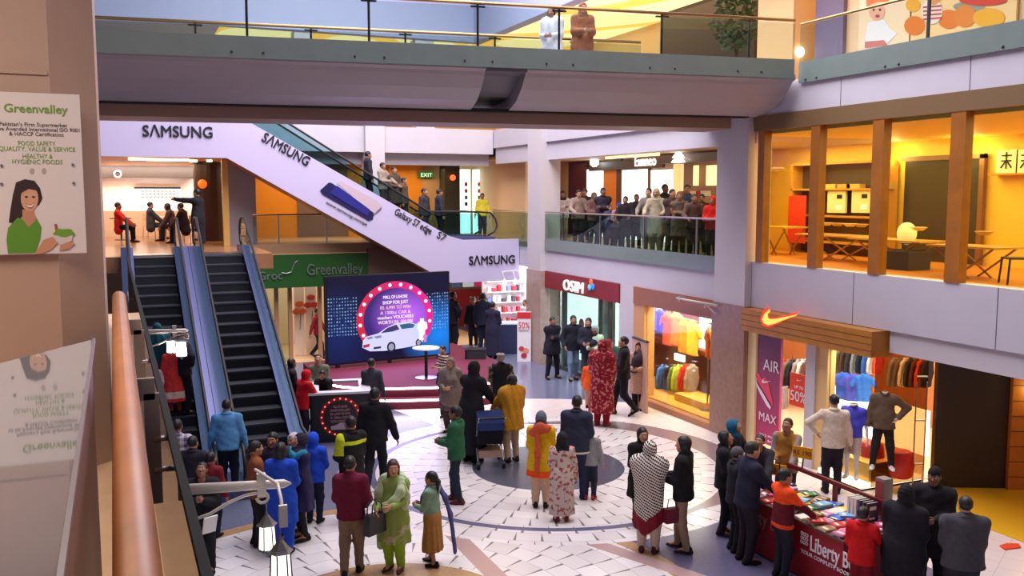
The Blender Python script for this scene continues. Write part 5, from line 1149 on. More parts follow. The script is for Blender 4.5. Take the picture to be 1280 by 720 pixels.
for px, py, lb in ((206, 297, 'small white cafe table between the seated pair'), (152, 300, 'dark cafe table beside the red seated figure')):
    q = atZ(px, py, 3.8); t = thing('cafe_table', lb, 'table', (q[0], q[1], 3.8)); c = WT if px > 200 else DSTEEL
    MB().lathe([(.35, .72), (.35, .75)], n=20).build('table_top', c, t, world=False); MB().tube([(0, 0, .02), (0, 0, .72)], .03).build('column', DSTEEL, t, world=False); MB().lathe([(.22, 0), (.22, .02)], n=16).build('base', DSTEEL, t, world=False)
# orange panels behind the upper gallery, railing
o = MB()
for a_, b_ in ((318, 371), (434, 470), (486, 528)): o.box(atY(a_, 250, 33.9)[0], atY(b_, 250, 33.9)[0], 33.85, 33.99, 3.8, 6.6)
struct(o.build('wall_orange', ORANGEW))
o = MB(); o.box(atY(371, 250, 33.9)[0], atY(434, 250, 33.9)[0], 33.8, 33.99, 3.8, 6.6); struct(o.build('wall_taupe', mat('taupe', (120, 92, 80), .6)))
t = thing('gallery_railing', 'thin glass railing with brass rail before the orange wall panels', 'railing', (6, 29.25, 3.8))
MB().box(3.95, 9.9, 29.24, 29.252, 3.8, 4.68).build('glass_panel', GL, t); MB().tube([(3.95, 29.25, 4.72), (9.9, 29.25, 4.72)], .025).build('handrail', mat('brass_rail', (150, 116, 70)), t)
for xx in (4.7, 6.2, 7.7): MB().box(xx, xx+.04, 29.22, 29.27, 3.8, 4.7).build('post', STEEL, t)
# upper back gallery seen over the diagonal escalator
q = atY(532, 219, 33.8); t = thing('exit_sign', 'green EXIT sign above the tan door on upper back gallery', 'sign', tuple(q))
MB().box(q[0]-.3, q[0]+.3, 33.7, 33.95, q[2]-.1, q[2]+.14).build('box', mat('exit_green', (40, 90, 50), emit=.4), t); lettering('EXIT', (q[0], 33.69, q[2]-.06), ux, vz, .2, mat('exit_text', (190, 240, 190), emit=1), t, .01, width=.45)
struct(MB().box(atY(521, 250, 33.9)[0], atY(549, 250, 33.9)[0], 33.86, 33.98, 3.8, atY(530, 224, 33.9)[2]).build('door_1', mat('tan_door', (206, 160, 112), .5)))
struct(MB().box(atY(556, 250, 33)[0], atY(575, 250, 33)[0], 33, 33.6, 3.8, 6.7).build('column', mat('dark_green_col', (50, 50, 40), .4)))
for i, (a_, b_) in enumerate(((575.5, 587), (592, 603))):
    x0_, x1_ = atY(a_, 250, 33.3)[0], atY(b_, 250, 33.3)[0]; t = thing('light_box_sign', ('bright white vertical light box beside the dark column', 'bright white vertical light box nearest the tan wall')[i], 'sign', ((x0_+x1_)/2, 33.3, 3.9))
    MB().box(x0_, x1_, 33.2, 33.4, 3.85, atY(590, 212, 33.3)[2]).build('box', mat('lightbox', (226, 255, 246), emit=1.8), t)
    for k, (zz, c) in enumerate(((5.75, (210, 60, 60)), (5.5, (210, 80, 70)), (5.25, (60, 140, 120)), (5.0, (40, 60, 80)))): MB().box((x0_+x1_)/2-.05, (x0_+x1_)/2+.07, 33.19, 33.2, zz-.09, zz+.06).build('printed_mark', mat('lb_%d_%d_%d' % c, c), t)
q = atY(566, 222, 32.9); tag(MB().ball(tuple(q), .11).build('globe_lamp', mat('red_globe', (255, 80, 30), emit=2.5)), 'red orange wall lamp on dark column of upper gallery', 'lamp')
# right end of the back gallery: poster wall
t = thing('wall_poster', 'tall dark red and black poster by the upper gallery column', 'poster', tuple(atX(652, 250, 13.2)))
y0, y1 = atX(663, 250, 13.2)[1], atX(643, 250, 13.2)[1]
m, nt, b, tc, x, y, z = xmat('red_black_print', .5); n_1 = noisek(tc, 3.2)
nt.links.new(mixc((n_1 > .5), rgbk((40, 26, 34)), rgbk((150, 36, 34))), b.inputs['Base Color'])
MB().box(13.2, 13.26, y0, y1, 3.85, 6.6).build('board', m, t)
struct(MB().box(13.0, 13.2, 28.9, 34.2, 3.8, 6.75).build('wall_upper_corner', mat('tan_wall2', (212, 172, 132), .6)))
# ------------------------------------------------------------------ upper gallery on the right (Y 17 - 34) with shop fronts at X = 16.4
GX = 16.4
gy = lambda px, X_=GX: atX(px, 250, X_)[1]
struct(MB().box(12.7, 22, 16.2, 40, 6.6, 6.66).build('ceiling_gallery', mat('gallery_ceiling', (190, 160, 130), .6)))
struct(MB().box(GX+.3, GX+.5, 22.4, 40, 3.8, 6.66).build('wall_gallery', mat('gallery_wall', (150, 116, 90), .6)))
def front(name, px0, px1, py0, py1, c, e=0.0, X_=GX, d=.06):
    y0, y1 = gy(px1, X_), gy(px0, X_); z0, z1 = atX(px0, py1, X_)[2], atX(px0, py0, X_)[2]
    return MB().box(X_-d, X_, y0, y1, max(z0, 3.81), z1).build(name, mat('fr_%d_%d_%d_%d' % (*c, int(e*10)), c, .5, emit=e))
struct(front('trim_20', 684, 712, 195, 330, (206, 164, 116))); struct(front('trim_21', 712, 734, 195, 330, (92, 34, 34)))
tag(front('shop_window', 735, 754, 212, 330, (240, 250, 250), 1.5), 'bright white shop window between dark red panel and orange door', 'window'); tag(front('shop_door', 756, 772, 210, 330, (216, 120, 44), .15), 'orange shop door on crowded gallery', 'door')
struct(front('trim_22', 772, 778, 195, 330, (110, 70, 50)))
tag(front('shop_window', 779, 811, 213, 330, (255, 255, 250), 1.9), 'bright white shop window left of the thin post under Eunneo sign', 'window'); struct(front('trim_23', 811, 815, 210, 330, (120, 90, 70)))
tag(front('shop_window', 815, 843, 213, 330, (255, 252, 240), 1.9), 'bright white shop window right of the thin post under Eunneo sign', 'window')
for a_, b_, c in ((843, 850, (255, 220, 150)), (852, 856, (255, 230, 170))): struct(front('trim_24', a_, b_, 205, 330, c, .5))
struct(front('trim_25', 856, 905, 185, 330, (150, 116, 92)))
struct(front('trim_26', 826, 905, 186, 205, (74, 52, 44), 0, 15.8))
y0, y1 = gy(830, 16.3), gy(738, 16.3)
t = thing('shop_sign', 'dark shop sign with white cursive Eunneo lettering on upper gallery', 'sign', (16.3, (y0+y1)/2, 6))
MB().box(16.22, 16.32, y0, y1, atX(800, 211, 16.3)[2], atX(800, 200, 16.3)[2]).build('board', mat('sign_brown', (80, 54, 44), .5), t)
lettering('Eunneo', atX(793, 208, 16.2), vy, vz, .5, mat('neon_white', (255, 244, 236), emit=1.6), t, .03, align='LEFT', width=1.3)
q = atX(743, 203, 16.0); tag(MB().ball(tuple(q), .16).build('spotlight', mat('cool_lamp', (220, 250, 255), emit=8)), 'glaring cool white lamp at the green end of the gallery sign', 'lamp')
q = atX(848, 203, 15.6); t = thing('light_tree', 'glowing white cone tree ornament above the gallery crowd', 'ornament', (q[0], q[1], q[2]))
LT = mat('light_tree', (255, 250, 240), emit=3); MB().lathe([(.01, .5), (.14, .3), (.07, .3), (.19, .14), (.1, .14), (.22, 0)], n=14).build('cone', LT, t, world=False)
t['label'] = 'glowing white cone tree ornament above the gallery crowd'
o = front('light_slot', 758, 824, 193, 199, (255, 226, 160), 1.4, 15.2); tag(o, 'warm lit ceiling slot above the gallery shop sign', 'lamp')
for i, px in enumerate((868, 884)): tag(front('wall_light', px, px+(5 if i == 0 else 14), 207, 232, (255, 220, 150), 1.2, 16.2), ('thin amber wall light beyond the gallery crowd', 'wide white lit niche nearest the column on gallery')[i], 'lamp')
q = atX(868, 250, 15); t = thing('gallery_counter', 'counter with red and white boxes behind gallery crowd near column', 'counter', (15, q[1], 3.8))
MB().box(14.8, 15.3, q[1]-2.2, q[1]+.8, 3.8, atX(868, 246, 15)[2]).build('body', mat('counter_pale', (200, 170, 130), .4), t)
for i, px in enumerate((857, 865, 876, 882)): qq = atX(px, 245, 14.95); tag(MB().box(14.85, 15.05, qq[1]-.1, qq[1]+.1, qq[2]-.0, qq[2]+.14).build('gift_box', mat('gb%d' % (i % 2), ((210, 40, 30), (240, 230, 220))[i % 2])), ('red', 'white', 'second red', 'second white')[i]+' small box on the gallery counter counted from the crowd', 'box', 'boxes on the gallery counter')
# ------------------------------------------------------------------ restaurant on the upper right, wood mullions, glass
MULW = mat('mullion_wood', (160, 96, 30), .4, noise=.12, nscale=4)
for px, w_ in ((951, .2), (1018, .24), (1096, .26), (1195, .28)):
    yy = atX(px, 240, XW)[1]; struct(MB().box(XW-.02, XW+.16, yy-w_/2, yy+w_/2, 3.93, 6.7).build('trim_27', MULW))
struct(MB().box(XW+.06, XW+.075, 1, 15.8, 3.93, 6.67).build('window_6', glass('shop_glass')))
struct(MB().box(12.6, 19, 1, 16.2, 6.6, 6.75).build('ceiling_restaurant', mat('amber_ceiling', (244, 210, 110), .6)))
o = MB(); o.box(17.4, 17.6, 1, 22.6, 3.8, 6.7); o.prism([(12.9, 16.9), (13.0, 16.8), (17.4, 22.4), (17.3, 22.5)], (0, 0, 3.8), (1, 0, 0), (0, 1, 0), (0, 0, 2.86)); struct(o.build('wall_restaurant', YELW))
struct(MB().prism([(12.45, 1), (17.4, 1), (17.4, 22.3), (12.95, 16.8), (12.45, 16.8)], (0, 0, 3.8), (1, 0, 0), (0, 1, 0), (0, 0, .01)).build('floor_restaurant', mat('amber_floor', (206, 120, 40), .35)))
RX = 17.35; ry = lambda px: atX(px, 250, RX)[1]; rz_ = lambda px, py: atX(px, py, RX)[2]
t = thing('dark_partition', 'dark glazed partition with wood frame on the yellow restaurant wall', 'partition', (RX, ry(1150), 3.8))
MB().box(RX-.06, RX+.03, ry(1228), ry(1132), 3.82, rz_(1180, 200)).build('panel', mat('dark_glazing', (60, 50, 44), .15), t)
o = MB(); o.box(RX-.1, RX, ry(1232), ry(1226), 3.82, rz_(1180, 195)); o.box(RX-.1, RX, ry(1232), ry(1128), rz_(1180, 200), rz_(1180, 194)); o.build('frame', mat('frame_wood', (130, 80, 30)), t)
t = thing('shelf_unit', 'wide dark shelf unit with framed cushions in the yellow restaurant', 'shelf', (17.0, ry(1070), 3.8))
zb_ = [rz_(1070, p) for p in (305, 272, 238, 205)]
MB().box(17.25, 17.34, ry(1120), ry(1006), 3.82, zb_[3]).build('back', mat('shelf_back', (84, 58, 50), .5), t)
for zz in zb_: MB().box(16.9, 17.3, ry(1122), ry(1004), zz, zz+.05).build('shelf_board', mat('shelf_wood', (206, 140, 50), .4), t)
for px in (1122, 1032, 1005): MB().box(16.9, 17.3, ry(px)-.04, ry(px)+.04, 3.82, zb_[3]).build('upright', mat('shelf_wood', (206, 140, 50)), t)
for px, lb in ((1046, 'pale framed square picture on shelf nearest the second mullion'), (1077, 'pale framed square picture on shelf nearest the third mullion')):
    q = atX(px, 266, 17.0); t = thing('framed_picture', lb, 'picture', (q[0], q[1], q[2]), 0, 'pale pictures on the shelf')
    V, Q = Sdf().cap((0, 0, .02), (0, 0, .3), .02).mesh(.02) if False else (None, None)
    MB().box(-.03, .03, -.32, .32, .0, .55).build('board', mat('pale_frame', (246, 226, 190), .5), t, world=False); MB().box(-.04, -.03, -.2, .0, .08, .2).build('white_mark', mat('white_mark', (255, 255, 250), emit=.3), t, world=False); MB().box(-.04, -.03, -.2, -.02, .36, .46).build('dark_mark', DARK, t, world=False)
for i, px in enumerate((1040, 1058, 1070, 1108)): q = atX(px, 236, 17.05); tag(MB().box(16.95, 17.15, q[1]-.22, q[1]+.22, q[2], q[2]+.12).build('storage_box', mat('tray_%d' % (i % 2), ((214, 170, 90), (190, 150, 80))[i % 2])), ('first', 'second', 'third', 'fourth')[i]+' tan tray on the top restaurant shelf from the column side', 'tray', 'trays on the top restaurant shelf')
t = thing('wall_banner', 'red hanging cloth beside shelf unit in the restaurant', 'banner', tuple(atX(995, 280, 16.6)))
q = t.location; MB().box(-.02, .02, -.35, .3, -.5, .75).build('cloth', cloth((214, 60, 20)), t, world=False)
t = thing('table_lamp', 'round white paper lamp on the restaurant tables', 'lamp', tuple(atX(1133, 305, 15.4)))
MB().ball((0, 0, .22), (.2, .2, .24), 14, 9).build('shade', mat('paper_lamp', (250, 220, 150), emit=.6), t, world=False); MB().lathe([(.12, 0), (.12, .02), (.03, .04)], n=14).build('base', DSTEEL, t, world=False)
for i, (px, ch) in enumerate(((1258, '茶'), (1283, '食'))):
    q = atX(px, 216, 17.34); t = thing('wall_sign', ('white board with black brush character on yellow wall', 'white board cut by the frame edge on the yellow wall')[i], 'sign', tuple(q))
    MB().box(17.3, 17.36, q[1]-.28, q[1]+.22, q[2]-.02, q[2]+.48).build('board', mat('board_cream', (255, 240, 196), .5), t)
    for a0, b0, a1, b1 in ((-.12, .36, .12, .36), (0, .44, 0, .08), (-.12, .25, .12, .25), (-.02, .24, -.13, .1), (.02, .24, .13, .1)): MB().bar((17.29, q[1]-a0-.02, q[2]+b0), (17.29, q[1]-a1-.02, q[2]+b1), .012, .03).build('brush_stroke', INK, t)
tag(MB().box(17.1, 17.38, atX(1290, 216, 17.3)[1], atX(1243, 216, 17.3)[1], atX(1258, 219, 17.3)[2], atX(1258, 216.5, 17.3)[2]).build('wall_shelf', mat('shelf_wood', (206, 140, 50))), 'narrow shelf under the brush character boards', 'shelf')
q = atX(1272, 330, 14.3); chair((14.3, q[1], 3.81), 1.0, 'dark folding chair at the right picture edge in restaurant', (34, 36, 36), 'restaurant chairs')
bpy.data.objects['cafe_chair.004'].name = 'folding_chair'
def fold_table(px, py, X_, label, L_=1.5):
    q = atX(px, py, X_); t = thing('folding_table', label, 'table', (X_, q[1], 3.81), 0, 'folding tables in the restaurant'); wd = mat('table_wood', (206, 150, 70), .35)
    zt_ = max(.6, min(.8, q[2]-3.81)); MB().box(-.4, .4, -L_/2, L_/2, zt_-.035, zt_).build('table_top', wd, t, world=False)
    for sx in (-.3, .3):
        for s in (-1, 1): MB().bar((sx, s*L_*.42, zt_-.04), (sx, -s*L_*.2+s*L_*.1, 0), .03, .03).build('leg', mat('leg_metal', (160, 120, 70), .3, metal=.6), t, world=False)
    return t
fold_table(1050, 300, 15.6, 'folding table with bowls below the dark shelf unit', 2.2); fold_table(1120, 305, 15.2, 'folding table with round lamp between third and fourth mullions', 2.0); fold_table(1218, 310, 14.6, 'folding table right of the fourth mullion with tray', 1.5); fold_table(980, 283, 15.8, 'small folding table nearest white column with red cloth', 1.0)
for i, (px, py) in enumerate(((1032, 296), (1046, 298), (1062, 297), (1076, 299), (1148, 303), (1230, 303))):
    q = atX(px, py, (15.6, 15.6, 15.6, 15.6, 15.2, 14.6)[i]); zt_ = 3.81+.8
    o = MB().lathe([(.08, 0), (.16, .06), (.17, .07), (.1, .03)], (q[0], q[1], zt_ if i != 9 else 0), 16).build('serving_bowl', mat('bowl_%d' % (i % 2), ((236, 200, 120), (200, 150, 80))[i % 2], .4)); tag(o, ('tan bowl first from the column on shelf side table', 'second bowl on the shelf side table', 'third bowl on the shelf side table', 'fourth bowl on the shelf side table', 'bowl beside the round paper lamp', 'bowl on table nearest the frame edge')[i], 'bowl', 'bowls on the restaurant tables')
t = thing('cool_box', 'dark blue box under the restaurant table between mullions', 'box', tuple(atX(1125, 335, 15.0)))
MB().box(-.3, .3, -.5, .5, 3.81-t.location.z, 4.16-t.location.z).build('body', mat('dark_blue_box', (50, 50, 70), .4), t, world=False); MB().box(-.32, .32, -.52, .52, 4.16-t.location.z, 4.2-t.location.z).build('lid', mat('dark_blue_lid', (60, 62, 86), .4), t, world=False)
for i, (px, py) in enumerate(((1065, 157), (1113, 152), (1177, 147), (1181, 158), (1272, 148))):
    q = atZ(px, py, 6.66); q = q if q[1] < 19 and q[0] < 17.3 else atX(px, py, 15.0)
    tag(MB().lathe([(.12, -.03), (.12, .02)], (q[0], q[1], 6.64), 16).build('ceiling_lamp', mat('warm_down', (255, 236, 170), emit=14)), ('ceiling downlight next to the second wood mullion', 'ceiling downlight just past the third mullion', 'ceiling downlight above the round paper lamp', 'lower ceiling downlight beside the fourth mullion', 'ceiling downlight over the brush character boards')[i], 'lamp', 'restaurant downlights')
# ------------------------------------------------------------------ top right gallery: posters behind the railing
def tpanel(name, px0, px1, c, X_, z1=10.6, e=.0, z0=7.6): return MB().box(X_, X_+.1, gy(px1, X_), gy(px0, X_), z0, z1).build(name, mat('tp_%d_%d_%d' % c, c, .5, emit=e))
TX = 13.9
struct(tpanel('wall_top_shop', 1046, 1285, (236, 196, 150), TX+.1, 10.8)); struct(tpanel('trim_28', 1012, 1046, (120, 104, 128), TX)); struct(tpanel('trim_29', 986, 1012, (176, 110, 80), TX+.3))
q = atX(996, 42, TX); tag(MB().ball(tuple(q), (.05, .16, .75), 10, 8).build('wall_lamp', mat('glare_lamp', (255, 250, 235), emit=10)), 'glaring upright white lamp beside the cream top level column', 'lamp'); q = atX(999, 65, TX-.1); tag(MB().ball(tuple(q), .11).build('wall_lamp', mat('glare_lamp', (255, 250, 235))), 'small round white lamp below glaring upright lamp', 'lamp')
SKN = (236, 176, 140)
t = thing('shop_poster', 'cream baby photograph poster on the top level shop front', 'poster', (TX, gy(1095, TX), 7.6))
MB().box(TX+.03, TX+.08, gy(1126, TX), gy(1064, TX), 7.62, 10.2).build('board', mat('baby_paper', (246, 216, 176), .4), t)
def tshape(name, pts, c, k=0): o = MB(); o.prism([(-atX(a, b_, TX)[1], atX(a, b_, TX)[2]) for a, b_ in pts], (TX+.026-.002*k, 0, 0), vy, vz, (.002, 0, 0)); return o.build(name, mat('print_%d_%d_%d' % c, c, .5), t)
tshape('printed_body', [(1084, 28), (1078, 58), (1106, 56), (1120, 42), (1112, 36), (1103, 24)], (236, 230, 226), 1); tshape('printed_head', blob(1095, 14, 10, 12), SKN, 2); tshape('printed_hat', [(1082, 8), (1082, -6), (1110, -8), (1110, 2), (1096, 2)], (226, 110, 50), 3)
for ex in (1091, 1099): tshape('printed_eye', blob(ex, 12, 1.6, 1.6, 8), (40, 26, 22), 3)
tshape('printed_mouth', blob(1096, 20, 3, 2, 10), (170, 60, 60), 3); tshape('printed_flowers', [(1080, 52), (1104, 50), (1108, 56), (1080, 60)], (206, 120, 110), 3)
t = thing('shop_poster', 'orange and yellow nursery scene poster near the top right corner', 'poster', (TX, gy(1195, TX), 7.6))
MB().box(TX+.03, TX+.08, gy(1256, TX), gy(1128, TX), 7.62, 10.2).build('board', mat('nursery_paper', (246, 206, 140), .4), t)
for i, (cx, cy, rx, ry_, c) in enumerate(((1140, 6, 9, 9, (240, 170, 30)), (1142, 32, 13, 12, (226, 120, 20)), (1164, 14, 13, 16, (240, 226, 210)), (1166, -4, 9, 10, (226, 150, 70)), (1185, 24, 14, 12, (230, 120, 30)), (1205, 20, 14, 14, (226, 130, 40)), (1235, 22, 20, 12, (240, 170, 30)), (1228, 0, 30, 7, (214, 60, 30)), (1210, 8, 20, 6, (150, 150, 130)))): tshape('printed_blot', blob(cx, cy, rx, ry_), c, 1+i % 4)
for k in range(4): tshape('printed_stripe', [(1153, 8+k*5), (1176, 6+k*5), (1176, 8+k*5), (1153, 10+k*5)], (206, 70, 60), 6)
# dark recess with plant and shop behind the bridge
struct(MB().box(15.8, 16.0, gy(938, 15.8), gy(822, 15.8), 7.6, 10.9).build('wall_top_dark', mat('dark_shop', (70, 52, 44), .5)))
t = thing('potted_tree', 'dark green potted tree next to the cream top level column', 'plant', (14.6, gy(915, 14.6), 7.6))
p = t.location; MB().lathe([(.2, 0), (.28, .5), (.25, .5)], n=16).build('pot', mat('pot_dark', (60, 44, 40), .5), t, world=False); MB().tube([(0, 0, .4), (.03, 0, 1.9)], .05).build('trunk', mat('bark', (70, 50, 36), .8), t, world=False)
o = MB()
for i in range(420):
    a = random.random()*2*PI; r = .75*random.random()**.5; zz = 1.4+random.random()*1.5; r *= 1-abs(zz-2.1)/1.3
    c = Vector((r*math.cos(a), r*math.sin(a), zz)); u1 = Vector((random.gauss(0, 1), random.gauss(0, 1), random.gauss(0, .6))).normalized()*.12; w1_ = u1.cross(Vector((random.random(), random.random(), 1))).normalized()*.05
    o.add([c-u1, c+w1_, c+u1, c-w1_], [(0, 1, 2, 3)])
o.build('foliage', mat('leaf_green', (60, 84, 44), .5), t, world=False)
for i, (px, c, zz, hh_, lb) in enumerate(((885, (214, 150, 70), 8.1, .9, 'amber lit cabinet inside dark top level shop'), (900, (50, 60, 200), 7.6, .5, 'bright blue box on floor of dark top level shop'))):
    q = atX(px, 50, 15.4); tag(MB().box(15.3, 15.6, q[1]-.3, q[1]+.3, 7.6, zz+hh_).build(('lit_cabinet', 'blue_box')[i], mat('tb_%d' % i, c, emit=.4)), lb, ('cabinet', 'box')[i])
# ------------------------------------------------------------------ book stall
TR = mat('stall_red', (150, 18, 30), .55); TRD = mat('stall_red_dark', (120, 16, 28), .55)
t = thing('book_stall', 'large red cloth covered book stall table with white Liberty Books lettering', 'table', (9.1, 10, 0))
bx0, bx1, by0, by1, bz = 8.64, 9.62, 9.0, 11.25, .82
MB().box(bx0, bx1, by0, by1, .02, bz-.03).build('cloth_skirt', TR, t); MB().box(bx0-.02, bx1+.02, by0-.02, by1+.02, bz-.03, bz).build('table_top', mat('stall_top', (96, 60, 50), .5), t)
LW = mat('stall_white', (236, 224, 224), .5)
qa = atX(1012, 687, bx0-.01); lettering('Liberty Bo', qa, vy, vz, .3, LW, t, .008, align='LEFT', bold=.003, width=abs(atX(1012, 687, 8.63)[1]-atX(1068, 687, 8.63)[1])); qb = atX(1001, 690, bx0-.01); lettering('YOUR COMPLETE BOOK', qb, vy, vz, .075, LW, t, .008, align='LEFT', width=abs(atX(1003, 687, 8.63)[1]-atX(1066, 687, 8.63)[1]))
lettering('Liberty Bo', (bx0-.01, 11.2, qa[2]), vy, vz, .3, mat('stall_white_shaded', (150, 110, 110), .6), t, .008, align='LEFT', width=.98)  # white letters greyed in colour for the shaded end of the stall
for i in range(3):
    for j in range(3): MB().tube([(bx0-.012, qa[1]+.06+.05*i+.022*math.cos(a), qa[2]+.18-.06*j+.022*math.sin(a)) for a in np.linspace(0, 2*PI, 9)], .006, 5).build('emblem_ring', LW, t)
t2 = thing('stall_rail', 'dark red rail on posts across the back of the book stall', 'rail', (9.6, 10, bz))
MB().bar((9.6, 9.2, 1.12), (9.6, 11.25, 1.12), .05, .06).build('rail', mat('rail_maroon', (110, 24, 34), .4), t2)
for yy in (9.25, 10.2, 11.2): MB().box(9.57, 9.62, yy-.03, yy+.03, bz, 1.12).build('post', mat('rail_maroon', (110, 24, 34)), t2)
for px, py, w_, tx, lb in ((1003, 566, .3, 'RS 190', 'yellow price sign reading RS 190 beside man in white shirt'), (974, 588, .3, 'RS 200', 'yellow price sign reading RS 200 behind boy in orange')):
    q = atX(px, py, 9.6); ts = thing('price_sign', lb, 'sign', tuple(q)); MB().prism([(-w_/2, -.09), (w_/2, -.09), (w_/2, .09), (-w_/2, .09)], q, (.5, -.86, 0), vz, (.02, .012, 0)).build('board', mat('sign_yellow', (246, 166, 20), .5), ts); lettering(tx, Vector(q)+Vector((-.012, -.008, -.035)), (.5, -.86, 0), vz, .1, INK, ts, .004); MB().tube([q+np.array((.02, .0, -.09)), (9.6, q[1], 1.1)], .012).build('stick', DSTEEL, ts)
BC = [((60, 110, 200), 'blue'), ((236, 230, 220), 'white'), ((206, 50, 60), 'red'), ((230, 190, 60), 'yellow'), ((60, 130, 80), 'green'), ((220, 90, 150), 'pink'), ((120, 180, 220), 'pale blue'), ((150, 110, 80), 'tan'), ((70, 60, 80), 'dark'), ((190, 130, 170), 'mauve')]
WORDS = {}
def book(x_, y_, z_, rz, c, nm, sc=1.0, label=None, rx=0):
    key = nm
    if key not in WORDS:
        o = MB(); o.box(-.075, .075, -.11, .11, 0, .004); o.box(-.075, .075, -.11, .11, .022, .026); o.box(-.078, -.074, -.11, .11, 0, .026); o.mi = 1; o.box(-.074, .07, -.106, .106, .004, .022); o.mi = 2; o.box(-.045, .045, .03, .07, .0262, .027); o.box(-.05, .03, -.07, -.05, .0262, .027)
        WORDS[key] = o.build('book', [mat('book_%s' % nm.replace(' ', '_'), c, .35), mat('book_paper', (226, 220, 206), .7), mat('book_title', (236, 226, 200) if sum(c) < 480 else (60, 50, 60), .5)]); b = WORDS[key]
    else: b = WORDS[key].copy(); COL.objects.link(b)
    b.location = (x_, y_, z_); b.rotation_euler = (rx, 0, rz); b.scale = (sc,)*3
    return tag(b, label or nm+' covered book lying flat on the red book stall', 'book', 'books on the red stall')
WH = lambda i, j: ('at the child in red end', 'between the red child and orange boy', 'in front of the orange boy', 'just left of the orange boy', 'in front of the navy sweater man', 'at the far end of stall')[min(5, i*6//9)]+', '+('front row', 'second row', 'third row', 'rail row', 'rail row')[j]
k = 0
for i, yy in enumerate(np.arange(9.14, 11.2, .25)):
    for j, xx in enumerate(np.arange(8.76, 9.55, .185)):
        k += 1; c, nm = BC[(i*7+j*3+(i*j) % 4) % 10]; book(xx+random.uniform(-.02, .02), yy+random.uniform(-.02, .02), bz, PI/2+random.uniform(-.35, .35), c, nm, 1.15, nm+' covered book lying '+WH(i, j))
        if random.random() < .3: c, nm = random.choice(BC); book(xx, yy, bz+.031, PI/2+random.uniform(-.6, .6), c, nm, 1.1, nm+' book stacked on another, '+WH(i, j))
for yy in (9.35, 9.42, 9.49, 9.56, 9.63, 9.7): c, nm = BC[8 if yy < 9.5 else 1]; book(9.45, yy, bz+.16, 0, c, nm, 1.3, ('first', 'second', 'third', 'fourth', 'fifth', 'sixth')[int(round((yy-9.35)/.07))]+' upright book of the standing row, counted from child in red', PI/2)
for q_, lb in ((atZ(1084, 640, .9), 'slim silver book display stand near child in red'),):
    t = thing('display_stand', lb, 'stand', (9.72, 9.4, .0)); MB().box(-.08, .08, -.08, .08, 0, 1.42).build('column', mat('silver_stand', (150, 146, 150), .3, metal=.4), t, world=False); MB().box(-.085, -.08, -.07, .07, .9, 1.38).build('printed_front', mat('stand_print', (150, 60, 60), .5), t, world=False)
# leaning board by the clothes shop, red floor scrap
q = atZ(808, 517, 0); t = thing('leaning_board', 'tall pale board edge standing beside the clothes shop window', 'board', (q[0], q[1], 0)); MB().prism([(-.02, 0), (.04, 0), (.04, 1.75), (-.02, 1.75)], (q[0], q[1], 0), (1, 0, 0), vz, (.1, .85, 0)).build('panel', mat('board_pale', (206, 160, 130), .5), t); MB().prism([(-.03, 1.75), (.05, 1.75), (.05, 1.79), (-.03, 1.79)], (q[0], q[1], 0), (1, 0, 0), vz, (.1, .85, 0)).build('top_strip', DSTEEL, t)
# ------------------------------------------------------------------ the lamps inside shops and galleries
AMB = (1.0, .82, .3)
area('restaurant_ceiling_light', (15, 10, 6.58), 4, 760, AMB, sy=17)
area('gallery_ceiling_light', (14.6, 25, 6.55), 3, 120, (1, .86, .66), sy=14)
area('sports_ceiling_light', (14.6, 16.5, 2.95), 3.4, 420, (1, .86, .66), sy=9)
area('sports_window_light', (13.0, 13.0, 2.9), .9, 90, (1, .86, .66))
area('clothes_ceiling_light', (13.2, 19.6, 2.85), 1.2, 420, (1, .8, .6), sy=5)
area('corridor_light', (10, 34.5, 3.4), 3, 130, (1, .86, .66), sy=7)
area('supermarket_light', (4.5, 31.2, 3.35), 5, 120, (1, .88, .72), sy=3)
area('cafe_light', (0.5, 34, 6.35), 4, 220, (1, .74, .5), sy=6)
area('upper_back_light', (8, 32.4, 6.3), 7, 120, (1, .78, .46), sy=2)
area('lobby_light', (15.6, 8.6, 3.3), 2.5, 110, (1, .74, .2), sy=4)
area('top_gallery_light', (14.8, 22, 10.8), 3, 160, (1, .8, .5), sy=16)
area('ledge_light', (-1.2, 3.0, 7.0), 2.2, 90, (1, .82, .66))
area('shopfront_light', (11.0, 12, 2.95), .8, 0.001, (1, .8, .6))
area('cafe_wall_wash', (1.2, 37.2, 6.35), 6, 160, (1, .84, .74), rot=(.35, 0, 0), sy=.4)
area('restaurant_back_light', (16, 18.5, 6.58), 1.5, 160, AMB, sy=3)
for y_ in (14.5, 16.6): point('restaurant_wall_lamp', (17.0, y_, 6.25), 26, AMB, .12)
area('cosmetics_light', (13.3, 29.8, 2.9), 1.2, 90, (1, .97, .98), sy=3)
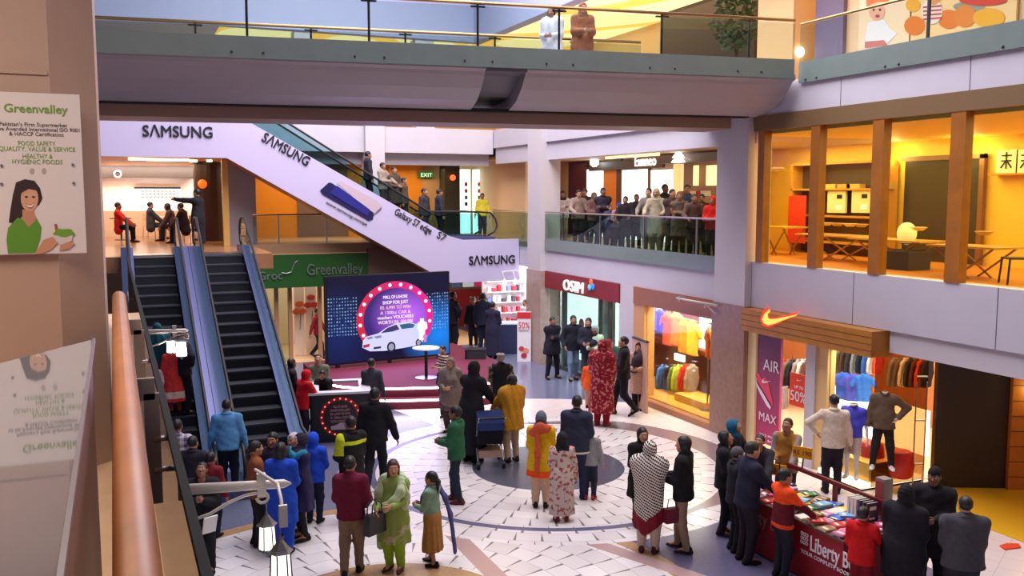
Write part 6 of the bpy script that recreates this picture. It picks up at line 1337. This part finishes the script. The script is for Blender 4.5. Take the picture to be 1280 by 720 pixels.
# ------------------------------------------------------------------ people
def pxy(P):
    v = np.array(P, float)-EYE; w = v@FWD; return 640+F*(v@RGT)/w, 360-F*(v@UPV)/w
def PP(label, px, face, yf=None, yt=None, H=None, z=0.0, X_=None, Y_=None, **kw):
    """px: column, yf/yt: rows of feet / head top; or plane X_ / Y_; H: height"""
    if X_ is not None: P = atX(px, 300, X_); P[2] = z
    elif Y_ is not None: P = atY(px, 300, Y_); P[2] = z
    elif yf is not None:
        P = atZ(px, yf, z)
        if H is None:
            lo, hi = .5, 2.4
            for _ in range(30):
                mid = (lo+hi)/2
                if pxy((P[0], P[1], z+mid))[1] > yt: lo = mid
                else: hi = mid
            H = lo
    else: P = atZ(px, yt, z+H); P[2] = z
    v = P[:2]/np.linalg.norm(P[:2]); a = math.radians(face); fx = v[0]*math.cos(a)+v[1]*math.sin(a); fy = -v[0]*math.sin(a)+v[1]*math.cos(a)
    yaw = math.atan2(-fx, fy)
    d = math.hypot(P[0], P[1]); kw.setdefault('res', .021 if d < 15 else .024 if d < 20 else .03)
    kw.setdefault('skin', random.choice((0, 0, 1, 2)))
    return person(label, tuple(P), H, yaw, **kw)
BLK = (26, 25, 30); NAVY = (34, 38, 62); JEAN = (52, 66, 104); KHAKI = (126, 112, 92); CHAR = (52, 52, 60); DKB = (44, 36, 34)
# printed fabrics
def pattern(name, a, b_, fn, rough=.85):
    m, nt, b, tc, x, y, z = xmat(name, rough, spec=.25); nt.links.new(mixc(fn(tc, x, y, z), rgbk(a), rgbk(b_)), b.inputs['Base Color']); return m
FLORAL = pattern('floral_print', (206, 186, 176), (170, 84, 84), lambda tc, x, y, z: noisek(tc, 17) > .56)
REDPR = pattern('red_print_cloth', (140, 26, 40), (206, 120, 116), lambda tc, x, y, z: noisek(tc, 14) > .57)
PAISLEY = pattern('black_white_print', (226, 216, 204), (34, 30, 32), lambda tc, x, y, z: ((((x*.6+z*1.0)*22).fr() < .46)*(((x-z*.45)*30).fr() < .8)).mx((((x*.6+z)*22).fr() > .9)))
PLAID = pattern('plaid_shirt', (196, 190, 204), (88, 84, 116), lambda tc, x, y, z: ((x*9).fr() < .45)*.5+((z*9).fr() < .45)*.5)
CAMO = pattern('camouflage', (112, 104, 76), (54, 52, 40), lambda tc, x, y, z: noisek(tc, 11) > .52)
STRIPE = pattern('striped_top', (196, 170, 150), (60, 40, 50), lambda tc, x, y, z: (z*14).fr() < .5)
GRNPR = pattern('green_print_cloth', (142, 164, 84), (186, 176, 150), lambda tc, x, y, z: (noisek(tc, 10) > .56)*((z < .75)))
MARO = (110, 24, 44)

# -- nearest group, lower middle
t, i = PP('man in maroon sweater and khaki trousers seen from behind', 440, 8, 718, 570, hair=('short', None), top=('sweater', (104, 24, 52)), bottom=('trousers', (132, 112, 96)), arms=('front', (.1, .1, .55)), legs='step', skin=0)
t, i = PP('woman in green tunic with pale green shawl and black handbag', 494, 205, 712, 574, hair=('long', HAIRBR), top=('kurta', GRNPR, {'hem': .26, 'flare': .115}), bottom=('shalwar', (142, 184, 50)), arms=('front', (.1, .14, .58)), look=(.5, 0), skin=1, shoes=(90, 50, 40),
        scarf=((190, 206, 160), [([(-.085, .03, .83), (-.1, .085, .74), (-.05, .115, .66), (.04, .12, .6), (.09, .09, .56)], .036), ([(.09, .03, .83), (.125, .05, .7), (.135, .03, .5), (.14, .0, .2)], .036), ([(-.09, 0, .835), (-.03, -.06, .84), (.04, -.06, .84), (.09, .0, .83)], .036), ([(-.1, .05, .8), (-.13, .04, .7), (-.125, .06, .6)], .034)]))
PW = t
o = MB(); t2 = thing('handbag', 'black leather handbag held in front of the green shawl woman', 'bag', tuple(Vector(t.location)+Vector((-.32, -.12, .78)))); t2.rotation_euler = (0, 0, .5)
MB().prism([(-.17, -.15), (.17, -.15), (.14, .13), (-.14, .13)], (0, -.06, 0), ux, vz, (0, .12, 0)).build('bag_body', mat('black_leather', (28, 26, 30), .35), t2, world=False)
for yy in (-.05, .05): MB().tube([(-.1, yy, .12), (-.08, yy, .28), (0, yy, .33), (.08, yy, .28), (.1, yy, .12)], .01).build('strap', mat('black_leather', (28, 26, 30)), t2, world=False)
t, i = PP('girl in tan skirt and teal bodice with navy stole, ponytail', 541, 300, 706, 590, hair=('pony', None), top=('shirt', (120, 150, 130), {'hem': .5}), bottom=('skirt', (160, 116, 62), .16, .115), arms=('front', 'front'), legs='step', hs=1.12, skin=0,
        scarf=((76, 76, 130), [([(.07, .07, .8), (.1, -.01, .84), (.12, -.09, .7), (.16, -.13, .5), (.2, -.16, .1)], .035), ([(.05, .08, .82), (-.02, .1, .72), (-.05, .1, .6)], .035)]))
PP('tall man in black suit striding away past the promotion booth', 470, 10, 610, 483, hair=('short', None), top=('jacket', BLK), bottom=('trousers', (24, 24, 30)), arms=('down', (.2, .04, .5)), legs='walk')
PP('youth in black jacket with neon yellow shoulder stripes', 441, 330, 655, 520, hair=('short', None), top=('jacket', (26, 26, 30), {'bands': [(lambda x, y, z: (z > .755) & (z < .785) & (y < -.02), (206, 220, 40)), (lambda x, y, z: (x < -.1) & (z > .66), (200, 214, 40))]}), bottom=('trousers', (30, 30, 36)), arms=('front', 'front'), legs='step', H=None, shoes=(60, 40, 44))
PP('boy in green hooded top walking with hands before him', 571, 290, 628, 508, hair=('short', None), top=('jacket', (40, 92, 64)), bottom=('jeans', (36, 44, 60)), arms=('front', 'front'), legs='step', hs=1.08, shoes=(96, 44, 36))
t, i = PP('woman wrapped in black pushing the blue stroller', 589, 40, 577, 452, hair=('hood', BLK), top=('coat', BLK, {'hem': .1, 'flare': .13}), bottom=('trousers', BLK), arms=('reach', 'reach'), lean=.12)
PP('woman in grey brown shawl and scarf watching stage', 564, 200, 540, 447, hair=('hood', (128, 112, 104)), top=('kurta', (110, 96, 92)), bottom=('shalwar', (60, 50, 56)), shawl=((126, 110, 102), .38, .16, 1), arms=('front', 'front'), skin=1)
PP('woman in mustard shawl and beige trousers beside the stroller', 640, 330, 577, 468, hair=('long', None), top=('kurta', (186, 132, 30), {'hem': .38}), bottom=('trousers', (176, 150, 130)), shawl=((190, 132, 34), .44, .15), arms=('reach', 'front'))
PP('man in grey flat cap and black vest over camouflage sleeves', 626, 350, 535, 441, hair=('flatcap', (150, 134, 130)), top=('jacket', BLK, {'bands': [(lambda x, y, z: np.abs(x) > .115, CAMO)]}), bottom=('trousers', CHAR), arms=('front', 'down'), w=1.1)
PP('woman in yellow tunic with orange hem and grey headscarf', 676, 5, 634, 514, hair=('hood', (96, 104, 122)), top=('kurta', (222, 176, 20), {'hem': .33, 'bands': [(lambda x, y, z: z < .4, (236, 84, 20))]}), bottom=('shalwar', (206, 176, 150)), arms=('front', 'front'), skin=1,
   scarf=((206, 90, 60), [([(.07, -.02, .82), (0, -.1, .85), (-.07, -.09, .8)], .05), ([(-.03, -.11, .82), (-.02, -.125, .6), (-.03, -.13, .42)], .03)]))
PP('child in long floral robe with dark hood beside yellow tunic woman', 702, 350, 651, 541, hair=('hood', (34, 32, 40)), top=('kurta', FLORAL, {'hem': .08, 'flare': .11}), bottom=('shalwar', (210, 190, 180)), arms=('front', 'down'), hs=1.1, shoes=(130, 40, 60))
PP('man in dark navy jacket with pale hem and jeans', 720, 12, 625, 494, hair=('short', None), top=('jacket', (50, 54, 76), {'hem': .46, 'bands': [(lambda x, y, z: z < .485, (222, 216, 206))]}), bottom=('jeans', (44, 50, 84)), arms=('front', 'front'), legs='step', look=(.3, 0), shoes=(36, 40, 80))
PP('child in grey sweater and red shoes half behind navy man', 737, 10, 624, 533, hair=('short', None), top=('sweater', (150, 148, 152)), bottom=('trousers', (40, 42, 60)), arms=('down', 'down'), hs=1.12, shoes=(170, 40, 50))
PP('woman with loose black hair behind the patterned shawl', 803, 160, None, 534, 1.63, hair=('long', None), top=('kurta', BLK), bottom=('trousers', BLK), arms=('front', 'front'), skin=1)
PP('woman under black and white patterned shawl with maroon border', 810, 8, 690, 551, hair=('hood', PAISLEY), top=('shirt', (170, 150, 140)), bottom=('shalwar', (200, 178, 160)), shawl=(PAISLEY, .165, .13, 0, .75), arms=('fold', 'fold'), shoes=(70, 40, 50), w=1.08)
t_ = bpy.data.objects['shawl'] if 'shawl' in bpy.data.objects else None
def border(person_obj, zf, m_):
    for c in person_obj.children:
        if c.name.startswith('shawl'):
            me = c.data; me.materials.append(asmat(m_)); n = len(me.polygons); ce = np.empty(n*3, np.float32); me.polygons.foreach_get('center', ce); ce = ce.reshape(-1, 3); mi = zf(ce).astype(np.int32); me.polygons.foreach_set('material_index', mi); me.update()
pm = [o for o in bpy.data.objects if o.get('label', '').startswith('woman under black and white')][0]
border(pm, lambda c: (c[:, 2] < .52+.75*np.abs(c[:, 0]+.04)), (124, 26, 40))
t, i = PP('young woman in black jacket and khaki trousers with maroon bag', 853, 285, 689, 545, hair=('long', None), top=('jacket', (24, 24, 28)), bottom=('jeans', (146, 124, 100)), arms=('front', 'front'), legs='step', look=(.15, 0), sole=SOLEW, shoes=(30, 28, 34), skin=1)
t2 = thing('handbag', 'maroon handbag between patterned shawl woman and black jacket woman', 'bag', tuple(Vector(t.location)+Vector((-.24, -.05, .62)))); MB().box(-.11, .11, -.05, .05, -.12, .1).build('bag_body', mat('maroon_leather', (112, 26, 44), .4), t2, world=False); MB().tube([(-.08, 0, .1), (-.05, 0, .24), (.05, 0, .24), (.08, 0, .1)], .008).build('strap', mat('maroon_leather', (112, 26, 44)), t2, world=False)
# -- left group
PP('man in light blue shirt and dark trousers facing the escalators', 283, 5, None, 499, 1.72, hair=('short', None), top=('shirt', (92, 152, 206), {'f': .015}), bottom=('trousers', (36, 38, 54)), arms=('down', 'down'), w=1.08)
PP('person in grey plaid shirt between ledge and escalator', 221, 10, None, 524, 1.68, hair=('short', None), top=('shirt', PLAID), bottom=('trousers', NAVY), arms=('front', 'down'))
t, i = PP('young man in black suit looking down at his phone', 257, 190, 716, 577, hair=('short', None), top=('jacket', (28, 28, 34)), bottom=('trousers', (26, 26, 32)), arms=('phone', 'phone'), look=(0, -.5), grip=True)
t2 = tag(MB().obox(tuple(Vector(t.location)+Vector((.06, -.24, .78))), (.2, .02, .26), .4, .3).build('paper_sheet', mat('paper', (226, 226, 230), .6)), 'white paper held low by the young man in black suit', 'paper')
PP('woman in rust brown sweater facing right', 322, 75, 682, 551, hair=('pony', None), top=('sweater', (142, 80, 50)), bottom=('trousers', (30, 30, 36)), arms=('front', 'front'), skin=1)
PP('woman in royal blue suit with long black hair seen from behind', 354, 15, 692, 553, hair=('long', None), top=('kurta', (32, 74, 190), {'hem': .3}), bottom=('shalwar', (34, 76, 196)), arms=('front', 'front'))
PP('woman in dark navy tunic looking at her lit phone', 379, 250, 674, 541, hair=('hood', (44, 40, 60)), top=('kurta', (50, 46, 84), {'hem': .3}), bottom=('leggings', (36, 34, 44)), arms=('phone', 'phone'), look=(0, -.3), skin=1, scarf=((50, 140, 170), [([(-.1, .0, .83), (-.03, .1, .8), (.08, .07, .83)], .04)]))
PP('child in bright blue hood standing behind navy tunic woman', 391, 20, None, 541, 1.5, hair=('jackethood', (36, 80, 220)), top=('jacket', (38, 82, 214)), bottom=('trousers', NAVY), hs=1.06, arms=('front', 'front'))
PP('man with dark hair between rust sweater and blue suit women', 341, 200, None, 540, 1.66, hair=('short', None), top=('jacket', (60, 50, 66)), bottom=('trousers', BLK), arms=('fold', 'fold'))
PP('woman with pale scarf near the foot of empty escalator', 367, 220, None, 541, 1.58, hair=('hood', (196, 186, 200)), top=('kurta', (90, 70, 90)), bottom=('shalwar', (70, 60, 80)), arms=('front', 'front'), skin=1)
PP('child in dark red top behind the young man in suit', 263, 30, None, 566, 1.35, hair=('short', None), top=('sweater', (130, 36, 44)), bottom=('trousers', NAVY), hs=1.1)
PP('dark haired person right behind the light blue shirt man', 240, 20, None, 545, 1.6, hair=('short', None), top=('jacket', (40, 38, 50)), bottom=('trousers', BLK))
# -- around the booth and stage
PP('person in bright red hooded jacket leaning at the booth side', 376, 60, None, 462, 1.6, hair=('jackethood', (206, 26, 36)), top=('jacket', (204, 24, 36)), bottom=('trousers', (40, 40, 60)), arms=('reach', 'reach'), lean=.2, w=1.1)
PP('man in olive grey top facing us behind the booth', 398, 185, None, 442, 1.7, hair=('short', None), top=('shirt', (112, 112, 96)), bottom=('trousers', CHAR), arms=('front', 'front'), look=(0, -.3))
PP('person in black bending over the booth counter', 406, 200, None, 460, 1.45, hair=('short', None), top=('jacket', (30, 26, 32)), bottom=('trousers', BLK), arms=('reach', 'reach'), lean=.25)
PP('woman with long dark hair left of red hooded jacket', 364, 80, None, 448, 1.6, hair=('long', None), top=('jacket', (46, 38, 44)), bottom=('trousers', BLK), arms=('front', 'front'))
PP('man in dark grey shirt standing between booth and stage', 464, 20, None, 448, 1.7, hair=('short', None), top=('shirt', (64, 62, 76)), bottom=('trousers', CHAR), arms=('front', 'down'))
PP('man in dark red shirt walking before the supermarket doors', 398, 110, 448, 384, hair=('short', None), top=('shirt', (150, 34, 42)), bottom=('trousers', (34, 32, 44)), arms=('fwd', 'bwd'), legs='walk')
PP('person in striped top sitting at the right stage edge', 554, 240, None, 432, 1.45, hair=('short', None), top=('tee', STRIPE), bottom=('trousers', NAVY), arms=('front', 'front'))
PP('person in dark cap and coat in front of the striped top', 556, 190, None, 455, 1.3, hair=('flatcap', (110, 96, 96)), top=('jacket', (52, 44, 56)), bottom=('trousers', BLK), arms=('front', 'front'), skin=0)
PP('man in black standing at the right edge of video wall', 566, 60, 440, 364, hair=('short', None), top=('jacket', (36, 32, 46)), bottom=('trousers', (30, 28, 36)), arms=('hip', 'hip'))
PP('man in black jacket and open collar facing us by the loudspeaker', 592, 185, 435, 372, hair=('short', None), top=('jacket', (34, 34, 40)), bottom=('trousers', (36, 36, 44)), arms=('down', 'down'))
PP('tall man in dark navy coat beside the cosmetics counter', 604, 30, 441, 366, hair=('short', None), top=('jacket', (36, 38, 60)), bottom=('trousers', (34, 36, 52)), arms=('down', 'down'))
PP('woman in long dark navy dress facing the counter', 616, 30, 448, 377, hair=('short', None), top=('kurta', (38, 36, 58), {'hem': .06, 'flare': .13}), bottom=('trousers', BLK), arms=('front', 'front'))
PP('shop worker in white shirt inside the bright cosmetics shop', 657, 230, None, 374, 1.7, hair=('short', None), top=('shirt', (226, 226, 236)), bottom=('trousers', CHAR), arms=('front', 'front'))
# -- shop fronts on the right
PP('man in black with hands folded beside the marble column', 690, 150, 473, 396, hair=('short', None), top=('coat', (30, 30, 42), {'hem': .4}), bottom=('trousers', (26, 26, 34)), arms=('fold', 'fold'), legs='wide')
PP('bearded man in black jacket and light blue jeans', 716, 165, 475, 394, hair=('short', None), head='beard', top=('jacket', (34, 34, 44)), bottom=('jeans', (120, 140, 164)), arms=('pocket', 'pocket'), legs='step')
PP('man in dark jacket between jeans man and pale hooded jacket', 735, 190, 480, 397, hair=('short', None), head='beard', top=('jacket', (38, 38, 52)), bottom=('trousers', CHAR), arms=('front', 'front'))
PP('young person in pale green and white hooded jacket', 744, 200, None, 407, 1.68, hair=('jackethood', (150, 170, 170)), top=('jacket', (190, 216, 186)), bottom=('trousers', (90, 110, 130)), arms=('front', 'front'), hs=1.08)
PP('woman in red patterned shawl and long red dress', 752, 20, 532, 425, hair=('hood', REDPR), top=('kurta', REDPR, {'hem': .16, 'flare': .12}), bottom=('shalwar', (140, 24, 36)), shawl=(REDPR, .46, .12), arms=('front', 'front'), shoes=(120, 30, 40))
PP('child in orange top with dark hair left of the red shawl woman', 737, 15, 510, 449, hair=('short', None), top=('kurta', (236, 92, 30), {'hem': .38}), bottom=('shalwar', (190, 150, 120)), arms=('down', 'down'), hs=1.14)
t, i = PP('woman in dark red headscarf holding white plastic bag', 761, 100, None, 424, 1.6, hair=('hood', (130, 36, 46)), top=('kurta', (90, 40, 50)), bottom=('shalwar', (190, 160, 130)), arms=('front', 'front'), skin=1)
V, Q = Sdf().cap((0, 0, -.05), (0, 0, -.3), .07, .14, (1, .5, 1)).cap((-.05, 0, .05), (-.04, 0, -.1), .025).cap((.05, 0, .05), (.04, 0, -.1), .025).mesh(.02); t2 = tag(fastobj('plastic_bag', V, Q, [mat('white_plastic', (226, 222, 226), .4)]), 'white plastic bag hanging between red headscarf and black suit', 'bag'); t2.location = tuple(atZ(764, 452, 1.02))
PP('man in black suit stepping with lowered head near clothes shop', 779, 265, 519, 419, hair=('short', None), top=('jacket', (32, 26, 30)), bottom=('trousers', (30, 26, 32)), arms=('front', 'front'), legs='walk', look=(0, -.2))
PP('woman in black headscarf and peach tunic behind leaning board', 798, 200, 512, 428, hair=('hood', (44, 34, 42)), top=('kurta', (206, 160, 136), {'hem': .25}), bottom=('trousers', BLK), arms=('front', 'front'), scarf=((70, 56, 60), [([(-.08, .05, .84), (0, .1, .74), (.04, .1, .62)], .07)]))
PP('man in white shirt and dark trousers at sports shop window', 1039, 350, 616, 493, hair=('short', None), top=('shirt', (226, 208, 184)), bottom=('trousers', (40, 34, 44)), arms=('hip', 'down'), w=1.05)
PP('man in mustard vest over grey sleeves behind the book stall', 985, 200, None, 522, 1.7, hair=('short', None), top=('shirt', (150, 140, 140), {'bands': [(lambda x, y, z: np.abs(x) < .1, (170, 116, 50))]}), bottom=('trousers', CHAR), arms=('reach', 'front'), look=(0, -.35))
PP('person in teal blue hood looking down at the book stall end', 917, 110, None, 524, 1.68, hair=('jackethood', (30, 100, 130)), top=('jacket', (36, 32, 44)), bottom=('trousers', BLK), arms=('reach', 'front'), look=(0, -.3))
PP('woman in black with maroon backpack reading at the stall end', 903, 95, 668, 538, hair=('long', None), top=('jacket', (30, 28, 34)), bottom=('trousers', (28, 28, 34)), arms=('front', 'front'), sole=SOLEW, look=(0, -.3))
PP('man in dark navy sweater seen from behind at the book stall', 931, 60, 702, 552, hair=('short', None), top=('sweater', (34, 34, 52)), bottom=('trousers', (40, 32, 40)), arms=('reach', 'reach'), lean=.08, w=1.1)
PP('person in grey knit cap just behind the navy sweater man', 921, 70, None, 559, 1.6, hair=('beanie', (92, 84, 92)), top=('jacket', (36, 34, 44)), bottom=('trousers', BLK), arms=('front', 'front'))
PP('boy with short hair facing us across the book stall', 952, 195, None, 541, 1.55, hair=('short', None), top=('jacket', (60, 58, 66)), bottom=('trousers', CHAR), arms=('reach', 'reach'), lean=.15, look=(0, -.4), hs=1.06)
PP('boy in orange and maroon sweater at the red stall front', 976, 55, 722, 586, hair=('short', None), top=('sweater', (96, 22, 32), {'bands': [(lambda x, y, z: z > .7, (240, 76, 24)), (lambda x, y, z: z < .52, (236, 70, 24))]}), bottom=('trousers', (38, 36, 46)), arms=('reach', 'reach'), hs=1.08)
PP('child in bright red jacket looking over the stall books', 1079, 15, None, 634, 1.38, hair=('short', None), top=('jacket', (196, 20, 24)), bottom=('trousers', (120, 20, 30)), arms=('front', 'reach'), hs=1.1)
PP('tall person in black coat seen from behind, lower right', 1133, 20, None, 606, 1.72, hair=('hood', (30, 28, 32)), top=('coat', (30, 28, 34)), bottom=('trousers', BLK), arms=('front', 'front'), w=1.15)
PP('person in black cap and coat facing us behind grey jacket man', 1169, 190, None, 584, 1.72, hair=('beanie', (30, 26, 28)), top=('coat', (34, 30, 34)), bottom=('trousers', BLK), arms=('front', 'front'), w=1.15)
PP('stout man in dark grey jacket and dark cap, lower right', 1208, 345, None, 620, 1.68, hair=('short', None), top=('jacket', (74, 70, 76)), bottom=('trousers', CHAR), arms=('front', 'front'), w=1.25)
# -- the red scrap and the stroller
q = atZ(1262, 684, 0); t = tag(MB().prism([(-.18, -.06), (.12, -.1), (.22, .02), (.06, .1), (-.12, .08)], (q[0], q[1], .0), (1, 0, 0), (0, 1, 0), (0, 0, .02)).build('shopping_leaflet', mat('leaflet_red', (230, 70, 30), .5)), 'orange red leaflet lying on brown floor near the lower right corner', 'leaflet')
sp = Vector(atZ(611, 580, 0)); t = thing('stroller', 'dark blue folding stroller with metal frame beside black clad woman', 'stroller', sp, -.25)
NB = cloth((34, 48, 96)); B2 = cloth((28, 28, 36)); SF = mat('stroller_frame', (190, 190, 196), .3, metal=.8)
MB().prism([(-.3, .48), (.28, .42), (.34, .5), (.0, .58), (-.22, 1.0), (-.3, .98)], (-.24, 0, 0), (0, 1, 0), vz, (.48, 0, 0)).build('seat', B2, t, world=False)
o = MB(); n = 8; o.prism([(.34*math.cos(a)-.05, .74+.36*math.sin(a)) for a in np.linspace(.2, PI-.1, n)]+[(-.05, .72)], (-.26, 0, 0), (0, 1, 0), vz, (.52, 0, 0)); o.build('canopy', NB, t, world=False)
for s in (-1, 1):
    MB().tube([(s*.25, -.5, 1.05), (s*.25, -.3, .9), (s*.25, .35, .1)], .014).build('frame_tube', SF, t, world=False); MB().tube([(s*.25, .1, .5), (s*.25, -.32, .1)], .014).build('frame_tube', SF, t, world=False)
    for yy in (.35, -.32): MB().tube([(s*.22, yy, .08), (s*.28, yy, .08)], .08, 14).build('wheel', BLACK, t, world=False)
MB().tube([(-.25, -.5, 1.05), (.25, -.5, 1.05)], .016).build('push_handle', BLACK, t, world=False); MB().box(-.22, .22, -.25, .2, .2, .34).build('basket', mat('basket_tan', (190, 156, 140), .8), t, world=False)
# -- escalator riders
def RID(label, px, yt, H, xl, **kw):          # on the left escalator, lane xl: place where the head meets the row
    best = None
    for s in np.linspace(0, 18.99, 400):
        n_ = int(s); z_ = (n_+1)*.2; y_ = 17.3+s*7.5/19
        e = abs(pxy((xl, y_, z_+H))[1]-yt)
        if best is None or e < best[0]: best = (e, n_, z_)
    y_ = 17.3+(best[1]+.5)*7.5/19
    return person(label, (xl, y_, best[2]), H, kw.pop('yaw', 0), group='escalator riders', res=.026, **kw)
RID('girl in red dress with white hem riding the left escalator', 0, 436, 1.45, .98, hair=('hood', (236, 70, 50)), top=('kurta', (214, 60, 60), {'hem': .2, 'flare': .15, 'bands': [(lambda x, y, z: (z < .34) & (z > .25), (222, 190, 180))]}), bottom=('leggings', (196, 60, 60)), yaw=.1, hs=1.08)
RID('woman in dark teal shawl riding the left escalator', 0, 405, 1.6, .72, hair=('hood', (26, 84, 96)), top=('kurta', (24, 80, 92)), bottom=('shalwar', (30, 70, 80)), shawl=((24, 84, 96), .4, .15), yaw=0)
RID('man in black jacket with pale collar at top of left escalator', 0, 404, 1.7, 1.16, hair=('short', None), top=('jacket', (36, 32, 44)), bottom=('trousers', BLK), yaw=-1.2, arms=('hip', 'hip'))
RID('small child in white dress riding the left escalator', 0, 456, 1.1, .62, hair=('short', None), top=('kurta', (206, 196, 196), {'hem': .22, 'flare': .15}), bottom=('leggings', (200, 190, 190)), yaw=-.3, hs=1.2)
# -- cafe on the upper floor
L1 = 3.81
PP('man in black pointing left at the top of escalators', 249, 300, 312, 236, z=3.8, hair=('short', None), top=('coat', (28, 26, 32), {'hem': .1, 'flare': .09}), bottom=('trousers', BLK), arms=('point', 'down'), group='people on the upper floor')
def SEAT(label, px, py, face, **kw):
    q = atZ(px, py, 3.8); return PP(label, px, face, py, None, 1.7, z=3.8, legs='sit', sit=.49, group='people on the upper floor', **kw)
SEAT('seated man in dark jacket at the white cafe table', 189, 299, 80, hair=('short', None), top=('jacket', (60, 62, 80)), bottom=('trousers', (50, 48, 60)), arms=('reach', 'reach'))
SEAT('seated woman bowed over the white cafe table', 219, 301, 280, hair=('long', None), top=('jacket', (84, 66, 70)), bottom=('trousers', (60, 56, 70)), arms=('reach', 'reach'), lean=.3)
SEAT('seated person in black near the standing pointing man', 233, 304, 290, hair=('short', None), top=('jacket', (50, 34, 40)), bottom=('trousers', BLK), arms=('reach', 'reach'), lean=.2)
SEAT('person in red top seated by the dark cafe table', 149, 303, 100, hair=('short', None), top=('shirt', (206, 40, 40)), bottom=('trousers', BLK), arms=('reach', 'reach'))
# -- riders on the diagonal escalator
def DIAG(label, px, xw, H, face, **kw):
    P = atY(px, 240, 28.8); n_ = int((9.3-P[0])/(5.9/15)); z_ = 3.8+max(0, min(15, n_+1))*.24; x_ = 9.3-(n_+.5)*5.9/15
    return person(label, (x_ if P[0] < 9.3 else P[0], 28.8+xw, z_ if P[0] < 9.3 else 3.83), H, face, group='riders on the upper escalator', res=.03, **kw)
DIAG('dark haired rider highest on the upper escalator', 463, .2, 1.72, -PI/2, hair=('short', None), top=('jacket', (44, 40, 50)), bottom=('trousers', BLK))
DIAG('rider in beige jacket leaning on the upper escalator rail', 473, -.1, 1.6, -2.4, hair=('short', None), top=('jacket', (150, 134, 120)), bottom=('trousers', (70, 56, 60)), arms=('reach', 'front'))
DIAG('rider in long brown coat on the upper escalator', 492, 0, 1.72, -2.7, hair=('short', None), top=('coat', (76, 64, 56)), bottom=('trousers', DKB), arms=('front', 'front'))
DIAG('rider in brown jacket with white bag on upper escalator', 506, .2, 1.62, -2.2, hair=('short', None), top=('jacket', (84, 70, 60)), bottom=('trousers', DKB))
DIAG('rider in charcoal jacket lower on the upper escalator', 530, 0, 1.72, -2.4, hair=('short', None), top=('jacket', (54, 50, 58)), bottom=('trousers', CHAR))
DIAG('rider in dark navy jacket lowest on the upper escalator', 550, .1, 1.7, -1.6, hair=('short', None), top=('jacket', (44, 44, 58)), bottom=('trousers', BLK))
PP('person in yellow and white by the upper escalator landing', 603, 180, z=3.8, Y_=31.6, H=1.6, hair=('short', None), top=('shirt', (206, 196, 60)), bottom=('trousers', CHAR), group='people on the upper floor')
# -- gallery crowd behind the glass railing
GALX = 12.95
CR = [(703, .3, 1.66, ('hood', (54, 44, 44)), (206, 200, 200), 'woman in white with dark scarf first from the marble column side'), (722, .1, 1.68, ('short', None), (150, 128, 118), 'man in beige jacket second from the marble column side'), (731, .7, 1.72, ('short', None), (70, 56, 60), 'dark brown figure behind the beige jacket man'),
      (742, .3, 1.6, ('hood', (120, 90, 90)), (120, 84, 80), 'woman in rosy brown scarf left of dark jacket gallery man'), (753, .1, 1.74, ('short', None), (50, 44, 58), 'tall man in dark jacket in front of orange door'), (762, 0, 1.25, ('short', None), (60, 60, 90), 'child in slate blue next to tall dark jacket man'),
      (772, 0, 1.3, ('beanie', (40, 60, 160)), (150, 100, 110), 'child with blue cap and dusty pink top at gallery rail'), (782, .1, 1.5, ('short', None), (40, 34, 40), 'dark figure bent over the rail under the white shop window'), (795, .65, 1.55, ('short', None), (52, 44, 46), 'dark clad youth under Eunneo sign lettering'),
      (811, .1, 1.72, ('short', None), (130, 120, 110), 'man in grey tunic at thin post between bright windows'), (820, 0, 1.7, ('hood', (176, 160, 130)), (170, 156, 130), 'figure in pale khaki shawl beside the grey tunic man'), (830, .6, 1.82, ('short', None), (46, 38, 44), 'tallest dark figure in front of the right bright window'),
      (839, .2, 1.68, ('short', None), (84, 62, 56), 'man in brown jacket below the cone tree'), (849, 0, 1.62, ('hood', (110, 90, 76)), (104, 84, 72), 'woman in brown shawl below the cone tree'), (858, .5, 1.8, ('short', None), (60, 70, 100), 'person in blue jacket behind the brown shawl woman'), (866, 0, 1.56, ('short', None), (90, 70, 62), 'figure in dull brown leaning at the gallery rail'),
      (876, .6, 1.56, ('short', None), (70, 52, 50), 'dark brown figure close to the red jacket on gallery'), (890, .2, 1.5, ('jackethood', (220, 40, 24)), (216, 40, 26), 'figure in glowing red hooded jacket nearest the white column')]
for k, (px, dx, H, hr, c, lb) in enumerate(CR):
    PP(lb, px, 180+random.uniform(-30, 30), z=L1, X_=GALX+dx, H=H, hair=hr, top=('kurta' if k in (9, 10, 13) else 'jacket', c), bottom=('shalwar' if k in (9, 10) else 'trousers', (150, 140, 126) if k in (9, 10, 0) else (48, 42, 48)), arms=random.choice((('rail', 'rail'), ('front', 'front'), ('fold', 'fold'))), lean=.08 if dx < .2 else 0, group='onlookers behind the gallery railing', res=.03)
# -- bridge walkers on the top level
P = A+U*8.55+Nn*1.0
for s_, w_, H, lb, kw in ((8.3, 2.6, 1.55, 'woman in white shawl leaning on the top bridge', dict(hair=('long', HAIRBR), top=('kurta', (222, 220, 226)), bottom=('shalwar', (110, 70, 60)), shawl=((222, 222, 228), .42, .15), lean=.15)), (8.95, 2.6, 1.68, 'woman in long brown coat and scarf on the top bridge', dict(hair=('hood', (120, 78, 60)), top=('coat', (150, 94, 66), {'hem': .1, 'flare': .12}), bottom=('trousers', DKB)))):
    q = bp(s_, w_, 7.66); person(lb, q, H, PI*.95 if 'brown' in lb else PI*.75, group='walkers on the bridge', res=.026, arms=('front', 'front'), **kw)
